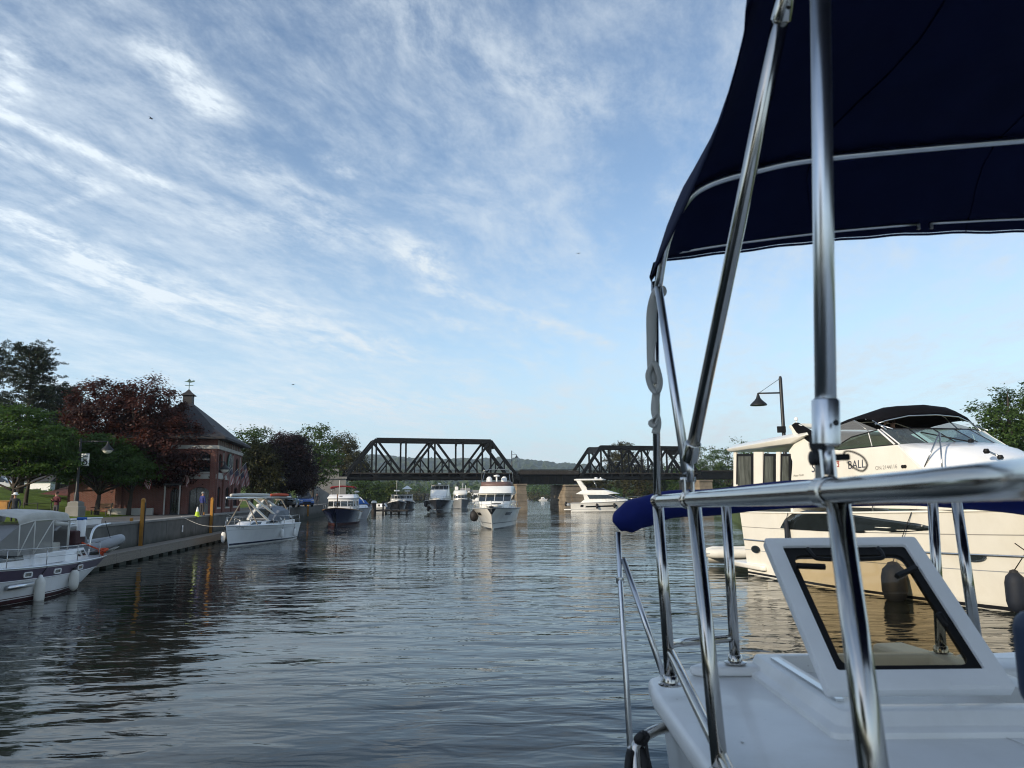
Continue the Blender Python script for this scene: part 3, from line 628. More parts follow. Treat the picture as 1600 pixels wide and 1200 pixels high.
# ochre fender posts
def ochre(D, lab, top=3.0):
    o = thing('mooring_post', lab, 'post', (wall_x(D) + 0.16, D, 0.4), R(7.2), 'ochre posts along the quay wall')
    MB().box((0, 0, (top - 0.4) / 2), (0.20, 0.20, top - 0.4)).build('post', 'ochre_paint', o, None, bevel=0.02)
    MB().box((0.12, 0.0, (top - 0.4) / 2 + 0.0), (0.03, 0.12, top - 0.7)).build('fender_strip', 'rubber', o, None, bevel=0.005)
    MB().box((-0.36, 0.05, 1.36), (0.52, 0.14, 0.14)).build('bracket', 'ochre_paint', o, None, bevel=0.02)
    MB().box((-0.58, 0.05, 1.52), (0.14, 0.18, 0.22)).build('bracket_cap', 'ochre_paint', o, None, bevel=0.03)
    MB().lathe([(0.12, 0), (0.10, 0.05), (0.03, 0.09)], 10, (0, 0, top - 0.401)).build('cap', 'ochre_paint', o, 60)
ochre(41.4, 'ochre steel mooring post on the wall beyond the grey dinghy')
ochre(55.3, 'ochre steel mooring post in front of the brick visitor centre', 3.0)
ochre(104, 'ochre steel mooring post beside the blue pickup truck', 3.4)
o = thing('ochre_box', 'ochre painted box behind the canvas top of the nearest sailboat', 'box', at(5, 800, 44) + Vector((0, 0, -0.25)))
MB().box((0, 0, 0.45), (0.75, 0.5, 0.8)).build('case', 'ochre_paint', o, None, bevel=0.03)
MB().box((0.1, 0, 0.88), (0.8, 0.55, 0.06)).build('lid', 'ochre_paint', o, None, bevel=0.015)
# retaining walls & planting bed behind the lawn
o = thing('retaining_wall', 'low brown timber retaining wall above the sunny lawn', 'wall', (0, 0, 0))
for k in range(3):
    MB().beam(at(96, 764 - 3 * k, 76 + 0.3 * k), at(245, 770 - 3 * k, 70 + 0.3 * k), 0.3, 0.24).build('timber', 'dark_wood', o, None, bevel=0.02)
bed = MB()
r1 = [at(62, 772, 70), at(110, 775, 68), at(150, 778, 66), at(205, 784, 64)]; r2 = [p + Vector((0.5, 4.5, 0.9)) for p in r1]
bed.loft([r1, r2, [p + Vector((0, 1, -1)) for p in r2]], closed=False); ob = struct(bed.build('planting_bed', 'mulch', None, 180)); ob['label'] = 'red mulch bed at the top of the lawn'

# east bank: quay behind the big yacht, widening towards the bridge
mat('far_grass', (0.07, 0.11, 0.03), 0.95, var=0.4, vscale=0.08)
eb = [(26, -40), (20, 5), (17.9, 16), (14.2, 31.0), (14.6, 40), (19, 60), (27, 95), (38, 140), (46, 175), (56, 220), (70, 280), (110, 360), (170, 470)]
rows_ = [[(x, y_, -1.0), (x + 0.02, y_, GZ - 0.3), (x + 8, y_ + 1, GZ), (x + 40, y_ + 4, GZ + 1.5), (x + 160, y_ + 10, GZ + 4), (x + 500, y_ + 20, GZ + 8)] for x, y_ in eb]
struct(MB().loft(rows_, closed=False).build('east_bank', 'far_grass', None, None))['label'] = 'grassy far bank behind the moored yacht'

# ------------------------------------------------------------------ railway bridge
ANG = R(18); BU = Vector((math.cos(ANG), math.sin(ANG), 0)); BN = Vector((-math.sin(ANG), math.cos(ANG), 0)); BP = Vector((-31.7, 142, 0))
def bp(s, n, z): return BP + BU * s + BN * n + Vector((0, 0, z))
def truss(name, lab, s0, s1, zt, zb, npan, width=6.2):
    o = thing(name, lab, 'bridge', bp(s0, 0, 0)); inv = Matrix.Translation(-o.location)
    pw = (s1 - s0) / npan
    def bar(nm, a, b, w, h): MB(inv).beam(a, b, w, h, BN).build(nm, 'dark_steel', o)
    for n in (0, width):
        nd = '' 
        bar('top_chord', bp(s0 + pw, n, zt), bp(s1 - pw, n, zt), 0.62, 0.5)
        bar('bottom_chord', bp(s0, n, zb), bp(s1, n, zb), 0.50, 0.45)
        bar('end_post', bp(s0, n, zb + 0.1), bp(s0 + pw, n, zt), 0.62, 0.48); bar('end_post', bp(s1, n, zb + 0.1), bp(s1 - pw, n, zt), 0.62, 0.48)
        for k in range(1, npan):
            bar('vertical', bp(s0 + k * pw, n, zb), bp(s0 + k * pw, n, zt), 0.30, 0.34)
        for k in range(1, npan - 1):
            up = (k % 2 == 1)
            a, b = (bp(s0 + k * pw, n, zt), bp(s0 + (k + 1) * pw, n, zb)) if up else (bp(s0 + k * pw, n, zb), bp(s0 + (k + 1) * pw, n, zt))
            bar('diagonal', a, b, 0.42, 0.36)
            mid = (a + b) / 2; sm = s0 + (k + 0.5) * pw
            bar('sub_vertical', mid, bp(sm, n, zb), 0.22, 0.24)
            bar('sub_diagonal', mid, bp(s0 + k * pw if up else s0 + (k + 1) * pw, n, zb), 0.24, 0.24)
        for k in (0, npan - 1):
            sm = s0 + (k + 0.5) * pw; bar('sub_vertical', bp(sm, n, (zt + zb) / 2), bp(sm, n, zb), 0.22, 0.24)
            bar('sub_diagonal', bp(sm, n, (zt + zb) / 2), bp(s0 + pw if k == 0 else s1 - pw, n, zb), 0.24, 0.24)
        bar('hand_rail', bp(s0, n - 0.3, zb + 1.55), bp(s1, n - 0.3, zb + 1.55), 0.09, 0.09)
        for k in range(npan + 1):
            MB(inv).box(bp(s0 + k * pw, n - 0.27, zb), (0.7, 0.04, 0.8), ANG).build('gusset_plate', 'dark_steel', o)
    for k in range(1, npan):
        bar('top_strut', bp(s0 + k * pw, 0, zt - 0.1), bp(s0 + k * pw, width, zt - 0.1), 0.25, 0.4)
        bar('knee_brace', bp(s0 + k * pw, 0.1, zt - 1.3), bp(s0 + k * pw, 1.2, zt - 0.2), 0.12, 0.12); bar('knee_brace', bp(s0 + k * pw, width - 0.1, zt - 1.3), bp(s0 + k * pw, width - 1.2, zt - 0.2), 0.12, 0.12)
    for k in (0, npan - 1):                              # portal frames
        a, b = (s0 + pw, s0 + 0.80 * pw) if k == 0 else (s1 - pw, s1 - 0.80 * pw)
        MB(inv).add([bp(a, 0, zt), bp(a, width, zt), bp(b, width, zt - (zt - zb) * 0.2), bp(b, 0, zt - (zt - zb) * 0.2)], [(0, 1, 2, 3)]).build('portal', 'dark_steel', o, None, thick=0.1)
    for n in (1.4, width - 1.4):
        MB(inv).prism([bp(s0, n - 0.25, zb - 0.35), bp(s1, n - 0.25, zb - 0.35), bp(s1, n + 0.25, zb - 0.35), bp(s0, n + 0.25, zb - 0.35)], (0, 0, 1.2)).build('stringer', 'dark_steel', o)
    MB(inv).prism([bp(s0, -0.2, zb + 0.852), bp(s1, -0.2, zb + 0.852), bp(s1, width + 0.2, zb + 0.852), bp(s0, width + 0.2, zb + 0.852)], (0, 0, 0.22)).build('track_deck', 'dark_wood', o)
    return o
truss('truss_bridge_span', 'dark steel truss railway span over the canal, the taller one by the brick building side', 0.0, 34.4, 13.9, 6.45, 6)
truss('truss_bridge_span', 'dark steel truss railway span behind the white side-on cruiser', 48.2, 77.0, 13.0, 6.45, 6)
gs = thing('girder_bridge_span', 'low dark plate girder span linking the two trusses', 'bridge', bp(34.9, 0, 0)); inv = Matrix.Translation(-gs.location)
for n in (0.2, 5.8):
    MB(inv).prism([bp(34.8, n, 5.2), bp(47.8, n, 5.2), bp(47.8, n + 0.25, 5.2), bp(34.8, n + 0.25, 5.2)], (0, 0, 1.9)).build('girder_web', 'dark_steel', gs)
    for k in range(9):
        MB(inv).box(bp(35.2 + k * 1.5, n - 0.08, 6.1), (0.1, 0.12, 1.75), ANG).build('stiffener', 'dark_steel', gs)
    for z in (5.25, 7.1): MB(inv).beam(bp(34.8, n, z), bp(47.8, n, z), 0.12, 0.7, BN).build('flange', 'dark_steel', gs)
    MB(inv).beam(bp(34.8, n - 0.2, 8.2), bp(47.8, n - 0.2, 8.2), 0.1, 0.1).build('hand_rail', 'dark_steel', gs)
    MB(inv).beam(bp(34.8, n - 0.2, 7.75), bp(47.8, n - 0.2, 7.75), 0.5, 0.1, BN).build('kick_board', 'dark_wood', gs)
MB(inv).prism([bp(34.8, 0, 7.2), bp(47.8, 0, 7.2), bp(47.8, 6.2, 7.2), bp(34.8, 6.2, 7.2)], (0, 0, 0.25)).build('track_deck', 'dark_wood', gs)
ap = thing('approach_span', 'dark girder approach span beyond the second truss', 'bridge', bp(77.4, 0, 0)); inv = Matrix.Translation(-ap.location)
for n in (0.2, 5.8): MB(inv).prism([bp(77.4, n, 6.2), bp(97, n, 6.2), bp(97, n + 0.3, 6.2), bp(77.4, n + 0.3, 6.2)], (0, 0, 1.6)).build('girder_web', 'dark_steel', ap)
MB(inv).prism([bp(77.4, 0, 7.85), bp(97, 0, 7.85), bp(97, 6.2, 7.85), bp(77.4, 6.2, 7.85)], (0, 0, 0.2)).build('track_deck', 'dark_wood', ap)
def pier(s, w, lab, ztop, m='stone', width=8.5):
    o = thing('bridge_pier', lab, 'pier', bp(s, 0, 0)); inv = Matrix.Translation(-o.location)
    z = -1.2; k = 0
    while z < ztop - 0.05:
        hh = min(0.72, ztop - z); tp = 0.035 * (ztop - z); jit = 0.03 * ((k * 5) % 3 - 1)
        nb = 3
        for n0 in range(6):                              # courses of blocks on the faces
            a = -0.9 - tp + (width + 2 * tp) * n0 / 6 + (0.0 if k % 2 or n0 == 0 else -0.5); b = -0.9 - tp + (width + 2 * tp) * (n0 + 1) / 6 + (0.0 if k % 2 or n0 == 5 else -0.5)
            MB(inv).prism([bp(s - w / 2 - tp + jit, a, z + 0.012), bp(s + w / 2 + tp - jit, a, z + 0.012), bp(s + w / 2 + tp - jit, b - 0.02, z + 0.012), bp(s - w / 2 - tp + jit, b - 0.02, z + 0.012)], (0, 0, hh - 0.024)).build('stone_block', m, o, None, bevel=0.03)
        z += hh; k += 1
    MB(inv).prism([bp(s - w / 2 - 0.15, -1.1, ztop), bp(s + w / 2 + 0.15, -1.1, ztop), bp(s + w / 2 + 0.15, width - 0.6, ztop), bp(s - w / 2 - 0.15, width - 0.6, ztop)], (0, 0, 0.35)).build('cap_stone', m, o, None, bevel=0.04)
pier(34.9, 2.0, 'stone bridge pier behind the bow-on white cruiser', 4.9)
pier(46.4, 4.0, 'tan stone bridge pier behind the stern of the side-on cruiser', 4.7)
pier(77.6, 3.2, 'short stone pier under the end of the second truss', 5.6)
# concrete west abutment
ab = thing('bridge_abutment', 'grey concrete abutment under the near end of the bridge', 'abutment', bp(-2, 0, 0)); inv = Matrix.Translation(-ab.location)
for k in range(4):
    a, b = -9.5 + k * 2.4, -9.5 + (k + 1) * 2.4
    MB(inv).prism([bp(a, -1.2 + 0.02 * k, -1), bp(b - 0.03, -1.2 + 0.02 * k, -1), bp(b - 0.03, 7.5, -1), bp(a, 7.5, -1)], (0, 0, 7.3)).build('wall_panel', 'concrete_pale', ab, None, bevel=0.03)
MB(inv).prism([bp(-9.7, -1.4, 6.3), bp(0.2, -1.4, 6.3), bp(0.2, 7.6, 6.3), bp(-9.7, 7.6, 6.3)], (0, 0, 0.4)).build('ledge', 'concrete_pale', ab, None, bevel=0.03)
MB(inv).prism([bp(-9.6, -0.4, 6.71), bp(-1.2, -0.4, 6.71), bp(-1.2, 7.5, 6.71), bp(-9.6, 7.5, 6.71)], (0, 0, 1.5)).build('back_wall', 'concrete_pale', ab, None, bevel=0.03)
wing = thing('wing_wall', 'sloping concrete wing wall left of the bridge abutment', 'wall', (0, 0, 0))
for k in range(3):
    a, b = bp(-9.7 - k * 4.5, -0.6 - k * 1.0, 0), bp(-9.7 - (k + 1) * 4.5 + 0.03, -0.6 - (k + 1) * 1.0, 0)
    MB().prism([a, b, b + Vector((0, 0, 7.2 - 0.8 * (k + 1))), a + Vector((0, 0, 7.2 - 0.8 * k))], (0, 0.6, 0)).build('wall_panel', 'concrete_pale', wing, None, bevel=0.03)
# railway embankment behind the abutment
rows_ = []
for k in range(8):
    s = -8.5 - 14 * k
    rows_.append([bp(s, -10, 1.7), bp(s, -1.0, 7.2), bp(s, 8, 7.2), bp(s, 17, 1.7)])
struct(MB().loft(rows_, closed=False).build('railway_embankment', 'far_grass', None, None))['label'] = 'grassy railway embankment leading to the bridge'

# ------------------------------------------------------------------ hills and far shores
leafmat('hill_wood', (0.030, 0.048, 0.020), (0.065, 0.090, 0.034), 0.0)
def hills(name, lab, prof, D, depth, tree, seed, m='hill_wood', nx=420, ny=26):
    """wooded ridge: outline given as (pixel x, pixel y) of the skyline D metres off; the canopy is lumpy geometry"""
    rg_ = np.random.default_rng(seed)
    xs = np.linspace(prof[0][0], prof[-1][0], nx); zs = np.interp(xs, [p[0] for p in prof], [p[1] for p in prof])
    V = []
    for j in range(ny):
        t = j / (ny - 1)
        for i in range(nx):
            p = at(xs[i], zs[i], D); k = 1.0 - (1 - t) ** 1.6
            z = p.z * k + tree * (rg_.random() ** 1.5 - 0.5) * (0.4 + 0.6 * min(1, t * 4))
            V.append((p.x * (1 - (1 - t) * depth / D * 0.9) + rg_.normal() * tree * 0.2, p.y - (1 - t) * depth, z if j else -2))
    Fs = [(j * nx + i, j * nx + i + 1, (j + 1) * nx + i + 1, (j + 1) * nx + i) for j in range(ny - 1) for i in range(nx - 1)]
    o = MB().add(V, Fs).build(name, m, None, None); o['label'] = lab; return struct(o)
hills('hills', 'long low wooded ridge far beyond the bridge', [(-200, 716), (300, 712), (520, 713), (580, 712), (640, 716), (700, 719), (780, 717), (830, 720), (870, 724), (940, 730), (1100, 742), (1400, 752), (1800, 756)], 1700, 700, 8.0, 3)
hills('far_shore_hill', 'lower wooded rise on the far shore under the bridge', [(520, 752), (600, 750), (680, 752), (760, 757), (840, 762), (900, 764), (1000, 764), (1200, 765)], 700, 160, 7.0, 5, nx=300, ny=16)
o = struct(MB().add([(-700, 380, 0.25), (500, 470, 0.25), (500, 1500, 1.5), (-900, 1500, 1.5)], [(0, 1, 2, 3)]).build('far_shore', 'far_grass')); o['label'] = 'low far shore beyond the bridge'
# ------------------------------------------------------------------ trees
mat('bark', (0.055, 0.045, 0.036), 0.95, var=0.35, vscale=4, bump=0.02, bscale=9, stretch=(1, 1, 0.25))
leafmat('leaf_green', (0.026, 0.056, 0.012), (0.075, 0.130, 0.025))
leafmat('leaf_locust', (0.030, 0.068, 0.014), (0.080, 0.145, 0.028), 0.45)
leafmat('leaf_bright', (0.050, 0.090, 0.015), (0.115, 0.150, 0.025), 0.4)
leafmat('leaf_red', (0.016, 0.007, 0.008), (0.095, 0.026, 0.014), 0.3)
leafmat('leaf_purple', (0.014, 0.008, 0.010), (0.035, 0.015, 0.015), 0.2)
leafmat('leaf_brown', (0.040, 0.042, 0.015), (0.075, 0.070, 0.022))
leafmat('needle', (0.012, 0.022, 0.014), (0.030, 0.045, 0.022), 0.1)
def leaf_mesh(name, pts, nrm, size, m, parent, asp=0.6, rg_=None):
    n = len(pts)
    a = rg_.normal(size=(n, 3)); t = np.cross(nrm, a); t /= np.linalg.norm(t, axis=1)[:, None] + 1e-9
    b = np.cross(nrm, t); sz = (size * rg_.uniform(0.6, 1.35, n))[:, None]
    q = np.stack([pts - t * sz * 0.5, pts + b * sz * asp * 0.5 - t * sz * 0.05, pts + t * sz * 0.55, pts - b * sz * asp * 0.5 + t * sz * 0.05], 1).reshape(-1, 3)
    me = bpy.data.meshes.new(name); me.vertices.add(4 * n); me.vertices.foreach_set('co', q.ravel().astype(np.float32))
    me.loops.add(4 * n); me.loops.foreach_set('vertex_index', np.arange(4 * n, dtype=np.int32))
    me.polygons.add(n); me.polygons.foreach_set('loop_start', np.arange(0, 4 * n, 4, dtype=np.int32)); me.update(calc_edges=True)
    o = bpy.data.objects.new(name, me); C.objects.link(o); me.materials.append(MAT[m]); o.parent = parent; return o
def unit(rg_, n):
    a = rg_.normal(size=(n, 3)); return a / np.linalg.norm(a, axis=1)[:, None]
def broadleaf(lab, loc, lobes, m, nclump=160, per=60, leaf=0.22, csize=0.8, flat=1.0, trunk=0.25, th=2.5, seed=1, group=None, shell=0.5, cat='tree', name='broadleaf_tree'):
    """lobes: ellipsoids (x, y, z, rx, ry, rz) relative to the foot; leaf clumps fill their outer volume"""
    rg_ = np.random.default_rng(seed); o = thing(name, lab, cat, loc, 0, group)
    vol = np.array([l[3] * l[4] * l[5] for l in lobes]); vol = vol ** 0.75; vol /= vol.sum()
    P, N, CC = [], [], []
    for l, f in zip(lobes, vol):
        k = max(6, int(nclump * f)); d = unit(rg_, k); r = shell + (1 - shell) * rg_.random(k) ** 0.6; r *= rg_.uniform(0.86, 1.10, k)
        c = np.array(l[:3]) + d * r[:, None] * np.array(l[3:]); CC.append(c)
        for ci in range(k):
            q = rg_.normal(size=(per, 3)) * csize * 0.45 * rg_.uniform(0.6, 1.3); q[:, 2] *= 0.65 * flat
            P.append(c[ci] + q); nn = unit(rg_, per) * 0.8 + np.array([0, 0, 0.9]) + d[ci] * 0.5; N.append(nn / np.linalg.norm(nn, axis=1)[:, None])
    P = np.concatenate(P); N = np.concatenate(N); leaf_mesh('crown', P, N, leaf, m, o, 0.62, rg_)
    CC = np.concatenate(CC)
    top = max(l[2] + 0.5 * l[5] for l in lobes)
    tb = MB(); rr_ = random.Random(seed)
    sp = [(0, 0, -0.3), (0.05, 0, th * 0.5), (0.1, 0.05, th), (0.0, 0.1, (th + top) / 2), (0.1, 0, top)]
    tb.tube(spline(sp, 3), [trunk * (1.25 if i == 0 else 1 - 0.85 * i / 12) for i in range(13)], 8)
    order = rg_.permutation(len(CC))[:26]
    for i in order:
        e = Vector(CC[i]); z0 = th * 0.75 + (min(e.z, top) - th * 0.75) * rr_.uniform(0.1, 0.55)
        s = Vector((0.05, 0.05, max(th * 0.7, z0))); md = s.lerp(e, 0.5) + Vector((0, 0, -0.1 * (e - s).length * 0.3))
        tb.tube(spline([s, md, e], 3), [trunk * 0.42 * (1 - 0.13 * k) for k in range(7)], 5)
    tb.build('trunk', 'bark', o, 180); return o
def pine(lab, loc, h, rad, seed, base=0.25, tufts=1.0, group=None):
    rg_ = np.random.default_rng(seed); o = thing('pine_tree', lab, 'tree', loc, 0, group); tb = MB()
    tb.tube([(0, 0, -0.3), (0.1, 0, h * 0.5), (0, 0.1, h * 0.98)], [h * 0.022, h * 0.014, 0.03], 8)
    P, N = [], []
    z = h * base
    while z < h:
        f = (z - h * base) / (h * (1 - base)); L = rad * (1 - f) ** 0.5 * (0.75 + 0.25 * math.sin(f * 9)) + 0.25
        for _ in range(8):
            a = rg_.uniform(0, 2 * math.pi); l = L * rg_.uniform(0.6, 1.12); up = rg_.uniform(-0.02, 0.35) + 0.3 * f
            e = Vector((math.cos(a) * l, math.sin(a) * l, z + l * up)); s = Vector((0, 0, z)); md = s.lerp(e, 0.5) - Vector((0, 0, 0.06 * l))
            bs = spline([s, md, e], 4); tb.tube(bs, [0.05 * (1 - 0.09 * i) for i in range(len(bs))], 4, False)
            for bpnt in bs[3:]:
                for _ in range(max(1, int(2 * tufts))):
                    c = np.array(bpnt) + rg_.normal(size=3) * np.array([0.35, 0.35, 0.18])
                    k = 26; d = unit(rg_, k); d[:, 2] = np.abs(d[:, 2]) * 0.8; P.append(c + d * rg_.uniform(0.08, 0.34, k)[:, None])
                    nn = np.cross(d, unit(rg_, k)); N.append(nn / (np.linalg.norm(nn, axis=1)[:, None] + 1e-9))
        z += h * 0.042
    leaf_mesh('crown', np.concatenate(P), np.concatenate(N), 0.20, 'needle', o, 0.32, rg_)
    tb.build('trunk', 'bark', o, 180)
def foot(px, D, z=None):
    p = at(px, 780, D); p.z = ground_z(p.x, p.y) if z is None else z; return p
# the group at the frame's west side
pine('tall dark pine rising behind the green trees at the frame edge', foot(30, 70), 13.6, 6.6, 11, 0.25, 1.0)
pine('second dark pine tucked behind the copper maple', foot(88, 76), 10.6, 5.0, 12, 0.25, 1.0)
pine('dark pine with its top cut by the frame edge', foot(-45, 72), 13.5, 4.8, 13, 0.2, 1.0)
broadleaf('large copper maple with rust red sunlit top beside the brick building', foot(208, 60),
          [(-2.6, 0, 8.2, 2.9, 2.8, 2.7), (0.4, 0.4, 8.1, 3.0, 2.9, 2.8), (3.0, 0, 5.2, 2.9, 2.8, 2.6), (-0.5, 0.6, 4.6, 4.2, 3.2, 2.4), (3.6, -0.4, 3.6, 2.0, 2.2, 1.5), (-3.6, 0, 5.4, 2.4, 2.4, 2.2)], 'leaf_red', 520, 170, 0.20, 0.82, 1.0, 0.32, 1.6, 21)
broadleaf('green locust tree with layered airy foliage over the lawn', foot(18, 52), [(-0.6, 0, 6.0, 2.6, 2.6, 1.6), (1.2, 0, 4.8, 2.7, 2.4, 1.5), (-1.8, 0, 3.9, 2.4, 2.4, 1.2), (2.4, 0.3, 3.4, 2.0, 2.0, 0.9), (0.3, 0.4, 3.1, 2.8, 2.2, 0.8)], 'leaf_locust', 330, 75, 0.19, 0.85, 0.4, 0.20, 1.4, 22)
broadleaf('second green locust tree on the lawn, its crown behind the lamp post', foot(40, 58), [(0.5, 0, 5.0, 2.6, 2.4, 1.6), (2.2, 0, 4.2, 2.2, 2.2, 1.3), (-1, 0, 3.8, 2.0, 2.2, 1.1)], 'leaf_locust', 150, 65, 0.20, 0.85, 0.45, 0.18, 1.7, 23)
broadleaf('low spreading green tree with a forked trunk beside the park bench', foot(152, 56), [(-0.9, 0, 4.2, 2.3, 2.2, 1.3), (1.4, 0, 3.7, 2.4, 2.2, 1.2), (0.2, 0, 5.0, 1.9, 1.9, 1.0), (2.5, 0, 3.0, 1.5, 1.6, 0.8), (-1.6, 0, 3.0, 1.4, 1.5, 0.7)], 'leaf_locust', 270, 75, 0.19, 0.8, 0.5, 0.22, 1.5, 24)
broadleaf('slim green tree with dark trunk near the end of the lawn', foot(202, 58), [(0, 0, 3.6, 1.7, 1.7, 1.1), (0.6, 0, 4.4, 1.3, 1.3, 0.9)], 'leaf_locust', 90, 65, 0.19, 0.8, 0.5, 0.20, 1.6, 25)
broadleaf('green tree just behind the roof end of the visitor centre', foot(393, 92), [(0, 0, 7.6, 2.9, 2.6, 2.4), (1.0, 0, 5.6, 3.2, 2.6, 2.4), (-1.2, 0, 5.8, 2.4, 2.4, 2.2)], 'leaf_green', 150, 60, 0.30, 1.0, 1.0, 0.25, 2, 26, shell=0.4)
broadleaf('brownish olive tree between the visitor centre and the purple maple', foot(404, 84), [(0, 0, 5.0, 2.2, 2.2, 2.4), (0.4, 0, 3.0, 2.4, 2.2, 2.0), (-0.6, 0, 6.4, 1.6, 1.6, 1.2)], 'leaf_brown', 140, 60, 0.26, 0.9, 1.0, 0.2, 1.4, 27)
broadleaf('rounded dark purple maple over the parked cars', foot(446, 88), [(0, 0, 5.6, 3.0, 2.8, 3.0), (1.0, 0, 4.0, 2.6, 2.6, 2.4), (-1.0, 0, 4.0, 2.4, 2.6, 2.2), (0.2, 0, 7.4, 1.8, 1.8, 1.3)], 'leaf_purple', 480, 120, 0.22, 0.9, 1.0, 0.28, 1.4, 28)
broadleaf('tall open green tree behind the purple maple', foot(488, 120), [(0, 0, 10.6, 3.0, 3.0, 2.6), (1.8, 0, 8.2, 3.0, 2.6, 2.4), (-1.6, 0, 8.0, 2.6, 2.6, 2.4), (0.8, 0, 5.6, 3.4, 3.0, 2.2)], 'leaf_green', 130, 60, 0.34, 1.1, 1.0, 0.28, 3.0, 29, shell=0.45)
broadleaf('yellow green willow-like tree above the bridge abutment', foot(528, 165, 4.0), [(0, 0, 7.4, 5.0, 4.0, 4.0), (3.2, 0, 5.6, 3.8, 3.4, 3.2), (-4.0, 0, 5.6, 3.8, 3.4, 3.4), (1.0, 0, 10.6, 3.0, 2.8, 2.2)], 'leaf_brown', 260, 60, 0.40, 1.2, 1.2, 0.3, 2, 30)
broadleaf('dark green tree leaning over the water under the truss', foot(577, 196, 1.0), [(0, 0, 4.0, 4.0, 3.4, 3.6), (-3.6, 0, 3.4, 3.6, 3.4, 3.2), (2.2, 0, 2.8, 2.4, 2.6, 2.4)], 'leaf_green', 150, 55, 0.42, 1.3, 1.0, 0.3, 1, 31)
broadleaf('bright yellow green tree beyond the truss end by the tugs', foot(607, 215, 1.0), [(0, 0, 4.2, 2.6, 2.4, 2.2), (-0.6, 0, 2.4, 2.8, 2.4, 2.0), (1.6, 0, 2.6, 1.6, 1.8, 1.8)], 'leaf_bright', 110, 55, 0.42, 1.1, 1.0, 0.2, 1, 32)
# east side
broadleaf('green tree standing up behind the second truss', foot(975, 215, 1.5), [(0, 0, 13.4, 4.0, 3.8, 3.2), (-1.6, 0, 10.4, 4.4, 4.0, 3.4), (2.4, 0, 9.4, 4.2, 4.0, 3.4), (0, 0, 6.0, 5.0, 4, 3.4)], 'leaf_brown', 220, 60, 0.42, 1.3, 1.0, 0.35, 3, 33)
east = [(930, 205, 7.0, 'leaf_brown', 'low olive tree on the shore under the second truss, nearest its pier'), (1000, 200, 8.0, 'leaf_brown', 'olive tree on the shore in the middle of the second truss'), (1040, 205, 8.5, 'leaf_green', 'green shore tree just before the end of the second truss'),
        (1085, 190, 10.5, 'leaf_green', 'green shore tree right of the slim canopy poles'), (1112, 205, 11.5, 'leaf_green', 'green shore tree midway between the poles and the yacht'), (1140, 185, 12.0, 'leaf_green', 'green shore tree touching the stern windows of the yacht'), (1170, 190, 11.0, 'leaf_green', 'green shore tree mostly hidden behind the yacht stern')]
for i, (px, D, hh, m_, lab) in enumerate(east):
    hh *= 1.15
    broadleaf(lab, foot(px, D, 1.2), [(0, 0, hh * 0.75, hh * 0.45, hh * 0.36, hh * 0.36), (hh * 0.22, 0, hh * 0.4, hh * 0.34, hh * 0.3, hh * 0.36), (-hh * 0.22, 0, hh * 0.38, hh * 0.36, hh * 0.3, hh * 0.35)], m_, 120, 55, 0.42, 1.2, 1.0, 0.25, 1.2, 40 + i, 'trees along the east shore')
broadleaf('big green tree at the frame edge beyond the yacht bow', foot(1590, 74, GZ + 1), [(0, 0, 7.6, 3.2, 3.0, 2.8), (2.4, 0, 8.6, 3.0, 3.0, 2.6), (-2.0, 0, 5.0, 2.8, 2.6, 2.2), (1.4, 0, 4.0, 4.0, 3.0, 2.4)], 'leaf_green', 220, 65, 0.30, 1.0, 1.0, 0.35, 2, 50)
broadleaf('smaller green tree just above the yacht foredeck', foot(1545, 80, GZ + 1), [(0, 0, 5.4, 2.6, 2.4, 2.0), (-1.0, 0, 3.8, 2.4, 2.2, 1.8), (1.6, 0, 3.8, 2.2, 2.2, 1.8)], 'leaf_green', 130, 60, 0.30, 1.0, 1.0, 0.25, 2, 51)
# unseen trees added up the bank behind us to keep the low sun off our deck and off the boats at the west quay
for i, (x, y_, hh, lab) in enumerate([(-31, -22, 19, 'tall unseen shade tree on the west bank behind the camera'), (-38, -33, 21, 'tallest unseen shade tree on the west bank behind the camera'), (-27, -27, 18, 'unseen shade tree nearest the wall behind the camera'),
                                       (-31, 6, 11, 'unseen shade tree on the west bank abreast of the camera'), (-30, 15, 11.5, 'unseen shade tree on the west bank just outside the view'), (-34, 25, 11, 'unseen shade tree at the outer edge of the lawn')]):
    broadleaf(lab, (x, y_, ground_z(x, y_)), [(0, 0, hh * 0.68, hh * 0.36, hh * 0.36, hh * 0.30), (hh * 0.16, 0, hh * 0.45, hh * 0.32, hh * 0.34, hh * 0.26), (-hh * 0.16, 0, hh * 0.42, hh * 0.34, hh * 0.34, hh * 0.26)], 'leaf_green', 420 if y_ < 0 else 230, 50, 0.55, 1.6, 1.0, 0.35, 2.5, 60 + i, 'unseen shade trees outside the view', shell=0.3)
# the wood on the far shores reads as one mass
def wood(name, lab, spots, m, seed, per=420, leaf=0.9):
    rg_ = np.random.default_rng(seed); P, N = [], []
    for (px, D, hh, ww) in spots:
        c = foot(px, D, 0.5); n = int(per)
        d = unit(rg_, n); d[:, 2] = np.abs(d[:, 2]); r = rg_.uniform(0.6, 1.05, n)[:, None]
        lump = 1 + 0.22 * np.sin(d[:, 0] * 9 + px) * np.cos(d[:, 2] * 7 + D)
        P.append(np.array(c) + d * r * lump[:, None] * np.array([ww, ww, hh])); nn = d + unit(rg_, n) * 0.7; N.append(nn / np.linalg.norm(nn, axis=1)[:, None])
    o = leaf_mesh(name, np.concatenate(P), np.concatenate(N), leaf, m, None, 0.8, rg_); o['kind'] = 'stuff'; o['label'] = lab; return o
rr2 = random.Random(5)
wood('shore_woods', 'hazy wood along the far shore seen under the bridge', [(560 + 8.5 * k + rr2.uniform(-4, 4), rr2.uniform(420, 560), rr2.uniform(7, 13), rr2.uniform(5, 8)) for k in range(62)], 'leaf_green', 71, 380, 1.3)
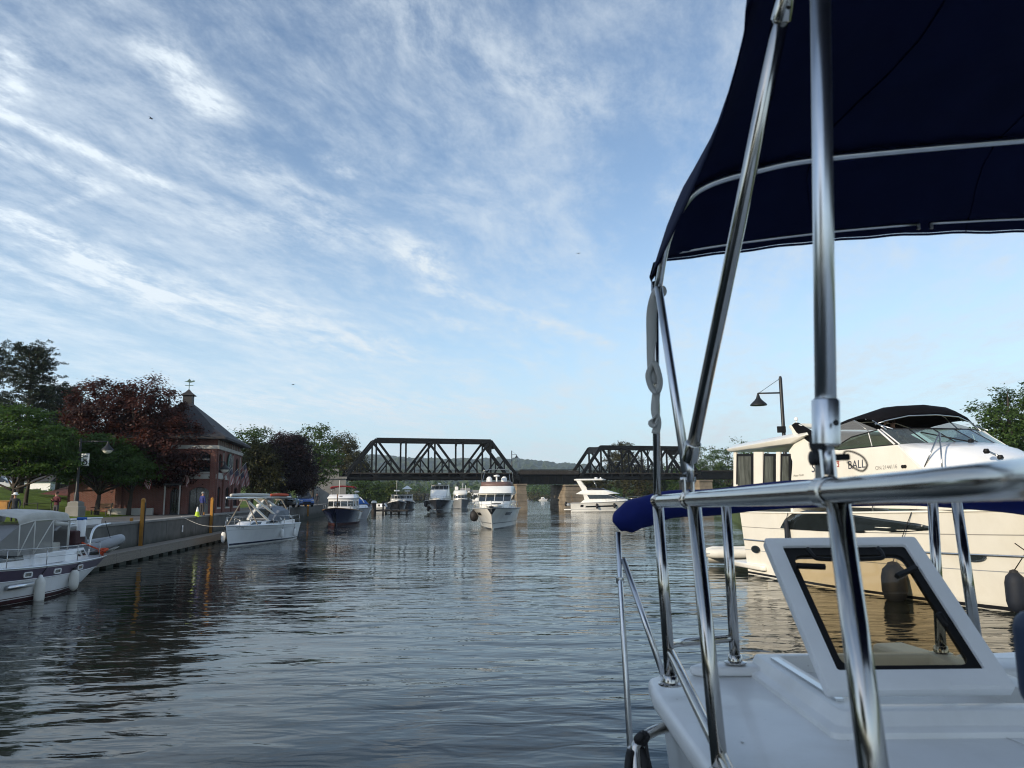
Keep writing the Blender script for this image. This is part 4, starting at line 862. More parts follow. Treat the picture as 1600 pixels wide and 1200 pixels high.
wood('shore_scrub', 'lighter scrub in front of the far wood', [(600 + 14 * k + rr2.uniform(-6, 6), rr2.uniform(380, 410), rr2.uniform(2.5, 5.5), rr2.uniform(4, 6)) for k in range(36)], 'leaf_brown', 72, 260, 0.9)
wood('embankment_woods', 'trees massed along the railway embankment', [(395 + 14 * k, rr2.uniform(150, 175), rr2.uniform(7, 11), rr2.uniform(4, 6)) for k in range(9)], 'leaf_green', 73, 700, 0.6)
wood('east_woods', 'dense green wood along the east shore behind the bridge end', [(900 + 16 * k, rr2.uniform(225, 260), rr2.uniform(5, 9) + 3 * (k > 8), rr2.uniform(5, 7)) for k in range(22)], 'leaf_green', 74, 600, 0.65)
wood('park_woods', 'dark trees massed at the back of the park', [(-60 + 22 * k, rr2.uniform(95, 120), rr2.uniform(5.5, 8), rr2.uniform(5, 6)) for k in range(14)], 'leaf_green', 75, 700, 0.5)
# ------------------------------------------------------------------ brick visitor centre
def brickmat(name, c0, c1, mortar, sc=1.0):
    m = bpy.data.materials.new(name); m.use_nodes = True; t = NT(m.node_tree); b = m.node_tree.nodes['Principled BSDF']
    oc = t.n('ShaderNodeTexCoord').outputs['Object']; sp = t.n('ShaderNodeSeparateXYZ', i={0: oc})
    q = t.n('ShaderNodeCombineXYZ', i={0: t.m('ADD', sp.outputs[0], sp.outputs[1]), 1: sp.outputs[2]}).outputs[0]
    br = t.n('ShaderNodeTexBrick', i={'Vector': q, 'Color1': (*c0, 1), 'Color2': (*c1, 1), 'Mortar': (*mortar, 1), 'Scale': sc, 'Mortar Size': 0.008, 'Brick Width': 0.22, 'Row Height': 0.075})
    nz = t.noise(oc, 0.8, 5)
    m.node_tree.links.new(t.mix(t.m('MULTIPLY', t.ss(nz, 0.4, 0.8), 0.4), br.outputs[0], tuple(x * 0.5 for x in c0)), b.inputs['Base Color'])
    bp_ = t.n('ShaderNodeBump', i={'Distance': 0.01, 'Height': br.outputs[1]}); bp_.invert = True
    m.node_tree.links.new(bp_.outputs[0], b.inputs['Normal']); b.inputs['Roughness'].default_value = 0.9; MAT[name] = m
brickmat('brick', (0.155, 0.047, 0.034), (0.20, 0.066, 0.046), (0.18, 0.155, 0.14))
mat('limestone', (0.44, 0.42, 0.38), 0.85, var=0.12, vscale=1, grime=((0.2, 0.19, 0.17), 0.5, 0.6))
mat('slate', (0.032, 0.031, 0.034), 0.75, var=0.3, vscale=2.5, bump=0.012, bscale=7, stretch=(1, 1, 3))
mat('dark_trim', (0.03, 0.03, 0.032), 0.6, var=0.2)
mat('shade_glass', (0.02, 0.025, 0.028), 0.08, spec=0.9, var=0.4, vscale=1.5)
mat('verdigris', (0.10, 0.17, 0.14), 0.7, var=0.3, vscale=2)
corner = at(334, 802, 60.5); corner.z = GZ
bdir = math.atan2(0.98, -0.18)                      # river face runs away along the quay
vc = thing('visitor_centre', 'two-storey red brick visitor centre with hipped slate roof and cupola', 'building', corner, bdir - R(90))
# local frame: +y runs away from us along the river face, -x runs left along the front; the near corner is the origin
BW, BD, BHt = 7.4, 11.2, 6.0
T_ = 0.35
def wall_run(axis, a, b, z0, z1, openings, nm='wall'):
    """brick wall with real openings; axis 'x' = front (y=0), 'y' = river face (x=0)"""
    xs_ = sorted({a, b, *[v for o_ in openings for v in o_[:2]]})
    for i in range(len(xs_) - 1):
        p, q = xs_[i], xs_[i + 1]; gaps = sorted([(o_[2], o_[3]) for o_ in openings if o_[0] <= p + 1e-6 and o_[1] >= q - 1e-6]); z = z0
        for g0, g1 in gaps + [(z1, z1)]:
            if g0 - z > 0.01:
                c = ((p + q) / 2, T_ / 2, (z + g0) / 2) if axis == 'x' else (-T_ / 2, (p + q) / 2, (z + g0) / 2)
                d = (q - p, T_, g0 - z) if axis == 'x' else (T_, q - p, g0 - z)
                MB().box(c, d).build(nm, 'brick', vc)
            z = g1
fo = [(-1.85, -0.45, 3.35, 5.0), (-1.95, -0.40, 0.0, 2.15), (-3.35, -2.65, 0.0, 2.1), (-3.4, -2.6, 3.4, 4.3)]
wall_run('x', -BW, -T_, 0, BHt, fo)
ro = [(0.9, 2.3, 0.5, 2.2), (4.4, 6.2, 0.5, 2.2), (8.2, 10.2, 0.5, 2.2), (0.9, 2.3, 3.3, 4.9), (8.6, 10.0, 3.3, 4.9)]
wall_run('y', 0.0, BD, 0, BHt, ro)
MB().box((-BW + T_ / 2, BD / 2 + T_ / 2, BHt / 2), (T_, BD - T_, BHt)).build('wall', 'brick', vc)
MB().box((-BW / 2 - T_/2 + T_/2, BD - T_ / 2, BHt / 2), (BW - 2 * T_ - 0.02, T_, BHt)).build('wall', 'brick', vc)
MB().box((-BW / 2, BD / 2, 2.85), (BW - 2 * T_ - 0.05, BD - 2 * T_ - 0.05, 0.3)).build('upper_floor', 'dark_trim', vc)
def arch_head(axis, a, b, z, rise=0.35):
    n = 8; pts = []
    for k in range(n + 1):
        u_ = a + (b - a) * k / n; pts.append((u_, z - rise * (2 * k / n - 1) ** 2))
    poly = pts + [(b, z + 0.02), (a, z + 0.02)]
    if axis == 'x': MB().prism([(u_, 0.004, w_) for u_, w_ in poly], (0, 0.2, 0)).build('arch', 'brick', vc)
    else: MB().prism([(-0.004, u_, w_) for u_, w_ in poly], (-0.2, 0, 0)).build('arch', 'brick', vc)
def window(axis, a, b, z0, z1, cols=3, sill=True, transom=None):
    def bx(u0, u1, w0, w1, d0, d1): return ((u0 + u1) / 2, (d0 + d1) / 2, (w0 + w1) / 2), (u1 - u0, d1 - d0, w1 - w0)
    def put(mbx, *r):
        c, d = bx(*r)
        if axis == 'y': c = (-c[1], c[0], c[2]); d = (d[1], d[0], d[2])
        mbx.box(c, d)
    fr_ = MB()
    for r_ in ((a, a + 0.07, z0, z1, 0.10, 0.20), (b - 0.07, b, z0, z1, 0.10, 0.20), (a + 0.07, b - 0.07, z0, z0 + 0.07, 0.10, 0.20), (a + 0.07, b - 0.07, z1 - 0.07, z1, 0.10, 0.20)): put(fr_, *r_)
    f_ = fr_.build('window', 'dark_trim', vc)
    pw = (b - a - 0.14) / cols; rowsz = [(z0 + 0.07, z1 - 0.07)] if transom is None else [(z0 + 0.07, transom - 0.05), (transom + 0.05, z1 - 0.07)]
    for c_ in range(cols):
        for w0, w1 in rowsz:
            g = MB(); put(g, a + 0.07 + c_ * pw + 0.02, a + 0.07 + (c_ + 1) * pw - 0.02, w0 + 0.01, w1 - 0.01, 0.14, 0.16); g.build('pane', 'shade_glass', f_)
    if transom is not None:
        g = MB(); put(g, a + 0.07, b - 0.07, transom - 0.06, transom + 0.06, 0.03, 0.19); g.build('transom_bar', 'limestone', f_)
    if sill:
        g = MB(); put(g, a - 0.08, b + 0.08, z0 - 0.14, z0 - 0.004, -0.06, 0.15); g.build('sill', 'limestone', f_)
for o_ in fo:
    if o_[2] > 1: window('x', *o_, cols=3, transom=4.35 if o_[3] > 4.5 else None)
    else:
        window('x', *o_, cols=3, sill=False)
    arch_head('x', o_[0], o_[1], o_[3])
for o_ in ro: window('y', *o_, cols=2); arch_head('y', o_[0], o_[1], o_[3], 0.25)
# limestone bands, pilasters, cornice
MB().box((-BW / 2 + 0.02, -0.03, 2.98), (BW + 0.1, 0.07, 0.36)).build('stone_band', 'limestone', vc, None, bevel=0.01)
MB().box((0.03, BD / 2 + 0.06, 2.98), (0.07, BD - 0.02, 0.36)).build('stone_band', 'limestone', vc, None, bevel=0.01)
MB().box((-BW / 2 + 0.06, -0.07, 5.35), (BW + 0.3, 0.14, 0.30)).build('cornice', 'limestone', vc, None, bevel=0.02)
MB().box((0.07, BD / 2 + 0.15, 5.35), (0.14, BD + 0.1, 0.30)).build('cornice', 'limestone', vc, None, bevel=0.02)
MB().box((-BW / 2, -0.05, 0.25), (BW + 0.04, 0.10, 0.5)).build('plinth', 'limestone', vc, None, bevel=0.02) if False else None
for y_ in (0.25, 3.0, 7.2, 10.9):
    MB().box((0.06, y_, 2.6), (0.12, 0.42, 5.18)).build('pilaster', 'brick', vc, None, bevel=0.01)
for x_ in (-0.20, -2.25, -3.9, -7.15): MB().box((x_, -0.06, 2.6), (0.46, 0.12, 5.18)).build('pilaster', 'brick', vc, None, bevel=0.01)
for y_ in (0.52, 2.7, 3.3, 6.9, 7.5, 10.6): MB().box((0.045, y_, 4.1), (0.07, 0.10, 1.85)).build('stone_strip', 'limestone', vc)
# clock roundel on the river face
ck = MB().lathe([(0.95, 0), (0.95, 0.05), (0.86, 0.09), (0.80, 0.09)], 36, (0.10, 5.15, 4.15), (1, 0, 0)).build('clock', 'verdigris', vc, 40)
MB().lathe([(0.78, 0), (0.78, 0.02)], 36, (0.171, 5.15, 4.15), (1, 0, 0)).build('clock_face', 'dark_trim', ck)
for k in range(12):
    a = k * math.pi / 6; MB().box((0.197, 5.15 + 0.66 * math.sin(a), 4.15 + 0.66 * math.cos(a)), (0.012, 0.05, 0.16), 0, -a).build('hour_mark', 'limestone', ck)
MB().beam((0.20, 5.15, 4.15), (0.20, 5.30, 4.72), 0.02, 0.07).build('clock_hand', 'limestone', ck); MB().beam((0.208, 5.15, 4.15), (0.208, 4.85, 3.9), 0.02, 0.08).build('clock_hand', 'limestone', ck)
# roof: hipped, bell-cast eaves, cupola and vane
rf = MB(); E = 0.75; zc = BHt
def ringr(e, z):
    k = max(0.0, -e) / 4.4; b_ = [(-BW - max(e, 0), -max(e, 0)), (max(e, 0), -max(e, 0)), (max(e, 0), BD + max(e, 0)), (-BW - max(e, 0), BD + max(e, 0))]
    return [(x + (-BW / 2 - x) * k, y_ + (BD / 2 - y_) * k, z) for x, y_ in b_]
rf.loft([ringr(E, zc - 0.02), ringr(E, zc + 0.16), ringr(-0.4, zc + 0.85), ringr(-2.2, zc + 2.25), ringr(-4.0, zc + 3.55)])
roof = rf.build('roof', 'slate', vc)
for k in range(13):                                   # bracketed frieze windows under the eaves
    MB().box((0.03, 0.5 + k * 0.85, 5.72), (0.06, 0.12, 0.44)).build('eave_bracket', 'limestone', vc)
cx, cy = -BW / 2, BD / 2
cp = MB().box((cx, cy, zc + 3.80), (0.78, 0.78, 0.85)).build('cupola', 'dark_trim', roof)
MB().loft([[(cx - s, cy - s, z), (cx + s, cy - s, z), (cx + s, cy + s, z), (cx - s, cy + s, z)] for s, z in ((0.55, zc + 4.22), (0.52, zc + 4.30), (0.24, zc + 4.52), (0.03, zc + 4.80))]).build('cupola_roof', 'slate', roof)
zv = zc - 1.45
MB().tube([(cx, cy, zc + 4.7), (cx, cy, zv + 7.0)], 0.03, 8).build('vane_rod', 'verdigris', roof)
MB().beam((cx - 0.35, cy, zv + 6.6), (cx + 0.35, cy, zv + 6.6), 0.03, 0.05).prism([(cx - 0.45, cy, zv + 6.95), (cx - 0.2, cy, zv + 7.0), (cx, cy, zv + 7.2), (cx + 0.15, cy, zv + 7.0), (cx + 0.4, cy, zv + 7.08), (cx + 0.45, cy, zv + 6.95), (cx + 0.1, cy, zv + 6.85)], (0, 0.03, 0)).build('weather_vane', 'verdigris', roof)
# low wing running left, entry canopy
MB().box((-BW - 2.0, 4.2, 1.55), (3.96, 5.5, 3.1)).build('side_wing', 'brick', vc)
MB().box((-BW - 2.0, 4.2, 3.2), (4.2, 6.0, 0.22)).build('wing_coping', 'limestone', vc, None, bevel=0.02)
for x_ in (-BW - 0.4, -BW - 3.6): MB().box((x_, 1.40, 1.5), (0.3, 0.12, 2.9)).build('pilaster', 'brick', vc)
MB().box((-3.0, -0.5, 2.35), (1.3, 0.9, 0.14)).build('door_canopy', 'dark_trim', vc, None, bevel=0.02)
for x_ in (-3.55, -2.45): MB().tube([(x_, -0.85, 0), (x_, -0.85, 2.27)], 0.06, 10).build('canopy_column', 'limestone', vc, 60)
MB().box((-5.9, -1.0, 0.25), (3.2, 0.4, 0.55)).build('planter_wall', 'limestone', vc, None, bevel=0.03)

# ------------------------------------------------------------------ flags
def flagmat():
    m = bpy.data.materials.new('flag_cloth'); m.use_nodes = True; t = NT(m.node_tree); b = m.node_tree.nodes['Principled BSDF']
    uv = t.n('ShaderNodeUVMap').outputs[0]; s = t.n('ShaderNodeSeparateXYZ', i={0: uv})
    st_ = t.m('GREATER_THAN', t.m('MODULO', t.m('MULTIPLY', s.outputs[1], 13.0), 2.0), 1.0)
    st_ = t.m('SUBTRACT', 1.0, st_)
    col = t.mix(st_, (0.62, 0.60, 0.58), (0.30, 0.022, 0.03))
    cant = t.m('MULTIPLY', t.m('LESS_THAN', s.outputs[0], 0.4), t.m('GREATER_THAN', s.outputs[1], 6.0 / 13.0))
    fx = t.m('FRACT', t.m('MULTIPLY', s.outputs[0], 15.0)); fy = t.m('FRACT', t.m('MULTIPLY', t.m('SUBTRACT', s.outputs[1], 6.0 / 13.0), 9.3))
    dd = t.m('ADD', t.m('POWER', t.m('SUBTRACT', fx, 0.5), 2.0), t.m('POWER', t.m('SUBTRACT', fy, 0.5), 2.0))
    star = t.m('LESS_THAN', dd, 0.06)
    col = t.mix(cant, col, t.mix(star, (0.018, 0.025, 0.09), (0.6, 0.6, 0.6)))
    m.node_tree.links.new(col, b.inputs['Base Color']); b.inputs['Roughness'].default_value = 0.85; MAT['flag_cloth'] = m
flagmat()
def flag(p, lab, ax=(0.6, -0.4, 0.75), L=1.15, Hh=0.75, plen=1.7):
    o = thing('wall_flag', lab, 'flag', p, 0, 'striped flags on the visitor centre'); ax = Vector(ax).normalized()
    MB().tube([ax * 0, ax * plen], 0.022, 8).build('flag_pole', 'off_white', o, 180)
    MB().lathe([(0.02, 0), (0.045, 0.03), (0.01, 0.08)], 8, ax * plen, ax).build('finial', 'ochre_paint', o, 60)
    nx, ny = 12, 8; V = []; UV = []
    hx = Vector((ax.x, ax.y, 0)).normalized()
    for j in range(ny + 1):
        for i in range(nx + 1):
            u_, v_ = i / nx, j / ny                     # v along the pole from the inner to outer end (top), u falls with the cloth
            q = ax * (plen - 0.08 - (1 - v_) * Hh) + Vector((0, 0, -1)) * (u_ * L) + hx * (0.25 * u_ * L) + Vector((-hx.y, hx.x, 0)) * (0.09 * math.sin(v_ * 7 + u_ * 2) * u_)
            V.append(q); UV.append((u_, v_))
    f_ = MB().add(V, [(j * (nx + 1) + i, j * (nx + 1) + i + 1, (j + 1) * (nx + 1) + i + 1, (j + 1) * (nx + 1) + i) for j in range(ny) for i in range(nx)]).build('flag_cloth', 'flag_cloth', o, 180)
    ul = f_.data.uv_layers.new(name='uv')
    for lp in f_.data.loops: ul.data[lp.index].uv = UV[lp.vertex_index]
bm_ = Matrix.Translation(corner) @ Matrix.Rotation(bdir - R(90), 4, 'Z')
flag(bm_ @ Vector((-4.1, -0.1, 2.5)), 'striped flag on the brick front, the one farthest from the clock', (-0.45, -0.8, 0.8))
flag(bm_ @ Vector((-2.4, -0.1, 2.55)), 'striped flag on the brick front above the dark entrance', (0.5, -0.6, 0.9))
for k, (y_, z_, lab) in enumerate([(1.6, 2.6, 'striped flag on the river face below the clock, nearest us'), (4.2, 2.6, 'striped flag on the river face directly below the clock'), (8.2, 3.3, 'highest striped flag, near the far corner of the river face'), (9.4, 2.6, 'striped flag at the far end of the river face'), (7.0, 2.5, 'striped flag on the river face just under the highest flag')]):
    flag(bm_ @ Vector((0.1, y_, z_)), lab, (0.75, -0.35, 0.75))

# ------------------------------------------------------------------ street lamps
mat('lamp_glass', (0.75, 0.74, 0.68), 0.3, var=0.05)
def lamp(p, top, lab, arm=(1, 0, 0), banner=None, arml=2.2, ped=True, glass=True, out=1):
    o = thing('street_lamp', lab, 'street lamp', p, 0, 'gooseneck street lamps'); hh = top - p[2]; ax = Vector(arm).normalized()
    if ped:
        MB().loft([[(-s, -s, z), (s, -s, z), (s, s, z), (-s, s, z)] for s, z in ((0.45, -0.3), (0.45, 0.75), (0.38, 0.80), (0.38, 1.05), (0.22, 1.15))]).build('stone_base', 'concrete_pale', o, None, bevel=0.02)
    MB().lathe([(0.17, 1.1 if ped else 0), (0.15, 1.6), (0.10, 1.8), (0.085, hh), (0.05, hh + 0.1)], 12).build('post', 'black_iron', o, 40)
    z = hh - 0.75 if not ped else hh - 0.15
    MB().tube([(0, 0, z), ax * arml + Vector((0, 0, z))], 0.04, 8).build('arm', 'black_iron', o, 180)
    MB().tube([(0, 0, hh), ax * arml * 0.95 + Vector((0, 0, z + 0.02))], 0.012, 6).build('stay_wire', 'black_iron', o, 180)
    e = ax * arml + Vector((0, 0, z))
    sh = MB().lathe([(0.42, -0.62), (0.40, -0.55), (0.20, -0.36), (0.11, -0.25), (0.07, -0.1), (0.03, 0.02)], 16, e).build('lamp_shade', 'black_iron', o, 50)
    if glass: MB().lathe([(0.02, -0.86), (0.2, -0.80), (0.31, -0.68), (0.33, -0.60)], 14, e).build('globe', 'lamp_glass', sh, 180)
    if banner:
        w_, h_, z_ = banner; bb = MB().box(Vector((out * (w_ / 2 + 0.14), 0, z_)), (w_, 0.03, h_)).build('banner', 'white_paint', o)
        for zz in (z_ + h_ / 2 + 0.03, z_ - h_ / 2 - 0.03): MB().tube([(0, 0, zz), (out * (w_ + 0.2), 0, zz)], 0.02, 6).build('banner_bracket', 'black_iron', o, 180)
        MB().lathe([(0.19, 0), (0.19, 0.012)], 18, (out * (w_ / 2 + 0.14), -0.017, z_ - h_ * 0.24), (0, -1, 0)).build('banner_emblem', 'dark_trim', bb)
        MB().lathe([(0.10, 0), (0.10, 0.006)], 14, (out * (w_ / 2 + 0.14), -0.030, z_ - h_ * 0.27), (0, -1, 0)).build('banner_emblem', 'white_paint', bb)
        for k in range(4): MB().box((out * (w_ / 2 + 0.14), -0.019, z_ + h_ * (0.38 - 0.12 * k)), (w_ * (0.7 - 0.08 * k), 0.008, 0.045)).build('banner_lettering', 'dark_trim', bb)
p = on_z(117, 809, GZ); lamp(p, p.z + 5.4, 'black street lamp on stone base with white banner, on the lawn edge', (1, -0.1, 0), (0.55, 0.85, 4.0), 2.05)
p = on_z(320, 803, GZ); lamp(p, p.z + 4.3, 'black street lamp in front of the brick visitor centre', (1, -0.1, 0), None, 1.5)
p = at(420, 790, 84); p.z = GZ; lamp(p, p.z + 4.0, 'black street lamp with small white banner before the purple maple', (1, -0.1, 0), (0.45, 0.62, 2.6), 1.4)
p = at(1226, 700, 37.5); p.z = GZ - 0.3; q = at(1219, 591, 37.5); lamp(p, q.z, 'black street lamp rising behind the stern of the big yacht', (-1, 0.1, 0), None, 1.15, False, False)
o = tag(MB().box(at(1221, 671, 37.4), (0.42, 0.12, 0.32)).build('signal_box', 'black_plastic', None, None, bevel=0.02), 'small black box fixed to the lamp post behind the yacht', 'box')
p = at(800, 757, 154); p.z = 7.4; lamp(p, p.z + 4.6, 'small lamp on the bridge deck between the two trusses', (1, 0, 0), None, 1.0, False, False)
# pale wooden lamp standard by the railway
o = thing('utility_pole', 'pale concrete lighting pole standing before the tall open tree', 'pole', foot(485, 108))
MB().tube([(0, 0, 0), (0, 0, 8.2)], [0.13, 0.08], 10).build('pole', 'concrete_pale', o, 180)
MB().tube([(0, 0, 8.0), (-1.2, 0, 8.2)], 0.05, 8).build('arm', 'concrete_pale', o, 180); MB().box((-1.3, 0, 8.2), (0.5, 0.2, 0.14)).build('lamp_head', 'concrete_pale', o, None, bevel=0.04)

# ------------------------------------------------------------------ benches, railings, signs
mat('bench_wood', (0.30, 0.19, 0.10), 0.7, var=0.25, vscale=4, stretch=(1, 8, 8))
def bench(p, rz, lab):
    o = thing('park_bench', lab, 'bench', p, rz, 'park benches')
    for k in range(4): MB().box((0, -0.05 + 0.12 * k, 0.46), (1.7, 0.10, 0.04)).build('seat_slat', 'bench_wood', o, None, bevel=0.008)
    for k in range(3): MB().box((0, 0.44 + 0.03 * k, 0.62 + 0.13 * k), (1.7, 0.035, 0.10)).build('back_slat', 'bench_wood', o, None, bevel=0.008)
    for x in (-0.7, 0.7):
        MB().box((x, -0.02, 0.22), (0.06, 0.06, 0.44)).build('leg', 'black_iron', o); MB().beam((x, 0.36, 0), (x, 0.50, 0.98), 0.06, 0.06, (0, 1, 0)).build('leg', 'black_iron', o)
        MB().box((x, 0.15, 0.66), (0.07, 0.5, 0.05)).build('armrest', 'black_iron', o, None, bevel=0.01)
bench(on_z(154, 807, GZ), R(-20), 'wooden park bench beside the stone lamp base')
bench(on_z(240, 804, GZ), R(-15), 'wooden park bench left of the brick entrance')
o = thing('pipe_railing', 'thin dark pipe railing at the foot of the lawn behind the nearest boat', 'railing', on_z(36, 808, GZ))
for k in range(3): MB().tube([(k * 1.0, 0, 0), (k * 1.0, 0, 1.05)], 0.03, 8).build('post', 'black_iron', o, 180)
for z in (0.55, 1.0): MB().tube([(0, 0, z), (2.0, 0, z)], 0.025, 8).build('rail', 'black_iron', o, 180)
o = thing('picnic_table', 'dark picnic table in front of the visitor centre wall', 'table', on_z(262, 803, GZ), R(10))
MB().box((0, 0, 0.74), (1.7, 0.8, 0.05)).build('table_top', 'dark_wood', o); 
for s_ in (-1, 1):
    MB().box((0, s_ * 0.68, 0.45), (1.7, 0.26, 0.04)).build('bench_seat', 'dark_wood', o); MB().beam((-0.6 * s_, -0.55, 0), (-0.6 * s_, 0.15, 0.72), 0.06, 0.08).build('leg', 'dark_wood', o); MB().beam((-0.6 * s_ , 0.55, 0), (-0.6 * s_, -0.15, 0.72), 0.05, 0.08).build('leg', 'dark_wood', o)
def board(p, lab, w, h_, z, m='white_paint'):
    o = thing('notice_board', lab, 'sign', p, R(4))
    for x in (-w / 2, w / 2): MB().box((x, 0, (z + h_) / 2), (0.07, 0.07, z + h_)).build('post', 'dark_trim', o)
    f_ = MB().box((0, 0, z + h_ / 2), (w - 0.08, 0.06, h_)).build('panel', m, o)
    MB().box((0, -0.034, z + h_ * 0.62), (w * 0.7, 0.006, h_ * 0.42)).build('map_print', 'verdigris', f_); MB().box((0, -0.034, z + h_ * 0.2), (w * 0.7, 0.006, h_ * 0.2)).build('text_print', 'concrete', f_)
board(on_z(327, 801.5, GZ), 'tall pale map board beside the entrance of the visitor centre', 1.1, 1.25, 0.5)
board(on_z(356, 799, GZ), 'small framed poster board at the foot of the river face', 0.75, 0.6, 0.35)
mat('hi_vis', (0.45, 0.60, 0.03), 0.6, emis=None)
o = thing('traffic_cone', 'yellow green safety cone with white tip beside the person in blue', 'cone', on_z(308, 807.5, GZ))
MB().box((0, 0, 0.03), (0.42, 0.42, 0.05)).build('base', 'hi_vis', o, None, bevel=0.02); MB().lathe([(0.17, 0.05), (0.10, 0.36)], 14).build('cone_body', 'hi_vis', o, 60); MB().lathe([(0.10, 0.361), (0.035, 0.66), (0.02, 0.68)], 14).build('cone_tip', 'white_paint', o, 60)

# ------------------------------------------------------------------ people
def clothes(name, skin, shirt, trousers, hair, waist=0.95, neck=1.46, hat=None):
    m = bpy.data.materials.new(name); m.use_nodes = True; t = NT(m.node_tree); b = m.node_tree.nodes['Principled BSDF']
    oc = t.n('ShaderNodeTexCoord').outputs['Object']; s = t.n('ShaderNodeSeparateXYZ', i={0: oc}); z = s.outputs[2]
    nz = t.noise(oc, 9, 3); zz = t.m('MULTIPLY_ADD', nz, 0.03, z)
    c = t.mix(t.m('GREATER_THAN', zz, waist + 0.015), trousers, shirt); c = t.mix(t.m('GREATER_THAN', z, neck), c, skin); c = t.mix(t.m('LESS_THAN', z, 0.07), c, (0.03, 0.03, 0.03))
    m.node_tree.links.new(c, b.inputs['Base Color']); b.inputs['Roughness'].default_value = 0.8; MAT[name] = m
def person(lab, p, rz, outfit, hairm, pose='stand', scale=1.0, hat=None):
    o = thing('person', lab, 'person', p, rz); o.scale = (scale,) * 3
    J = {'pel': (0, 0, 0.95), 'wai': (0, 0.01, 1.1), 'che': (0, 0.0, 1.32), 'nec': (0, -0.01, 1.47), 'hea': (0, -0.03, 1.60), 'top': (0, -0.02, 1.72),
         'shl': (-0.19, 0, 1.41), 'shr': (0.19, 0, 1.41), 'ell': (-0.27, 0.02, 1.14), 'elr': (0.27, 0.02, 1.14), 'wrl': (-0.25, -0.12, 0.92), 'wrr': (0.25, -0.12, 0.92), 'hdl': (-0.24, -0.18, 0.84), 'hdr': (0.24, -0.18, 0.84),
         'hil': (-0.10, 0, 0.90), 'hir': (0.10, 0, 0.90), 'knl': (-0.11, -0.03, 0.50), 'knr': (0.11, -0.02, 0.50), 'anl': (-0.11, 0.02, 0.09), 'anr': (0.12, 0.03, 0.09), 'tol': (-0.12, -0.15, 0.04), 'tor': (0.13, -0.14, 0.04)}
    if pose == 'phone': J.update(wrl=(-0.10, -0.30, 1.22), hdl=(-0.04, -0.34, 1.27), wrr=(0.12, -0.30, 1.20), hdr=(0.05, -0.34, 1.25))
    if pose == 'wave': J.update(ell=(-0.36, -0.10, 1.38), wrl=(-0.26, -0.26, 1.56), hdl=(-0.20, -0.30, 1.63), elr=(0.34, -0.06, 1.2), wrr=(0.20, -0.3, 1.25), hdr=(0.1, -0.34, 1.28))
    names = list(J); E_ = [('pel', 'wai'), ('wai', 'che'), ('che', 'nec'), ('nec', 'hea'), ('hea', 'top'), ('che', 'shl'), ('che', 'shr'), ('shl', 'ell'), ('shr', 'elr'), ('ell', 'wrl'), ('elr', 'wrr'), ('wrl', 'hdl'), ('wrr', 'hdr'),
          ('pel', 'hil'), ('pel', 'hir'), ('hil', 'knl'), ('hir', 'knr'), ('knl', 'anl'), ('knr', 'anr'), ('anl', 'tol'), ('anr', 'tor')]
    rad = dict(pel=(.15, .11), wai=(.14, .10), che=(.165, .115), nec=(.055, .055), hea=(.078, .095), top=(.06, .07), shl=(.07, .07), shr=(.07, .07), ell=(.045, .045), elr=(.045, .045), wrl=(.032, .03), wrr=(.032, .03), hdl=(.035, .022), hdr=(.035, .022),
               hil=(.09, .09), hir=(.09, .09), knl=(.062, .062), knr=(.062, .062), anl=(.045, .045), anr=(.045, .045), tol=(.045, .03), tor=(.045, .03))
    # grow a continuous skin by metaball-free tubes welded with a remesh: skeleton + skin modifier
    me = bpy.data.meshes.new('body'); me.from_pydata([J[n] for n in names], [(names.index(a), names.index(b)) for a, b in E_], [])
    b = bpy.data.objects.new('body', me); C.objects.link(b); b.parent = o; me.materials.append(MAT[outfit])
    md = b.modifiers.new('skin', 'SKIN'); md.use_smooth_shade = True
    if not me.skin_vertices: me.attributes  # skin layer is made by the modifier on evaluation
    try:
        bm2 = bmesh.new(); bm2.from_mesh(me); ly = bm2.verts.layers.skin.verify()
        bm2.verts.ensure_lookup_table()
        for i, n in enumerate(names): bm2.verts[i][ly].radius = rad[n]; bm2.verts[i][ly].use_root = (n == 'pel')
        bm2.to_mesh(me); bm2.free()
    except Exception as ex: print('skin', ex)
    sd = b.modifiers.new('smooth', 'SUBSURF'); sd.levels = 1; sd.render_levels = 1
    hr_ = MB(); hx, hy, hz_ = J['hea']
    hr_.loft([[(hx + r * math.cos(a) * 0.95, hy + 0.02 + r * math.sin(a) * 1.1, z) for a in (2 * math.pi * k / 12 for k in range(12))] for r, z in ((0.088, hz_ + 0.02), (0.096, hz_ + 0.07), (0.082, hz_ + 0.12), (0.04, hz_ + 0.155))])
    h_ = hr_.build('hair', hairm, o, 180)
    if hat:
        MB().lathe([(0.19, 0), (0.185, 0.015), (0.105, 0.03), (0.10, 0.11), (0.06, 0.13)], 16, (hx, hy, hz_ + 0.07)).build('hat', hat, o, 60)
    MB().tube([(hx, hy - 0.085, hz_ + 0.03), (hx, hy - 0.112, hz_ - 0.005), (hx, hy - 0.09, hz_ - 0.02)], 0.012, 6).build('nose', 'skin', o, 180)
    for s_ in (-1, 1):
        MB().lathe([(0.005, -0.004), (0.012, 0), (0.005, 0.004)], 8, (s_ * 0.032, hy - 0.090, hz_ + 0.028), (0, 1, 0)).build('eye', 'dark_trim', o)
        MB().lathe([(0.012, -0.006), (0.02, 0), (0.012, 0.006)], 8, (s_ * 0.088, hy + 0.01, hz_ + 0.01), (1, 0, 0)).build('ear', 'skin', o, 60)
        hx2, hy2, hz2 = J['hdl' if s_ < 0 else 'hdr']
        w_ = Vector(J['wrl' if s_ < 0 else 'wrr']); dv = (Vector((hx2, hy2, hz2)) - w_).normalized(); sd_ = dv.cross(Vector((0, 1, 0.2))).normalized()
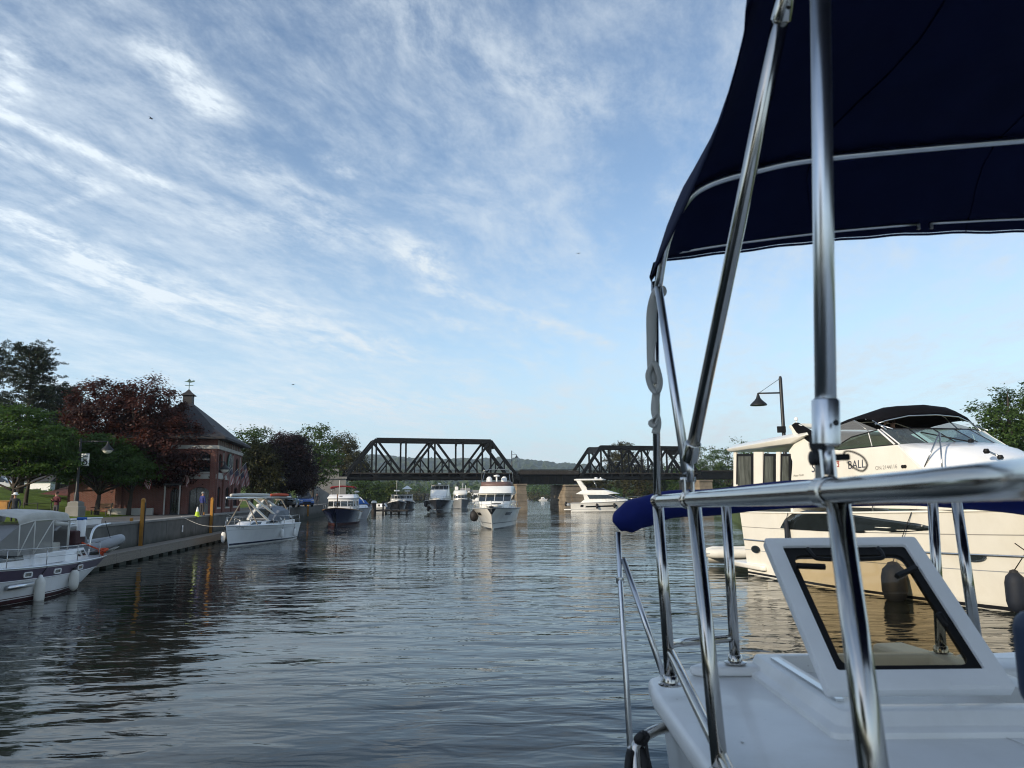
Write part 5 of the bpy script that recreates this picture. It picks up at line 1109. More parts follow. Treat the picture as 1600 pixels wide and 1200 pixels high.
        for k in range(4):
            a = Vector((hx2, hy2, hz2)) + sd_ * (k - 1.5) * 0.018; MB().tube([a, a + dv * (0.045 + 0.008 * (k in (1, 2))), a + dv * 0.07 + Vector((0, -0.012, 0))], [0.009, 0.0085, 0.007], 6).build('finger', 'skin', o, 180)
        a = Vector((hx2, hy2, hz2)) - dv * 0.02 + sd_ * 0.035; MB().tube([a, a + sd_ * 0.025 + dv * 0.03], [0.010, 0.008], 6).build('thumb', 'skin', o, 180)
    return o
mat('skin', (0.42, 0.23, 0.16), 0.6, var=0.1); mat('hair_grey', (0.35, 0.34, 0.32), 0.8); mat('hair_brown', (0.05, 0.03, 0.02), 0.8)
SK = (0.42, 0.23, 0.16)
clothes('maroon_outfit', SK, (0.075, 0.008, 0.014), (0.05, 0.045, 0.05), None)
clothes('blue_outfit', SK, (0.02, 0.03, 0.16), (0.035, 0.03, 0.03), None)
clothes('dark_outfit', SK, (0.02, 0.022, 0.03), (0.02, 0.02, 0.025), None)
p = on_z(86, 814, GZ); person('person in a maroon sweatshirt on the lawn edge looking down at their hands', p, R(-15), 'maroon_outfit', 'hair_brown', 'phone', 1.0)
p = on_z(315, 806.5, GZ); person('white-haired person in a blue jacket standing by the visitor centre', p, R(150), 'blue_outfit', 'hair_grey', 'stand', 0.98)
p = at(495, 792, 104); p.z = GZ; person('dark-clothed person standing near the concrete abutment', p, R(10), 'dark_outfit', 'hair_brown', 'stand', 1.0)
p = at(22, 800, 43); p.z = GZ - 0.1; person('person in a white sun hat behind the canvas top of the nearest boat', p, R(20), 'dark_outfit', 'hair_grey', 'stand', 1.0, 'white_paint')

# ------------------------------------------------------------------ parked vehicles
mat('car_blue', (0.02, 0.10, 0.36), 0.25, 0.2, coat=0.8, var=0.05); mat('car_dark', (0.02, 0.026, 0.032), 0.25, 0.3, coat=0.8, var=0.05); mat('car_white', (0.62, 0.63, 0.64), 0.3, coat=0.6, var=0.03)
mat('red_lens', (0.35, 0.01, 0.01), 0.2); mat('tyre', (0.015, 0.015, 0.016), 0.85); mat('rim_alloy', (0.5, 0.5, 0.52), 0.3, 0.9)
def car(lab, cat, nm, p, rz, m, kind='suv'):
    o = thing(nm, lab, cat, p, rz, 'vehicles parked behind the quay')
    L, Wd = 4.7, 1.85
    if kind == 'pickup': L = 5.4
    lo = [(-L / 2, 0.45), (-L / 2 + 0.05, 0.95), (-L / 2 + 0.2, 1.05), (L / 2 - 1.35, 1.10), (L / 2 - 0.35, 0.98), (L / 2 - 0.02, 0.75), (L / 2, 0.4), (L / 2 - 0.1, 0.28), (-L / 2 + 0.1, 0.28)]
    n = len(lo)
    rgs = [[(x * (0.97 if abs(y) > 0.9 else 1), y, z) for x, z in lo] for y in (-Wd / 2, -Wd / 2 + 0.08, Wd / 2 - 0.08, Wd / 2)]
    body = MB().loft(rgs).build('body', m, o, 40, bevel=0.03)
    cb = [(-L / 2 + 0.25, 1.06), (-L / 2 + 0.55, 1.66), (L / 2 - 2.3, 1.70), (L / 2 - 1.45, 1.10)] if kind == 'suv' else [(-0.75, 1.06), (-0.55, 1.74), (0.75, 1.76), (1.5, 1.10)]
    MB().loft([[(x, y * (0.84 if z > 1.3 else 0.97), z) for x, z in cb] for y in (-Wd / 2 + 0.02, Wd / 2 - 0.02)]).build('greenhouse', 'shade_glass', o, 40, bevel=0.03)
    MB().box(((cb[1][0] + cb[2][0]) / 2, 0, 1.715), (cb[2][0] - cb[1][0] + 0.1, Wd * 0.80, 0.06)).build('roof_panel', m, o, None, bevel=0.02)
    for x in (-L / 2 + 0.9, L / 2 - 0.95):
        for s_ in (-1, 1):
            w_ = MB().lathe([(0.20, -0.11), (0.34, -0.10), (0.36, 0.0), (0.34, 0.10), (0.20, 0.11)], 18, (x, s_ * (Wd / 2 - 0.09), 0.36), (0, 1, 0)).build('wheel', 'tyre', o, 60)
            MB().lathe([(0.21, 0), (0.19, 0.02), (0.05, 0.01)], 14, (x, s_ * (Wd / 2 + 0.015), 0.36), (0, s_, 0)).build('rim', 'rim_alloy', w_, 60)
    for s_ in (-1, 1):
        MB().box((L / 2 - 0.10, s_ * 0.68, 0.78), (0.14, 0.34, 0.14)).build('headlight', 'lamp_glass', o, None, bevel=0.03); MB().box((-L / 2 + 0.03, s_ * 0.8, 0.86), (0.1, 0.16, 0.26)).build('tail_light', 'red_lens', o, None, bevel=0.02)
        MB().box((cb[3][0] - 0.2, s_ * (Wd / 2 + 0.08), 1.14), (0.1, 0.18, 0.14)).build('door_mirror', m, o, None, bevel=0.03)
    MB().box((L / 2 + 0.01, 0, 0.60), (0.05, 0.95, 0.16)).build('grille', 'black_plastic', o); MB().box((L / 2 + 0.0, 0, 0.40), (0.10, Wd * 0.9, 0.14)).build('bumper', 'black_plastic', o, None, bevel=0.03)
    return o
p = at(472, 793, 97); p.z = GZ; car('blue pickup truck parked beyond the purple maple facing the water', 'truck', 'pickup_truck', p, R(-62), 'car_blue', 'pickup')
p = at(443, 793, 90); p.z = GZ; car('dark car parked between the lowered-mast boat and the blue pickup', 'car', 'parked_car', p, R(-60), 'car_dark')
p = foot(0, 84); car('white sport utility vehicle at the top of the lawn by the frame edge', 'car', 'parked_car', p, R(15), 'car_white')
# small white house glimpsed at the back of the park
o = thing('white_house', 'pale clapboard house glimpsed behind the trunks at the top of the lawn', 'house', foot(45, 98))
MB().box((0, 0, 1.6), (9, 6, 3.2)).build('wall', 'white_paint', o); MB().loft([[(-4.8, -3.4, 3.2), (4.8, -3.4, 3.2), (4.8, 3.4, 3.2), (-4.8, 3.4, 3.2)], [(-4.8, -0.05, 5.2), (4.8, -0.05, 5.2), (4.8, 0.05, 5.2), (-4.8, 0.05, 5.2)]]).build('roof', 'slate', o)
for x in (-2.8, 0.2, 2.8): 
    w_ = MB().box((x, -3.02, 1.7), (1.0, 0.08, 1.3)).build('window', 'limestone', o); MB().box((x, -3.07, 1.7), (0.84, 0.03, 1.14)).build('pane', 'shade_glass', w_)
# ------------------------------------------------------------------ boats: shared hull and superstructure shapes
class Hull:
    def __init__(s, L, B, fs, fb, rake=1.6, ov=0.0, t0=0.42, p=2.1, wl=0.88, wt=0.2, wp=1.6, flare=1.3, stern=1.0, sag=0.0, nose=0.02):
        s.__dict__.update(locals())
    def sheer(s, t): return s.fs + (s.fb - s.fs) * t ** 1.7 - s.sag * math.sin(math.pi * t)
    def P(s, t, v, side=1, off=0.0):
        bs = s.B / 2 * (1 - (max(0, (t - s.t0) / (1 - s.t0))) ** s.p) * (1 - (1 - s.stern) * max(0, 1 - t / 0.35) ** 2) + s.nose
        bw = s.B / 2 * s.wl * (1 - (max(0, (t - s.wt) / (1 - s.wt))) ** s.wp) * (1 - (1 - s.stern) * 1.4 * max(0, 1 - t / 0.35) ** 2) + s.nose * 0.5
        vv = max(v, 0)
        y = bw + (bs - bw) * vv ** s.flare
        if v < 0: y *= (1 + v)
        x0 = s.ov * (1 - vv); x1 = s.L - s.rake * max(0.0, 1 - vv) ** 1.15
        z = v * s.sheer(t) if v >= 0 else v * 0.7
        return Vector((x0 + (x1 - x0) * t, side * (y + off), z))
    def mesh(s, nt=28, nv=9):
        m = MB(); T = [(i / (nt - 1)) for i in range(nt)]; T = [t if t < 0.5 else 0.5 + (t - 0.5) * (1.15 - 0.15 * (t - 0.5) / 0.5) for t in T]; T[-1] = 1.0
        V = [-0.6, -0.25] + [k / (nv - 1) for k in range(nv)]
        rows_ = [[s.P(t, v, -1) for v in reversed(V)] + [s.P(t, v, 1) for v in V] for t in T]
        m.loft(rows_, closed=False); n = len(rows_[0])
        m.add(rows_[0], [tuple(range(n))])                                   # transom
        dk_ = [[s.P(t, 1, -1), s.P(t, 1, -1) * 0.5 + s.P(t, 1, 1) * 0.5 + Vector((0, 0, 0.05)), s.P(t, 1, 1)] for t in T]
        m.loft(dk_, closed=False); return m
    def strip(s, side, t0, t1, v0, v1, off=0.006, n=22, taper=False, mbx=None):
        m = mbx or MB(); rows_ = []
        for i in range(n):
            t = t0 + (t1 - t0) * i / (n - 1); a, b = (v0(t) if callable(v0) else v0), (v1(t) if callable(v1) else v1)
            rows_.append([s.P(t, a + (b - a) * k / 3, side, off) for k in range(4)])
        return m.loft(rows_, closed=False)
    def rail_line(s, side, t0, t1, v, off=0.0, n=24): return [s.P(t0 + (t1 - t0) * i / (n - 1), v, side, off) for i in range(n)]
def plan(z, x0, x1, w0, w1, nose=0.4, wm=None):
    xm = (x0 + x1) / 2; wm = wm if wm is not None else (w0 + w1) / 2 * 1.03
    f = [(x1 - nose * q * q, w1 * q) for q in (-1, -0.55, 0, 0.55, 1)]
    return [Vector((x0, -w0, z)), Vector((xm, -wm, z))] + [Vector((x, y, z)) for x, y in f] + [Vector((xm, wm, z)), Vector((x0, w0, z))]
def patch(r0, r1, i, j, u0, u1, v0, v1, off=0.012, th=0.012):
    """a panel lying on the wall between ring points i..j of two stacked outlines"""
    def q(u, v): a = r0[i].lerp(r0[j], u); b = r1[i].lerp(r1[j], u); return a.lerp(b, v)
    p = [q(u0, v0), q(u1, v0), q(u1, v1), q(u0, v1)]; n = (p[1] - p[0]).cross(p[3] - p[0]).normalized()
    c = sum(r0, Vector()) / len(r0)
    if n.dot(p[0] - c) < 0: n = -n
    return MB().prism([x + n * off for x in p], n * th)
def rails(root, pts, h, m='steel', step=2, r=0.014, name='guard_rail', mid=True):
    t = [p + Vector((0, 0, h)) for p in pts]; MB().tube(t, r, 6).build(name, m, root, 180)
    if mid: MB().tube([p + Vector((0, 0, h * 0.5)) for p in pts], r * 0.6, 6).build('guard_wire', m, root, 180)
    for k in range(0, len(pts), step): MB().tube([pts[k], t[k]], r, 6).build('stanchion', m, root, 180)
def fender(p, lab, l=0.62, r=0.13, m='white_paint', end=None, group='boat fenders', tilt=0.0, rope_to=None, cap='rubber'):
    o = thing('fender', lab, 'fender', p, 0, group); o.rotation_euler = (0, tilt, 0)
    MB().lathe([(0.02, -l / 2 - 0.05), (r * 0.45, -l / 2 - 0.02), (r * 0.85, -l / 2 + r * 0.35), (r, -l / 2 + r), (r, l / 2 - r), (r * 0.85, l / 2 - r * 0.35), (r * 0.45, l / 2 + 0.02), (0.03, l / 2 + 0.05)], 16).build('fender_body', m, o, 60)
    MB().lathe([(r * 0.5, l / 2 - 0.01), (r * 0.4, l / 2 + 0.07), (0.02, l / 2 + 0.10)], 12).build('fender_eye', cap, o, 60)
    if rope_to is not None: MB().tube([(0, 0, l / 2 + 0.06), Vector(rope_to) - Vector(p)], 0.012, 5).build('lanyard', 'black_plastic', o, 180)
    return o
mat('purple_stripe', (0.085, 0.062, 0.095), 0.4, var=0.15, vscale=2); mat('antifoul', (0.05, 0.014, 0.016), 0.7, var=0.3, grime=((0.02, 0.02, 0.016), 0.6, 2)); mat('black_paint', (0.015, 0.016, 0.02), 0.35, var=0.2, coat=0.3)
mat('navy_paint', (0.010, 0.014, 0.045), 0.18, var=0.15, coat=0.5); mat('red_canvas', (0.20, 0.012, 0.015), 0.8, var=0.2, bump=0.01, bscale=6); mat('azure_canvas', (0.02, 0.10, 0.34), 0.8, var=0.2, bump=0.01, bscale=6)
mat('grey_canvas', (0.20, 0.22, 0.25), 0.85, var=0.2, bump=0.01, bscale=7); mat('cream_canvas', (0.55, 0.54, 0.50), 0.85, var=0.1, bump=0.01, bscale=6); mat('hypalon', (0.33, 0.35, 0.37), 0.6, var=0.12, vscale=3)
mat('teak', (0.20, 0.11, 0.05), 0.7, var=0.3, vscale=6, stretch=(1, 9, 9)); mat('brown_trim', (0.15, 0.09, 0.075), 0.5, var=0.1); mat('orange_rope', (0.55, 0.08, 0.03), 0.8)
mat('charcoal_hull', (0.030, 0.032, 0.040), 0.2, var=0.1, coat=0.5); mat('cushion', (0.55, 0.53, 0.47), 0.8, var=0.1, bump=0.01, bscale=5); mat('blue_fender', (0.008, 0.012, 0.022), 0.7, var=0.2); mat('text_blue', (0.03, 0.035, 0.06), 0.6); mat('text_red', (0.35, 0.05, 0.04), 0.6); mat('text_grey', (0.28, 0.27, 0.25), 0.7)

# ------------------------------------------------------------------ 1. sailboat with canvas enclosure, nearest on the west quay (bow towards us, cut by the frame)
hs = Hull(12.2, 3.3, 0.98, 1.55, rake=1.5, ov=1.5, stern=0.74, flare=0.9, wl=0.93, sag=0.08)
sb = thing('sailboat', 'white sailboat with purple stripe and cream canvas enclosure, nearest the wall', 'sailboat', (-16.45, 28.4, 0), R(-88.6))
hs.mesh().build('hull', 'gelcoat_cool', sb, 50)
for s_ in (-1, 1):
    hs.strip(s_, 0.0, 0.985, 0.66, 0.95, 0.006).build('sheer_stripe', 'purple_stripe', sb, 180)
    hs.strip(s_, 0.01, 0.98, -0.05, lambda t: 0.13, 0.006).build('boot_stripe', 'antifoul', sb, 180)
    hs.strip(s_, 0.01, 0.98, 0.16, 0.185, 0.006).build('pin_stripe', 'antifoul', sb, 180)
    MB().tube(hs.rail_line(s_, 0, 0.99, 1.0, 0.01), 0.025, 8).build('toe_rail', 'aluminium', sb, 180)
    MB().tube(hs.rail_line(s_, 0, 0.985, 0.655, 0.008), 0.016, 6).build('rub_strake', 'gelcoat_cool', sb, 180)
    for t in (0.17, 0.30, 0.43, 0.56):
        c = hs.P(t, 0.80, s_, 0.012); ax_ = (hs.P(t + 0.02, 0.8, s_) - hs.P(t - 0.02, 0.8, s_)); M_ = frame(c, ax_, (0, 0, 1))
        if M_.col[2].y * s_ < 0: M_ = frame(c, -ax_, (0, 0, 1))
        g = MB(M_); ringframe(g, rr(-0.20, -0.085, 0.20, 0.085, 0.05), rr(-0.155, -0.05, 0.155, 0.05, 0.03), -0.01, 0.022); f_ = g.build('portlight', 'white_paint', sb, 40)
        MB(M_).prism([(x, y, -0.004) for x, y in rr(-0.16, -0.055, 0.16, 0.055, 0.03)], (0, 0, 0.008)).build('pane', 'dark_glass', f_)
# deck house, aft cabin, cockpit coaming
r0, r1 = plan(1.0, 4.3, 8.4, 1.15, 0.9, 0.5), plan(1.62, 4.4, 7.9, 1.02, 0.7, 0.5)
MB().loft([r0, r1]).build('coach_roof', 'gelcoat_cool', sb, 40, bevel=0.04)
for i, j in ((0, 1), (1, 2), (7, 8), (6, 7)):
    patch(r0, r1, i, j, 0.2, 0.8, 0.35, 0.75).build('cabin_window', 'dark_glass', sb)
r0, r1 = plan(0.92, 0.55, 2.6, 0.95, 1.12, 0.05), plan(1.36, 0.85, 2.55, 0.85, 1.02, 0.05)
MB().loft([r0, r1]).build('aft_cabin', 'gelcoat_cool', sb, 40, bevel=0.04)
for s_ in (1, -1):
    i, j = (7, 8) if s_ > 0 else (0, 1)
    for u_ in (0.15, 0.55): patch(r0, r1, i, j, u_, u_ + 0.22, 0.35, 0.75).build('cabin_window', 'dark_glass', sb)
MB().prism([(2.6, -1.2, 1.0), (4.4, -1.25, 1.0), (4.4, 1.25, 1.0), (2.6, 1.2, 1.0)], (0, 0, 0.38)).build('cockpit_coaming', 'gelcoat_cool', sb, None, bevel=0.04)
# enclosure: roof, roll-down windows, frame hoops
ez0, ez1 = 1.38, 2.66
def ring_e(x, w, zt): return [Vector((x, y, z)) for y, z in ((-w, ez0), (-w * 0.98, ez0 + (zt - ez0) * 0.78), (-w * 0.90, zt - 0.05), (-w * 0.5, zt + 0.03), (0, zt + 0.06), (w * 0.5, zt + 0.03), (w * 0.90, zt - 0.05), (w * 0.98, ez0 + (zt - ez0) * 0.78), (w, ez0))]
hoops = [ring_e(2.35, 1.15, ez1 - 0.06), ring_e(2.55, 1.2, ez1), ring_e(3.5, 1.24, ez1 + 0.05), ring_e(4.5, 1.24, ez1 + 0.04), ring_e(5.2, 1.2, ez1 - 0.10)]
top = MB(); top.loft([h_[1:8] for h_ in hoops], closed=False)
top.build('canvas_roof', 'cream_canvas', sb, 50, thick=0.02)
MB().tube([h_[1] + Vector((0, -0.01, 0.01)) for h_ in hoops], 0.02, 8).build('roof_hem', 'cream_canvas', sb, 180); MB().tube([h_[7] + Vector((0, 0.01, 0.01)) for h_ in hoops], 0.02, 8).build('roof_hem', 'cream_canvas', sb, 180)
for k in range(4):
    for (a, b) in ((0, 1), (7, 8)):
        if k in (1,) :
            # rolled-up panel: open below, roll under the hem
            MB().tube([hoops[k][a if a else 1] + Vector((0.1, 0, -0.14)), hoops[k + 1][a if a else 1] + Vector((-0.1, 0, -0.12))], 0.07, 8).build('rolled_window', 'cream_canvas', sb, 180)
        else:
            MB().add([hoops[k][a], hoops[k + 1][a], hoops[k + 1][b], hoops[k][b]], [(0, 1, 2, 3)]).build('vinyl_window', 'cloudy_vinyl', sb)
            MB().tube([hoops[k][a], hoops[k + 1][b]], 0.022, 6).build('window_seam', 'cream_canvas', sb, 180)
for h_ in hoops[1:]:
    for q in ((0, 1), (8, 7)): MB().tube([h_[q[0]], h_[q[1]]], 0.025, 8).build('hoop', 'cream_canvas', sb, 180)
fw = [hoops[-1][0], hoops[-1][1], hoops[-1][4], hoops[-1][7], hoops[-1][8]]; fz = [Vector((6.4, -1.0, 1.5)), Vector((6.4, 1.0, 1.5))]
MB().add([fw[0], fw[1], fw[3], fw[4], fz[1], fz[0]], [(0, 1, 5), (1, 3 - 1, 4, 5), (2, 3, 4)]).build('dodger_window', 'cloudy_vinyl', sb)
MB().add([hoops[0][0], hoops[0][1], hoops[0][7], hoops[0][8]], [(0, 1, 2, 3)]).build('vinyl_window', 'cloudy_vinyl', sb)
MB().box((3.3, 0, 1.5), (1.6, 1.9, 0.28)).build('cockpit_seat', 'cushion', sb, None, bevel=0.05)
# stern gear: pushpit, solar panel, davits, rail clutter
for s_ in (-1, 1):
    pts = hs.rail_line(s_, 0.05, 0.62, 1.0, -0.05, 12); rails(sb, pts, 0.55, 'steel', 3, 0.014, 'life_line')
    MB().tube(spline([(0.25, s_ * 0.7, 1.0), (0.1, s_ * 0.7, 1.75), (-0.25, s_ * 0.7, 2.05), (-1.2, s_ * 0.7, 2.12)], 5), 0.045, 8).build('davit', 'aluminium', sb, 180)
MB().prism([(0.2, -0.75, 1.25), (0.2, 0.75, 1.25), (0.72, 0.75, 1.95), (0.72, -0.75, 1.95)], (0.03, 0, -0.02)).build('solar_panel', 'hypalon', sb, None, bevel=0.005)
for k in range(4): MB().prism([(0.185 + 0.13 * k, -0.72, 1.264 + 0.175 * k), (0.185 + 0.13 * k, 0.72, 1.264 + 0.175 * k), (0.195 + 0.13 * k, 0.72, 1.278 + 0.175 * k), (0.195 + 0.13 * k, -0.72, 1.278 + 0.175 * k)], (-0.012, 0, 0.01)).build('panel_rib', 'white_paint', sb)
MB().tube([(1.55, 1.15, 1.55), (0.15, 1.28, 1.12)], 0.03, 6).build('boat_hook', 'orange_rope', sb, 180)
MB().tube(spline([(0.1, 1.15, 1.02), (0.25, 1.25, 1.15), (0.05, 1.3, 1.22), (0.1, 1.05, 1.2), (0.3, 1.2, 1.08)], 4), 0.05, 6).build('rope_heap', 'orange_rope', sb, 180)
MB().box((1.3, 0.5, 1.72), (0.7, 0.9, 0.5)).build('deck_locker', 'antifoul', sb, None, bevel=0.06); MB().lathe([(0.14, -0.3), (0.16, 0.25), (0.08, 0.34)], 12, (1.2, 0.9, 2.05)).build('outboard_motor', 'gelcoat_cool', sb, 60)
MB().box((1.2, 0.9, 2.38), (0.3, 0.24, 0.1)).build('motor_cover', 'azure_canvas', sb, None, bevel=0.03)
a_ = hs.P(0.50, 0.5, 1, 0.12); b_ = hs.P(0.405, 0.52, 1, 0.12); MB().tube([a_, b_], 0.075, 10).build('stowed_pole', 'aluminium', sb, 180)
SM = Matrix.Translation((-16.45, 28.4, 0)) @ Matrix.Rotation(R(-88.6), 4, 'Z')
c = SM @ hs.P(0.36, 0.28, 1, 0.15); fender(c, 'long white fender hanging amidships from the purple-striped sailboat', 0.78, 0.15, 'off_white', rope_to=SM @ hs.P(0.36, 1.0, 1, 0.0), cap='white_paint')
c = SM @ hs.P(0.185, 0.42, 1, 0.16); fender(c, 'white fender with black cap near the stern of the purple-striped sailboat', 0.62, 0.15, 'off_white', rope_to=SM @ hs.P(0.19, 1.0, 1, 0.0))
# grey inflatable hung on the davits
dg = thing('inflatable_dinghy', 'grey inflatable dinghy slung across the stern of the purple-striped sailboat', 'dinghy', SM @ Vector((-0.95, 0, 1.22)), R(-88.6 + 82))
dg.rotation_euler = (R(12), R(-6), R(-4))
dpts = [(-1.35, 0.52, 0), (-0.6, 0.55, 0), (0.4, 0.55, 0.02), (1.05, 0.36, 0.10), (1.32, 0.0, 0.17), (1.05, -0.36, 0.10), (0.4, -0.55, 0.02), (-0.6, -0.55, 0), (-1.35, -0.52, 0)]
MB().tube(spline(dpts, 5), [0.12] + [0.19] * 39 + [0.12], 12).build('buoyancy_tube', 'hypalon', dg, 180)
MB().tube([p + Vector((0, 0, 0)) for p in spline([(x * 1.075, y * 1.26 + 0.0, z - 0.02) for x, y, z in dpts], 5)], 0.035, 6).build('rubbing_strake', 'white_paint', dg, 180)
dh = [[Vector((x, 0.5 * w_ * q, -0.12 - d_ * (1 - abs(q)))) for q in (-1, -0.5, 0, 0.5, 1)] for x, w_, d_ in ((-1.2, 1.0, 0.12), (0.2, 1.0, 0.2), (0.85, 0.75, 0.16), (1.2, 0.3, 0.02))]
MB().loft(dh, closed=False).build('hull_bottom', 'off_white', dg, 180, thick=0.02)
MB().box((-1.15, 0, 0.02), (0.06, 0.9, 0.36)).build('transom_board', 'hypalon', dg, None, bevel=0.01); MB().box((-0.2, 0, 0.1), (0.24, 0.9, 0.05)).build('seat', 'weathered_wood', dg, None, bevel=0.01)
MB().tube([(1.0, 0, 0.2), (0.9, 0, 0.95)], 0.012, 5).build('lifting_line', 'black_plastic', dg, 180); MB().tube([(-1.0, 0, 0.1), (-0.9, 0, 0.95)], 0.012, 5).build('lifting_line', 'black_plastic', dg, 180)
# a white boat rail box behind on the quay side (long white locker lying on the wall)
o = thing('dock_locker', 'long white dock locker lying on the quay behind the sailboat stern', 'locker', (wall_x(35) - 0.7, 35.5, GZ + 0.06), R(97))
MB().box((0, 0, 0.14), (3.4, 0.6, 0.28)).build('case', 'gelcoat_cool', o, None, bevel=0.03); MB().box((0, 0, 0.32), (3.5, 0.7, 0.06)).build('lid', 'gelcoat_cool', o, None, bevel=0.02)

# ------------------------------------------------------------------ 2. sailboat with lowered mast
h2 = Hull(9.9, 3.1, 1.16, 1.30, rake=0.5, ov=0.15, t0=0.35, p=2.0, wl=0.90, wt=0.1, wp=1.35, flare=1.1, stern=0.9)
L2 = Vector((-17.45, 57.2, 0)); A2 = R(-93)
s2 = thing('sailboat', 'white sailboat with lowered mast on timber crutches, moored by the number plates', 'sailboat', L2, A2, None); M2 = Matrix.Translation(L2) @ Matrix.Rotation(A2, 4, 'Z')
h2.mesh().build('hull', 'gelcoat_cool', s2, 50)
for s_ in (-1, 1):
    h2.strip(s_, 0.0, 0.99, -0.05, 0.055, 0.006).build('boot_stripe', 'off_white', s2, 180); h2.strip(s_, 0.0, 0.99, 0.057, 0.15, 0.006).build('water_stripe', 'navy_paint', s2, 180)
    h2.strip(s_, 0.0, 0.99, 0.80, 0.815, 0.006).build('pin_stripe', 'hypalon', s2, 180); MB().tube(h2.rail_line(s_, 0, 0.99, 1.0, 0.01), 0.03, 8).build('toe_rail', 'aluminium', s2, 180)
    rails(s2, h2.rail_line(s_, 0.02, 0.55, 1.0, -0.06, 10), 0.58, 'steel', 3, 0.014, 'life_line'); rails(s2, h2.rail_line(s_, 0.80, 0.985, 1.0, -0.05, 7), 0.55, 'steel', 3, 0.015, 'pulpit')
c = h2.P(0.93, 0.885, 1, 0.012); ax_ = h2.P(0.88, 0.885, 1) - h2.P(0.95, 0.885, 1)
lettering('boat_name', 'Wee Bay', 'text_blue', s2, frame(c, ax_, (0, 0, 1)), 0.20, 0.25)
r0, r1 = plan(1.18, 3.2, 8.3, 1.05, 0.45, 0.5), plan(1.50, 3.4, 7.3, 0.92, 0.45, 0.5)
MB().loft([r0, r1]).build('coach_roof', 'gelcoat_cool', s2, 40, bevel=0.05)
for i, j in ((0, 1), (7, 8), (1, 2), (6, 7)): patch(r0, r1, i, j, 0.15, 0.8, 0.3, 0.75).build('cabin_window', 'dark_glass', s2)
for x, y in ((6.6, 0.0), (5.3, 0.4), (4.4, -0.3)): MB().box((x, y, 1.54), (0.62, 0.6, 0.06)).build('deck_hatch', 'dark_glass', s2, None, bevel=0.015)
MB().prism([(0.4, -1.1, 1.14), (3.2, -1.15, 1.14), (3.2, 1.15, 1.14), (0.4, 1.1, 1.14)], (0, 0, 0.28)).build('cockpit_coaming', 'gelcoat_cool', s2, None, bevel=0.04)
dd_ = [[Vector((x, y, z)) for y, z in ((-w_, 1.4), (-w_ * 0.95, 1.4 + hh * 0.7), (-w_ * 0.5, 1.4 + hh), (0, 1.4 + hh * 1.05), (w_ * 0.5, 1.4 + hh), (w_ * 0.95, 1.4 + hh * 0.7), (w_, 1.4))] for x, w_, hh in ((1.6, 1.1, 0.95), (2.6, 1.12, 1.05), (3.6, 1.1, 0.95), (4.5, 1.0, 0.12))]
MB().loft(dd_, closed=False).build('dodger', 'grey_canvas', s2, 50, thick=0.02)
MB().prism([Vector((3.75, -0.6, 2.25)), Vector((3.75, 0.6, 2.25)), Vector((4.42, 0.55, 1.66)), Vector((4.42, -0.55, 1.66))], (0.03, 0, 0.03)).build('dodger_window', 'dark_glass', s2)
# timber crutches and the mast lying over them
mz = 3.05
for x, w_ in ((7.2, 1.0), (3.9, 1.1), (0.7, 1.1)):
    for s_ in (-1, 1): MB().beam((x + 0.1, s_ * w_, 1.3), (x, s_ * 0.12, mz - 0.12), 0.10, 0.05).build('crutch_leg', 'weathered_wood', s2)
    MB().beam((x, -0.35, mz - 0.16), (x, 0.35, mz - 0.16), 0.08, 0.1).build('crutch_saddle', 'weathered_wood', s2)
for a, b in (((7.2, 0.1, mz - 0.1), (5.2, 0.9, 1.5)), ((5.6, 0.1, mz - 0.1), (3.3, 1.1, 1.5)), ((3.9, 0.1, mz - 0.1), (1.2, 1.1, 1.6)), ((3.9, 0, mz - 0.2), (6.0, -0.2, 1.6))): MB().beam(a, b, 0.15, 0.10).build('crutch_brace', 'off_white', s2)
MB().tube([(9.9, 0, mz), (6.5, 0, mz), (3.0, 0, mz + 0.02), (-1.6, 0, mz - 0.02)], 0.085, 10).build('mast', 'aluminium', s2, 180)
MB().tube(spline([(9.4, 0.05, mz + 0.16), (7, 0.06, mz + 0.2), (4.5, 0.05, mz + 0.19), (2.9, 0.02, mz + 0.17)], 5), 0.10, 10).build('furled_sail', 'cream_canvas', s2, 180)
MB().tube(spline([(2.7, 0.05, mz + 0.16), (1.2, 0.06, mz + 0.2), (-0.8, 0.05, mz + 0.17)], 5), 0.10, 10).build('sail_cover', 'orange_rope', s2, 180)
for x in (5.6, 3.1): MB().lathe([(0.05, -0.16), (0.16, -0.1), (0.18, 0), (0.1, 0.08)], 12, (x, 0.35, mz - 0.5)).build('deck_lamp', 'lamp_glass', s2, 60)
for y in (-0.4, 0.4): MB().tube([(0.1, y, 1.2), (0.1, y, 2.3), (-0.35, y, 2.3), (-0.35, y, 1.0)], 0.03, 6).build('stern_ladder', 'steel', s2, 180)
MB().lathe([(0.16, -0.28), (0.17, 0.2), (0.09, 0.28)], 12, (-0.35, 0.5, 0.95)).build('outboard_motor', 'gelcoat_cool', s2, 60)
fender(M2 @ h2.P(0.40, 0.48, 1, 0.13), 'white fender midway along the lowered-mast sailboat', 0.58, 0.12, 'white_paint', rope_to=M2 @ h2.P(0.40, 1, 1)); fender(M2 @ h2.P(0.93, 0.45, -1, 0.30), 'white fender hanging by the wall at the bow of the lowered-mast sailboat', 0.62, 0.13, 'white_paint', rope_to=M2 @ h2.P(0.93, 1, -1))
fender(M2 @ h2.P(0.16, 0.45, 1, 0.13), 'small white fender at the stern of the lowered-mast sailboat', 0.5, 0.11, 'white_paint', rope_to=M2 @ h2.P(0.16, 1, 1))
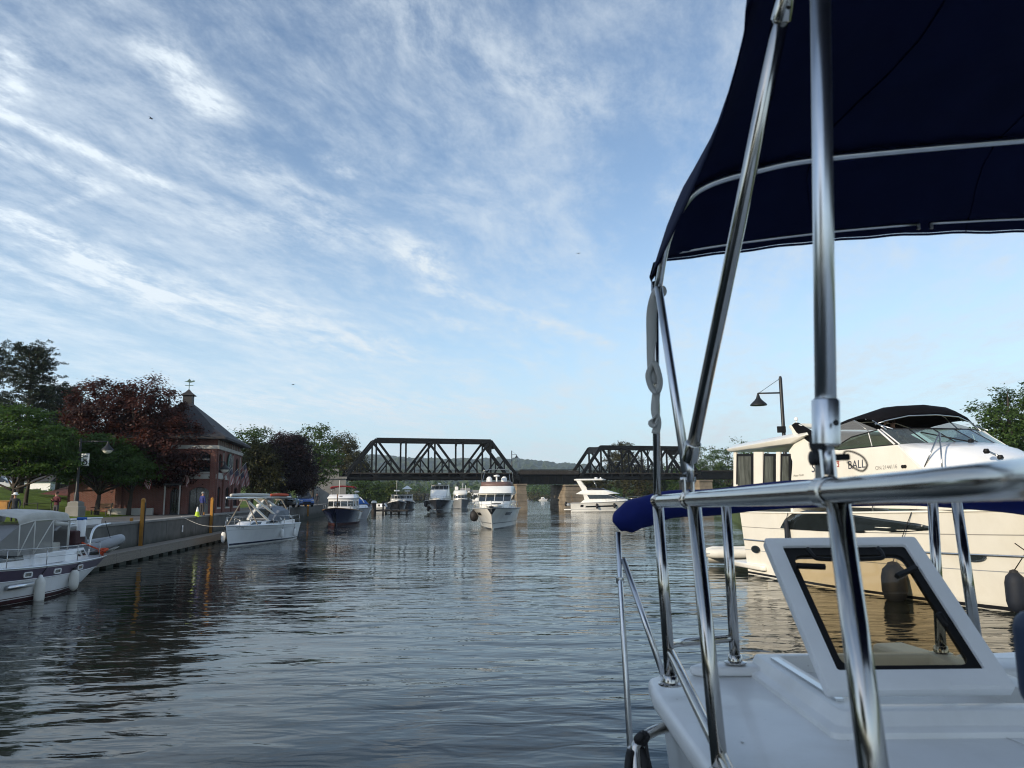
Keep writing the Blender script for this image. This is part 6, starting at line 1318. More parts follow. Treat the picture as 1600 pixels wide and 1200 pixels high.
# timber gangway and pickets between the quay and the trawler
o = thing('gangway', 'grey timber gangway fence between the lowered-mast boat and the blue trawler', 'fence', (bank_x(72) + 1.3, 66, 0), R(97))
for k in range(13): MB().box((k * 0.55, 0, 0.95), (0.09, 0.06, 1.4)).build('picket', 'weathered_wood', o)
for z in (0.7, 1.5): MB().box((3.3, 0.05, z), (6.9, 0.04, 0.1)).build('rail', 'weathered_wood', o)
MB().box((3.3, 0.9, 0.3), (7.2, 1.9, 0.16)).build('deck_board', 'weathered_wood', o)
for k in range(4): MB().lathe([(0.14, -1), (0.14, 0.9)], 8, (k * 2.2, 1.7, 0)).build('pile', 'dark_wood', o, 60)

# ------------------------------------------------------------------ generic trawler / tug / cruiser builders
def house(root, lv, m, wins, glass='dark_glass', bevel=0.04, nm='deckhouse'):
    MB().loft(lv).build(nm, m, root, 40, bevel=bevel)
    for (k, i, j, u0, u1, v0, v1) in wins: patch(lv[k], lv[k + 1], i, j, u0, u1, v0, v1).build('window', glass, root)
# 3. navy trawler
h3 = Hull(11.2, 3.9, 1.25, 1.85, rake=1.0, t0=0.55, p=2.4, wl=0.86, wt=0.35, wp=1.7, flare=1.2, stern=0.92)
Lt = Vector((-20.2, 92.0, 0)); At = R(-84); tr3 = thing('trawler', 'navy blue trawler with white wheelhouse and red canopy, bow towards us', 'trawler', Lt, At)
h3.mesh().build('hull', 'navy_paint', tr3, 50)
for s_ in (-1, 1):
    h3.strip(s_, 0, 0.99, -0.05, 0.12, 0.006).build('boot_stripe', 'antifoul', tr3, 180); MB().tube(h3.rail_line(s_, 0, 1, 1.0, 0.01), 0.05, 8).build('cap_rail', 'teak', tr3, 180); rails(tr3, h3.rail_line(s_, 0.45, 0.99, 1.0, -0.08, 10), 0.6, 'steel', 3, 0.02)
    h3.strip(s_, 0, 0.42, 0.35, 0.95, 0.008).build('white_quarter', 'gelcoat_cool', tr3, 180)
W3 = [(0, 3, 4, 0.08, 0.95, 0.45, 0.85), (0, 4, 5, 0.05, 0.92, 0.45, 0.85), (0, 2, 3, 0.05, 0.95, 0.45, 0.85), (0, 5, 6, 0.05, 0.95, 0.45, 0.85), (0, 1, 2, 0.5, 0.92, 0.45, 0.85), (0, 6, 7, 0.08, 0.5, 0.45, 0.85), (0, 7, 8, 0.1, 0.45, 0.45, 0.85), (0, 0, 1, 0.5, 0.9, 0.45, 0.85)]
house(tr3, [plan(1.3, 1.2, 7.0, 1.5, 1.45, 0.3), plan(2.75, 1.2, 6.8, 1.45, 1.4, 0.25), plan(2.86, 0.9, 7.0, 1.6, 1.55, 0.25), plan(3.3, 1.6, 6.2, 1.4, 1.35, 0.25)], 'gelcoat_cool', W3)
MB().box((6.5, 0, 3.05), (0.3, 0.35, 0.16)).build('search_light', 'black_plastic', tr3, None, bevel=0.04)
cn = [[Vector((x, y, z)) for y, z in ((-1.35, 4.0), (-1.2, 4.15), (0, 4.25), (1.2, 4.15), (1.35, 4.0))] for x in (2.6, 4.0, 5.6)]
MB().loft(cn, closed=False).build('canopy', 'red_canvas', tr3, 60, thick=0.14)
for x in (2.7, 5.5):
    for y in (-1.2, 1.2): MB().tube([(x, y, 3.28), (x, y, 4.05)], 0.025, 6).build('canopy_pole', 'steel', tr3, 180)
MB().lathe([(0.02, 0), (0.3, 0.04), (0.3, 0.16), (0.05, 0.22)], 16, (4.2, 1.5, 3.5)).build('radar_dome', 'white_paint', tr3, 60); MB().tube([(5.8, -0.3, 3.3), (5.8, -0.3, 4.9)], 0.03, 6).build('mast', 'off_white', tr3, 180)
MB().tube([(10.9, 0.15, 1.9), (10.9, 0.15, 3.3)], 0.06, 8).build('bow_staff', 'teak', tr3, 180)
# 4. white cabin boat under blue canvas
h4 = Hull(8.5, 2.9, 1.2, 1.55, rake=1.2, flare=1.2, wl=0.85); L4 = Vector((-23.1, 108, 0)); A4 = R(-62)
b4 = thing('cabin_boat', 'white cabin boat with bright blue canvas cover behind the navy trawler', 'boat', L4, A4); h4.mesh().build('hull', 'gelcoat_cool', b4, 50)
for s_ in (-1, 1):
    MB().tube(h4.rail_line(s_, 0, 1, 1.0, 0.01), 0.04, 8).build('rub_rail', 'hypalon', b4, 180); rails(b4, h4.rail_line(s_, 0.6, 0.98, 1.0, -0.06, 8), 0.5, 'steel', 3, 0.018)
    for t in (0.62, 0.72): MB().lathe([(0.14, 0), (0.14, 0.02)], 14, h4.P(t, 0.7, s_, 0.01), (0.2, s_, 0)).build('porthole', 'dark_glass', b4)
house(b4, [plan(1.35, 3.0, 6.6, 1.2, 0.7, 0.4), plan(1.9, 3.1, 5.8, 1.05, 0.6, 0.4)], 'gelcoat_cool', [(0, 1, 2, 0.1, 0.9, 0.3, 0.8), (0, 6, 7, 0.1, 0.9, 0.3, 0.8)])
cv = [[Vector((x, y, z)) for y, z in ((-1.35, zt - 0.75), (-0.9, zt - 0.2), (0, zt), (0.9, zt - 0.2), (1.35, zt - 0.75))] for x, zt in ((0.1, 2.55), (1.8, 2.85), (3.6, 2.7), (5.4, 2.1))]
MB().loft(cv, closed=False).build('canvas_cover', 'azure_canvas', b4, 50, thick=0.03)
MB().tube(spline([(0.2, 0.3, 2.6), (1.8, 0.35, 2.92), (3.6, 0.3, 2.77), (5.3, 0.2, 2.2)], 4), 0.08, 6).build('cover_seam', 'white_paint', b4, 180)
# finger pier with post beyond
o = thing('finger_pier', 'dark finger pier with stout pale-topped pile beyond the blue-covered boat', 'dock', at(584, 800, 128) * 1.0); o.location.z = 0
MB().lathe([(0.4, -1), (0.4, 1.9)], 12).build('pile', 'dark_wood', o, 60); MB().lathe([(0.48, 1.9), (0.48, 2.1), (0.25, 2.3)], 12).build('pile_cap', 'off_white', o, 60); MB().box((3.0, 4, 0.6), (5.5, 8, 0.25)).build('deck_board', 'dark_wood', o)
for k in range(4):
    MB().lathe([(0.15, -1), (0.13, 1.8)], 8, (1.4 + 1.3 * k, 1 + 0.4 * k, 0)).build('pile', 'dark_wood', o, 60)
h9 = Hull(7.0, 2.5, 0.9, 1.2, rake=1.0); b9 = thing('small_cruiser', 'small grey runabout at the finger pier before the tugs', 'boat', at(592, 797, 140) * 1.0, R(-70)); b9.location.z = 0
h9.mesh().build('hull', 'hypalon', b9, 50); house(b9, [plan(1.0, 2.0, 5.4, 1.0, 0.6, 0.4), plan(1.7, 2.2, 4.6, 0.9, 0.55, 0.4)], 'gelcoat_cool', [(0, 1, 2, 0.1, 0.9, 0.3, 0.8), (0, 6, 7, 0.1, 0.9, 0.3, 0.8), (0, 3, 4, 0.05, 0.95, 0.3, 0.8), (0, 4, 5, 0.05, 0.95, 0.3, 0.8)])
# 5. tugs
def tug(lab, p, rz, hullm, L=11.0, B=3.9, top=None, mast=4.2):
    o = thing('tugboat', lab, 'tugboat', p, rz); h_ = Hull(L, B, 1.15, 1.95, rake=0.7, t0=0.55, p=2.6, wl=0.9, wt=0.45, wp=2.0, flare=1.0, stern=0.9, sag=0.15); h_.mesh(22, 6).build('hull', hullm, o, 50)
    for s_ in (-1, 1): MB().tube(h_.rail_line(s_, 0, 1, 0.97, 0.03, 18), 0.10, 8).build('rubber_strake', 'rubber', o, 180); h_.strip(s_, 0.45, 0.99, 0.99, 1.17, 0.0).build('bulwark', 'gelcoat_cool', o, 180)
    MB().lathe([(0.1, -0.25), (0.34, -0.12), (0.34, 0.12), (0.1, 0.25)], 12, h_.P(0.995, 0.8, 1) + Vector((0.1, 0, 0)), (0, 1, 0)).build('bow_fender', 'rubber', o, 60)
    house(o, [plan(1.2, 2.2, 7.4, 1.25, 1.2, 0.35), plan(2.2, 2.2, 7.4, 1.22, 1.18, 0.35), plan(3.2, 3.8, 7.2, 1.15, 1.12, 0.35), plan(3.35, 3.6, 7.5, 1.3, 1.25, 0.35)], 'gelcoat_cool', [(1, 3, 4, 0.05, 0.95, 0.25, 0.85), (1, 4, 5, 0.05, 0.95, 0.25, 0.85), (1, 2, 3, 0.05, 0.95, 0.25, 0.85), (1, 5, 6, 0.05, 0.95, 0.25, 0.85), (1, 1, 2, 0.3, 0.9, 0.25, 0.85), (1, 6, 7, 0.1, 0.7, 0.25, 0.85)])
    MB().lathe([(0.35, 0), (0.32, 1.1), (0.36, 1.15)], 12, (3.0, 0, 2.3)).build('funnel', 'black_paint', o, 60); MB().tube([(5.2, 0, 3.3), (5.2, 0, 3.3 + mast)], 0.05, 6).build('mast', 'off_white', o, 180)
    MB().box((5.2, 0, 4.2), (0.7, 1.2, 0.3)).build('light_bar', 'gelcoat_cool', o, None, bevel=0.06)
    if top: MB().loft([[(-s + 5.6, -s, z), (s + 5.6, -s, z), (s + 5.6, s, z), (-s + 5.6, s, z)] for s, z in ((1.1, 4.6), (1.0, 4.75), (0.1, 5.4))]).build('canopy', top, o)
    return o
p = at(616, 797, 163); p.z = 0; tug('small tug with black hull and white wheelhouse moored beyond the finger pier', p + Vector((-1.2, 9, 0)), R(-78), 'black_paint')
p = at(634, 796, 174); p.z = 0; tug('second tug with dark green hull and peaked white canopy', p + Vector((-0.6, 9, 0)), R(-86), 'charcoal_hull', 10.5, 3.8, 'white_paint', 1.2)
# 6. motor cruisers
def cruiser(lab, p, rz, hullm, L, B, fs, fb, style, name='motor_cruiser'):
    o = thing(name, lab, 'motor boat', p, rz); h_ = Hull(L, B, fs, fb, rake=1.9, t0=0.40, p=2.5, wl=0.80, wt=0.15, wp=1.5, flare=1.5); h_.mesh(34, 10).build('hull', hullm, o, 60)
    for s_ in (-1, 1):
        MB().tube(h_.rail_line(s_, 0, 1, 1.0, 0.015, 30), 0.05, 8).build('rub_rail', 'hypalon' if hullm != 'charcoal_hull' else 'gelcoat', o, 180)
        h_.strip(s_, 0.01, 0.97, -0.05, 0.05, 0.007).build('boot_stripe', 'black_paint', o, 180)
        h_.strip(s_, 0.02, 0.985, 0.28, 0.31, 0.012).build('chine_line', 'black_paint' if style == 'fly' else 'hypalon', o, 180)
        rails(o, h_.rail_line(s_, 0.45, 0.985, 1.0, -0.12, 13), 0.62, 'steel', 3, 0.02)
    return o, h_
# centre: bow-on flybridge cruiser
p = at(770.5, 826, 68.4); p.z = 0
c1, hc = cruiser('white flybridge cruiser coming bow-on in mid channel', p + Vector((0.35, 11.2, 0)), R(-92.0), 'gelcoat', 13.2, 4.4, 1.75, 1.95, 'fly')
lv = [plan(1.8, 2.2, 9.6, 1.9, 1.25, 1.2), plan(2.45, 2.2, 8.9, 1.82, 1.5, 0.9), plan(3.15, 2.2, 7.4, 1.72, 1.55, 0.6), plan(3.25, 1.4, 7.7, 1.85, 1.62, 0.6), plan(3.95, 1.6, 6.6, 1.70, 1.5, 0.6)]
house(c1, lv, 'gelcoat', [(1, i, i + 1, 0.04, 0.96, 0.08, 0.94) for i in (2, 3, 4, 5)] + [(1, 1, 2, 0.05, 0.95, 0.2, 0.9), (1, 6, 7, 0.05, 0.95, 0.2, 0.9), (1, 0, 1, 0.3, 0.95, 0.2, 0.9), (1, 7, 8, 0.05, 0.7, 0.2, 0.9)])
MB().loft([plan(3.95, 2.0, 6.5, 1.62, 1.45, 0.5), plan(4.36, 2.2, 6.2, 1.55, 1.4, 0.5)], caps=(False, False)).build('bridge_windscreen', 'brown_trim', c1, 40, thick=0.04)
for y in (-0.75, 0.75): MB().lathe([(0.26, 0), (0.30, 0.35), (0.28, 0.7), (0.12, 0.86)], 14, (4.2, y, 4.05)).build('helm_seat', 'white_paint', c1, 60)
MB().tube([(5.2, 0.05, 4.1), (5.2, 0.05, 4.9)], 0.08, 8).build('radar_post', 'white_paint', c1, 180); MB().lathe([(0.10, 0), (0.3, 0.05), (0.3, 0.16), (0.06, 0.22)], 16, (5.2, 0.05, 4.85)).build('radar_dome', 'white_paint', c1, 60)
MB().tube(spline([(3.4, -1.62, 3.95), (3.5, -1.58, 4.9), (3.6, -1.45, 5.45), (3.7, -0.9, 5.62), (3.7, 0, 5.66), (3.7, 0.9, 5.62), (3.6, 1.45, 5.45), (3.5, 1.58, 4.9), (3.4, 1.62, 3.95)], 4), 0.035, 8).build('bimini_hoop', 'steel', c1, 180)
for y in (-1.2, 1.2): MB().tube([(5.8, y * 1.2, 4.0), (3.7, y, 5.55)], 0.025, 6).build('bimini_strut', 'steel', c1, 180)
MB().prism([(9.0, -0.9, 2.0), (11.6, -0.5, 2.05), (11.6, 0.5, 2.05), (9.0, 0.9, 2.0)], (0, 0, 0.22)).build('sun_pad', 'gelcoat', c1, 40, bevel=0.08); MB().box((11.0, 0.3, 2.32), (0.9, 0.7, 0.08), R(20)).build('deck_hatch', 'dark_glass', c1, None, bevel=0.02)
MB().loft([[hc.P(0.86 + 0.13 * k / 4, 0.98 - 0.0 * k, -1, 0.02), hc.P(0.93 + 0.066 * k / 4, 0.70 + 0.27 * (1 - k / 4), -1, 0.02)] for k in range(5)], closed=False)
an = MB()
for s_ in (-1, 1): hc.strip(s_, 0.955, 0.999, lambda t: 0.98 - 0.30 * (t - 0.955) / 0.044, 0.985, 0.014, 8, mbx=an)
an.build('bow_plate', 'black_paint', c1, 60)
MB().box((12.95, 0, 2.05), (0.7, 0.4, 0.14)).build('bow_roller', 'black_paint', c1, None, bevel=0.04); MB().beam((13.1, 0, 1.95), (12.75, 0, 1.45), 0.10, 0.12).build('anchor', 'black_paint', c1, None, bevel=0.03)
for s_ in (-1, 1): hc.strip(s_, 0.66, 0.80, 0.66, 0.80, 0.014, 8).build('hull_window', 'dark_glass', c1, 180)
CM = Matrix.Translation(c1.location) @ Matrix.Rotation(R(-92), 4, 'Z')
fender(CM @ hc.P(0.60, 0.62, -1, 0.42), 'large black ball fender on the side of the bow-on cruiser', 0.95, 0.42, 'rubber', rope_to=CM @ hc.P(0.6, 1.0, -1, 0.1), group='black fenders on the cruisers')
# dark hulled express cruiser
p = at(684, 801, 131); p.z = 0
c2, hd = cruiser('dark-hulled express cruiser with white curved windscreen, bow-on by the tugs', p + Vector((-0.6, 12.2, 0)), R(-88), 'charcoal_hull', 14.2, 4.9, 2.05, 2.4, 'express')
lv = [plan(2.1, 2.5, 11.0, 2.1, 1.0, 2.0), plan(2.7, 2.5, 10.0, 2.0, 1.3, 1.6), plan(4.05, 2.5, 6.8, 1.75, 1.45, 0.8), plan(4.85, 3.0, 5.6, 1.6, 1.35, 0.5), plan(5.05, 2.6, 6.2, 1.7, 1.45, 0.5)]
house(c2, lv, 'gelcoat', [(2, i, i + 1, 0.03, 0.97, 0.1, 0.9) for i in (1, 2, 3, 4, 5, 6)] + [(0, i, i + 1, 0.05, 0.95, 0.15, 0.6) for i in (2, 3, 4, 5)])
MB().lathe([(0.1, 0), (0.3, 0.05), (0.3, 0.2), (0.06, 0.28)], 16, (4.6, 0, 5.05)).build('radar_dome', 'white_paint', c2, 60); MB().box((12.2, 0, 2.5), (1.6, 1.1, 0.25)).build('sun_pad', 'cushion', c2, None, bevel=0.08)
CM = Matrix.Translation(c2.location) @ Matrix.Rotation(R(-88), 4, 'Z')
fender(CM @ hd.P(0.62, 0.75, -1, 0.30), 'black fender high on the side of the dark-hulled cruiser', 1.1, 0.34, 'rubber', rope_to=CM @ hd.P(0.62, 1.0, -1), group='black fenders on the cruisers'); fender(CM @ hd.P(0.5, 0.35, -1, 0.26), 'black fender low on the side of the dark-hulled cruiser', 0.9, 0.28, 'rubber', rope_to=CM @ hd.P(0.5, 1.0, -1), group='black fenders on the cruisers')
# white trawler yacht behind it
p = at(713, 795, 172); p.z = 0
c3, he = cruiser('white trawler yacht with dark lower hull half hidden behind the dark cruiser', p + Vector((0, 11, 0)), R(-84), 'hypalon', 12.5, 4.3, 1.6, 2.2, 'trawler')
house(c3, [plan(1.9, 2.0, 8.6, 1.75, 1.3, 0.6), plan(3.3, 2.0, 7.9, 1.65, 1.3, 0.5), plan(3.4, 1.6, 8.1, 1.8, 1.4, 0.5), plan(4.2, 2.6, 6.8, 1.5, 1.3, 0.4)], 'gelcoat', [(0, i, i + 1, 0.05, 0.95, 0.35, 0.85) for i in (1, 2, 3, 4, 5, 6)])
for x, y, hh in ((4.0, 0.6, 6.0), (3.0, -1.0, 5.2), (5.5, 1.2, 5.4)): MB().tube([(x, y, 4.1), (x, y, hh)], 0.06, 6).build('antenna', 'white_paint', c3, 180)
MB().box((4.2, -0.9, 4.7), (1.6, 0.8, 0.8)).build('bridge_seat', 'white_paint', c3, None, bevel=0.15)
# side-on cruiser by the tan pier
p = at(893, 799.5, 131); p.z = 0
A5 = R(-9); c4, hf = cruiser('white flybridge cruiser lying side-on before the tan stone pier', p + Vector((0.2, 2.2, 0)), A5, 'gelcoat', 13.6, 4.2, 1.55, 2.15, 'side')
lv = [plan(1.55, 1.6, 10.2, 1.85, 1.1, 1.2), plan(2.15, 2.4, 9.8, 1.8, 1.2, 1.1), plan(3.0, 2.2, 7.2, 1.7, 1.4, 0.8), plan(3.12, 0.9, 8.6, 1.85, 1.25, 1.2), plan(3.75, 2.0, 6.4, 1.6, 1.3, 0.6)]
house(c4, lv, 'gelcoat', [(1, 0, 1, 0.25, 1.0, 0.12, 0.92), (1, 1, 2, 0.0, 0.97, 0.12, 0.92), (1, 7, 8, 0, 0.75, 0.12, 0.92), (1, 6, 7, 0.03, 1.0, 0.12, 0.92)] + [(1, i, i + 1, 0.03, 0.97, 0.12, 0.92) for i in (2, 3, 4, 5)])
MB().loft([plan(3.76, 2.4, 6.3, 1.5, 1.25, 0.5), plan(4.1, 2.9, 5.6, 1.45, 1.2, 0.5)], caps=(False, False)).build('bridge_windscreen', 'black_paint', c4, 40, thick=0.04)
MB().loft([plan(5.45, 0.7, 6.0, 1.5, 1.2, 0.5), plan(5.62, 0.6, 6.2, 1.55, 1.25, 0.5), plan(5.75, 1.0, 5.6, 1.3, 1.0, 0.5)]).build('hard_top', 'gelcoat', c4, 40, bevel=0.04)
for s_ in (-1, 1):
    MB().prism([(1.0, s_ * 1.45, 5.45), (1.8, s_ * 1.45, 5.45), (3.0, s_ * 1.5, 3.7), (2.0, s_ * 1.5, 3.7)], (0, -s_ * 0.12, 0)).build('arch_leg', 'gelcoat', c4, None, bevel=0.03); MB().tube([(4.6, s_ * 1.3, 4.0), (4.0, s_ * 1.35, 5.45)], 0.04, 6).build('top_support', 'steel', c4, 180)
    hf.strip(s_, 0.20, 0.62, 0.50, 0.66, 0.014, 14).build('hull_window', 'dark_glass', c4, 180); hf.strip(s_, 0.13, 0.17, 0.55, 0.80, 0.014, 4).build('hull_vent', 'black_paint', c4, 180)
MB().lathe([(0.08, 0), (0.28, 0.05), (0.28, 0.2), (0.06, 0.26)], 14, (4.4, 0, 5.75)).build('radar_dome', 'white_paint', c4, 60); MB().lathe([(0.1, 0), (0.2, 0.1), (0.05, 0.3)], 12, (5.2, 0.2, 5.72)).build('satellite_dome', 'white_paint', c4, 60)
MB().prism([(-1.2, -1.8, 0.35), (0.1, -1.9, 0.35), (0.1, 1.9, 0.35), (-1.2, 1.8, 0.35)], (0, 0, 0.18)).build('swim_platform', 'gelcoat', c4, None, bevel=0.05); MB().lathe([(0.18, 0), (0.28, 0.2), (0.28, 0.6), (0.1, 0.75)], 12, (-0.9, -0.6, 1.0)).build('outboard_motor', 'black_plastic', c4, 60)
MB().tube(spline([(-0.4, -1.6, 1.25), (-0.7, 0, 1.3), (-0.4, 1.6, 1.25)], 5), 0.24, 10).build('tender_tube', 'hypalon', c4, 180); MB().tube([(0.2, 1.6, 1.6), (-0.2, 1.6, 2.9)], 0.03, 6).build('ensign_staff', 'teak', c4, 180)
CM = Matrix.Translation(c4.location) @ Matrix.Rotation(A5, 4, 'Z')
for t, lab in ((0.35, 'black fender amidships on the side-on cruiser'), (0.58, 'black fender towards the bow of the side-on cruiser')): fender(CM @ hf.P(t, 0.62, -1, 0.2), lab, 0.85, 0.2, 'rubber', rope_to=CM @ hf.P(t, 1, -1), group='black fenders on the cruisers')
# 7. marina boats far off under the bridge
rr3 = random.Random(3)
place = ['first', 'second', 'third', 'fourth', 'fifth', 'sixth', 'seventh', 'eighth', 'ninth', 'tenth', 'eleventh', 'twelfth']
for k, (px, D) in enumerate([(742, 375), (752, 385), (822, 395), (832, 410), (843, 390), (852, 412), (860, 395), (868, 410), (875, 388), (647, 360), (800, 400), (812, 385)]):
    p = at(px, 783, D); p.z = 0
    o = thing('moored_boat', f'tiny white moored boat on the far water, {["near the white sheds", "just beside the white sheds", "first right of the cruiser pier", "second right of the cruiser pier", "third right of the cruiser pier", "middle of the far row", "just past the middle of the far row", "third before the tan pier", "last before the tan pier", "near the second tug", "behind the cruiser bridge", "seen past the dark stone pier"][k]}', 'boat', p, rr3.uniform(-0.4, 0.4) + (R(180) if k % 2 else 0), 'far moored boats')
    o.scale = (0.62,) * 3; Lb = rr3.uniform(6.5, 9); hb = Hull(Lb, 2.6, 1.0, 1.4, rake=1.0); hb.mesh(10, 4).build('hull', 'white_paint', o, 50)
    MB().loft([plan(1.1, 1.2, Lb * 0.7, 1.0, 0.6, 0.3), plan(2.2 + 0.5 * (k % 3), 1.6, Lb * 0.55, 0.9, 0.55, 0.3)]).build('cabin', 'white_paint', o); MB().box((Lb * 0.4, 0, 1.9), (Lb * 0.3, 2.0, 0.35)).build('cabin_window', 'dark_glass', o)
for k, (px, py, w_, h_, lab) in enumerate([(738, 768, 9, 4.0, 'low white shed on the far shore left of the bow-on cruiser'), (727, 765, 5, 5.0, 'small white boathouse on the far shore beside the low shed'), (655, 772, 16, 2.4, 'long grey roofed dock shed on the far shore right of the tugs')]):
    p = at(px, py, 395); o = thing('shore_shed', lab, 'shed', (p.x, p.y, 0.3)); MB().box((0, 0, h_ / 2), (w_, 5, h_)).build('wall', 'white_paint' if k < 2 else 'concrete', o); MB().loft([[(-w_ / 2 - 0.3, -2.9, h_), (w_ / 2 + 0.3, -2.9, h_), (w_ / 2 + 0.3, 2.9, h_), (-w_ / 2 - 0.3, 2.9, h_)], [(-w_ / 2, -0.1, h_ + 1.4), (w_ / 2, -0.1, h_ + 1.4), (w_ / 2, 0.1, h_ + 1.4), (-w_ / 2, 0.1, h_ + 1.4)]]).build('roof', 'concrete_pale' if k < 2 else 'slate', o); MB().box((w_ * 0.2, -2.53, h_ * 0.4), (w_ * 0.2, 0.06, h_ * 0.6)).build('door', 'dark_trim', o)
# ------------------------------------------------------------------ big white motor yacht alongside the east quay
YA = math.atan2(-0.968, 0.25)                        # bow points towards us and to the right
YL = Vector((10.95, 30.05, 0)); YM = Matrix.Translation(YL) @ Matrix.Rotation(YA, 4, 'Z'); YI = YM.inverted()
yb = thing('motor_yacht', 'large cream motor yacht with dark canopy moored alongside the east quay', 'motor yacht', YL, YA)
YB = 4.3
def SP(px, py, y=-YB / 2):
    """a point of the photographed starboard side, in the yacht's own frame (x forward, z up)"""
    d = YI.to_3x3() @ pix_dir(px, py); o_ = YI @ Vector((0, 0, CAM_H)); k = (y - o_.y) / d.y; return o_ + d * k
hy = Hull(14.4, YB, 2.36, 2.75, rake=2.2, t0=0.46, p=2.3, wl=0.90, wt=0.30, wp=1.8, flare=1.1)
hy.mesh(40, 12).build('hull', 'cream_gelcoat', yb, 50)
for s_ in (-1, 1):
    hy.strip(s_, 0, 0.985, -0.05, 0.045, 0.006).build('boot_stripe', 'black_paint', yb, 180)
    for v0, nm, m_ in ((0.755, 'feature_line', 'text_grey'), (0.39, 'spray_rail', 'hypalon')): hy.strip(s_, 0.0, 0.98, v0, v0 + 0.010, 0.004, 30).build(nm, m_, yb, 180)
    MB().tube(hy.rail_line(s_, 0.0, 0.985, 0.555, 0.012, 34), 0.032, 8).build('rub_rail', 'steel_dull', yb, 180)
    MB().tube(hy.rail_line(s_, 0.0, 0.99, 1.0, 0.0, 34), 0.035, 8).build('gunwale', 'cream_gelcoat', yb, 180)
# leaf-shaped dark window in the topsides
def on_side(px, py):
    q = SP(px, py); return q.x, q.z
def hull_tv(x, z):
    t = x / 14.4
    for _ in range(6):
        v = max(0.0, z / hy.sheer(t)); p_ = hy.P(t, v, -1); t += (x - p_.x) / 14.4
    return t, v
outline = [(1218, 825), (1226, 812), (1240, 802), (1262, 797), (1290, 799), (1330, 804), (1380, 811), (1425, 818), (1444, 824), (1438, 829), (1400, 832), (1340, 833), (1280, 830), (1235, 827)]
cc_ = Vector((0, 0, 0)); pts_ = []
for q in outline:
    t, v = hull_tv(*on_side(*q)); pts_.append((t, v))
ctv = (sum(a for a, b in pts_) / len(pts_), sum(b for a, b in pts_) / len(pts_))
for s_ in (-1, 1):
    ringsq = [[hy.P(ctv[0] + (a - ctv[0]) * f_, ctv[1] + (b - ctv[1]) * f_, s_, o2) for a, b in pts_] for f_, o2 in ((1.0, 0.0), (1.0, 0.012), (0.75, 0.012), (0.4, 0.012), (0.02, 0.012))]
    MB().loft(ringsq, caps=(False, True)).build('hull_window', 'dark_glass', yb, 180)
def oval(px, py, w_, h_, nm='porthole'):
    t, v = hull_tv(*on_side(px, py))
    for s_ in (-1, 1):
        c = hy.P(t, v, s_, 0.004); ax_ = hy.P(t + 0.01, v, s_) - hy.P(t - 0.01, v, s_); M_ = frame(c, ax_ * -s_, (0, 0, 1))
        el = lambda a, b, z: [(a * math.cos(2 * math.pi * k / 20), b * math.sin(2 * math.pi * k / 20)) for k in range(20)]
        g = MB(M_); ringframe(g, el(w_, h_, 0), el(w_ * 0.78, h_ * 0.78, 0), 0.0, 0.02); f_ = g.build(nm, 'steel', yb, 40); MB(M_).prism([(x, y, 0.004) for x, y in el(w_ * 0.8, h_ * 0.8, 0)], (0, 0, 0.005)).build('pane', 'dark_glass', f_)
oval(1177, 858.5, 0.30, 0.14); oval(1199, 859.5, 0.30, 0.14); oval(1484, 870, 0.36, 0.14)
t, v = hull_tv(*on_side(1568, 865)); c = hy.P(t, v, -1, 0.005); ax_ = hy.P(t + 0.01, v, -1) - hy.P(t - 0.01, v, -1)
g = MB(frame(c, ax_, (0, 0, 1))); ringframe(g, rr(-0.10, -0.09, 0.10, 0.09, 0.01), rr(-0.07, -0.06, 0.07, 0.06, 0.01), 0, 0.015); f_ = g.build('vent_frame', 'dark_trim', yb); MB(frame(c, ax_, (0, 0, 1))).prism([(-0.07, -0.06, 0.002), (0.07, -0.06, 0.002), (0.07, 0.06, 0.002), (-0.07, 0.06, 0.002)], (0, 0, 0.004)).build('vent_pane', 'off_white', f_)
# maker's plate towards the bow and its oval badge
t, v = hull_tv(*on_side(1570, 822)); c = hy.P(t, v - 0.02, -1, 0.01); ax_ = hy.P(t + 0.02, v, -1) - hy.P(t - 0.02, v, -1)
for k in range(9): MB(frame(c, ax_, (0, 0, 1))).box((0.10 + 0.05 * k, 0.06, 0.002), (0.03 if k % 3 else 0.045, 0.11, 0.006)).build('badge_letter', 'text_grey', yb)
MB(frame(c, ax_, (0, 0, 1))).box((0.30, -0.005, 0.002), (0.55, 0.012, 0.006)).build('badge_line', 'text_grey', yb)
# superstructure: upper side wall rising from the gunwale, in profile from the photograph, set in by the side deck
YS = -YB / 2 + 0.16
def prof(pts, y): return [Vector((SP(px, py, y).x, y, SP(px, py, y).z)) for px, py in pts]
side_px = [(1236, 790), (1236, 748), (1238, 722), (1232, 705), (1243, 690), (1234, 667), (1240, 660), (1250, 664), (1264, 684), (1282, 700), (1310, 703.5), (1402, 695), (1445, 738), (1500, 798)]
up = prof(side_px, YS)
def mirror(pts): return [Vector((p_.x, -p_.y, p_.z)) for p_ in pts]
sw = MB().prism(up, (0, 0.10, 0)).build('upper_side', 'cream_gelcoat', yb, None, bevel=0.02); MB().prism(mirror(up), (0, -0.10, 0)).build('upper_side', 'cream_gelcoat', yb, None, bevel=0.02)
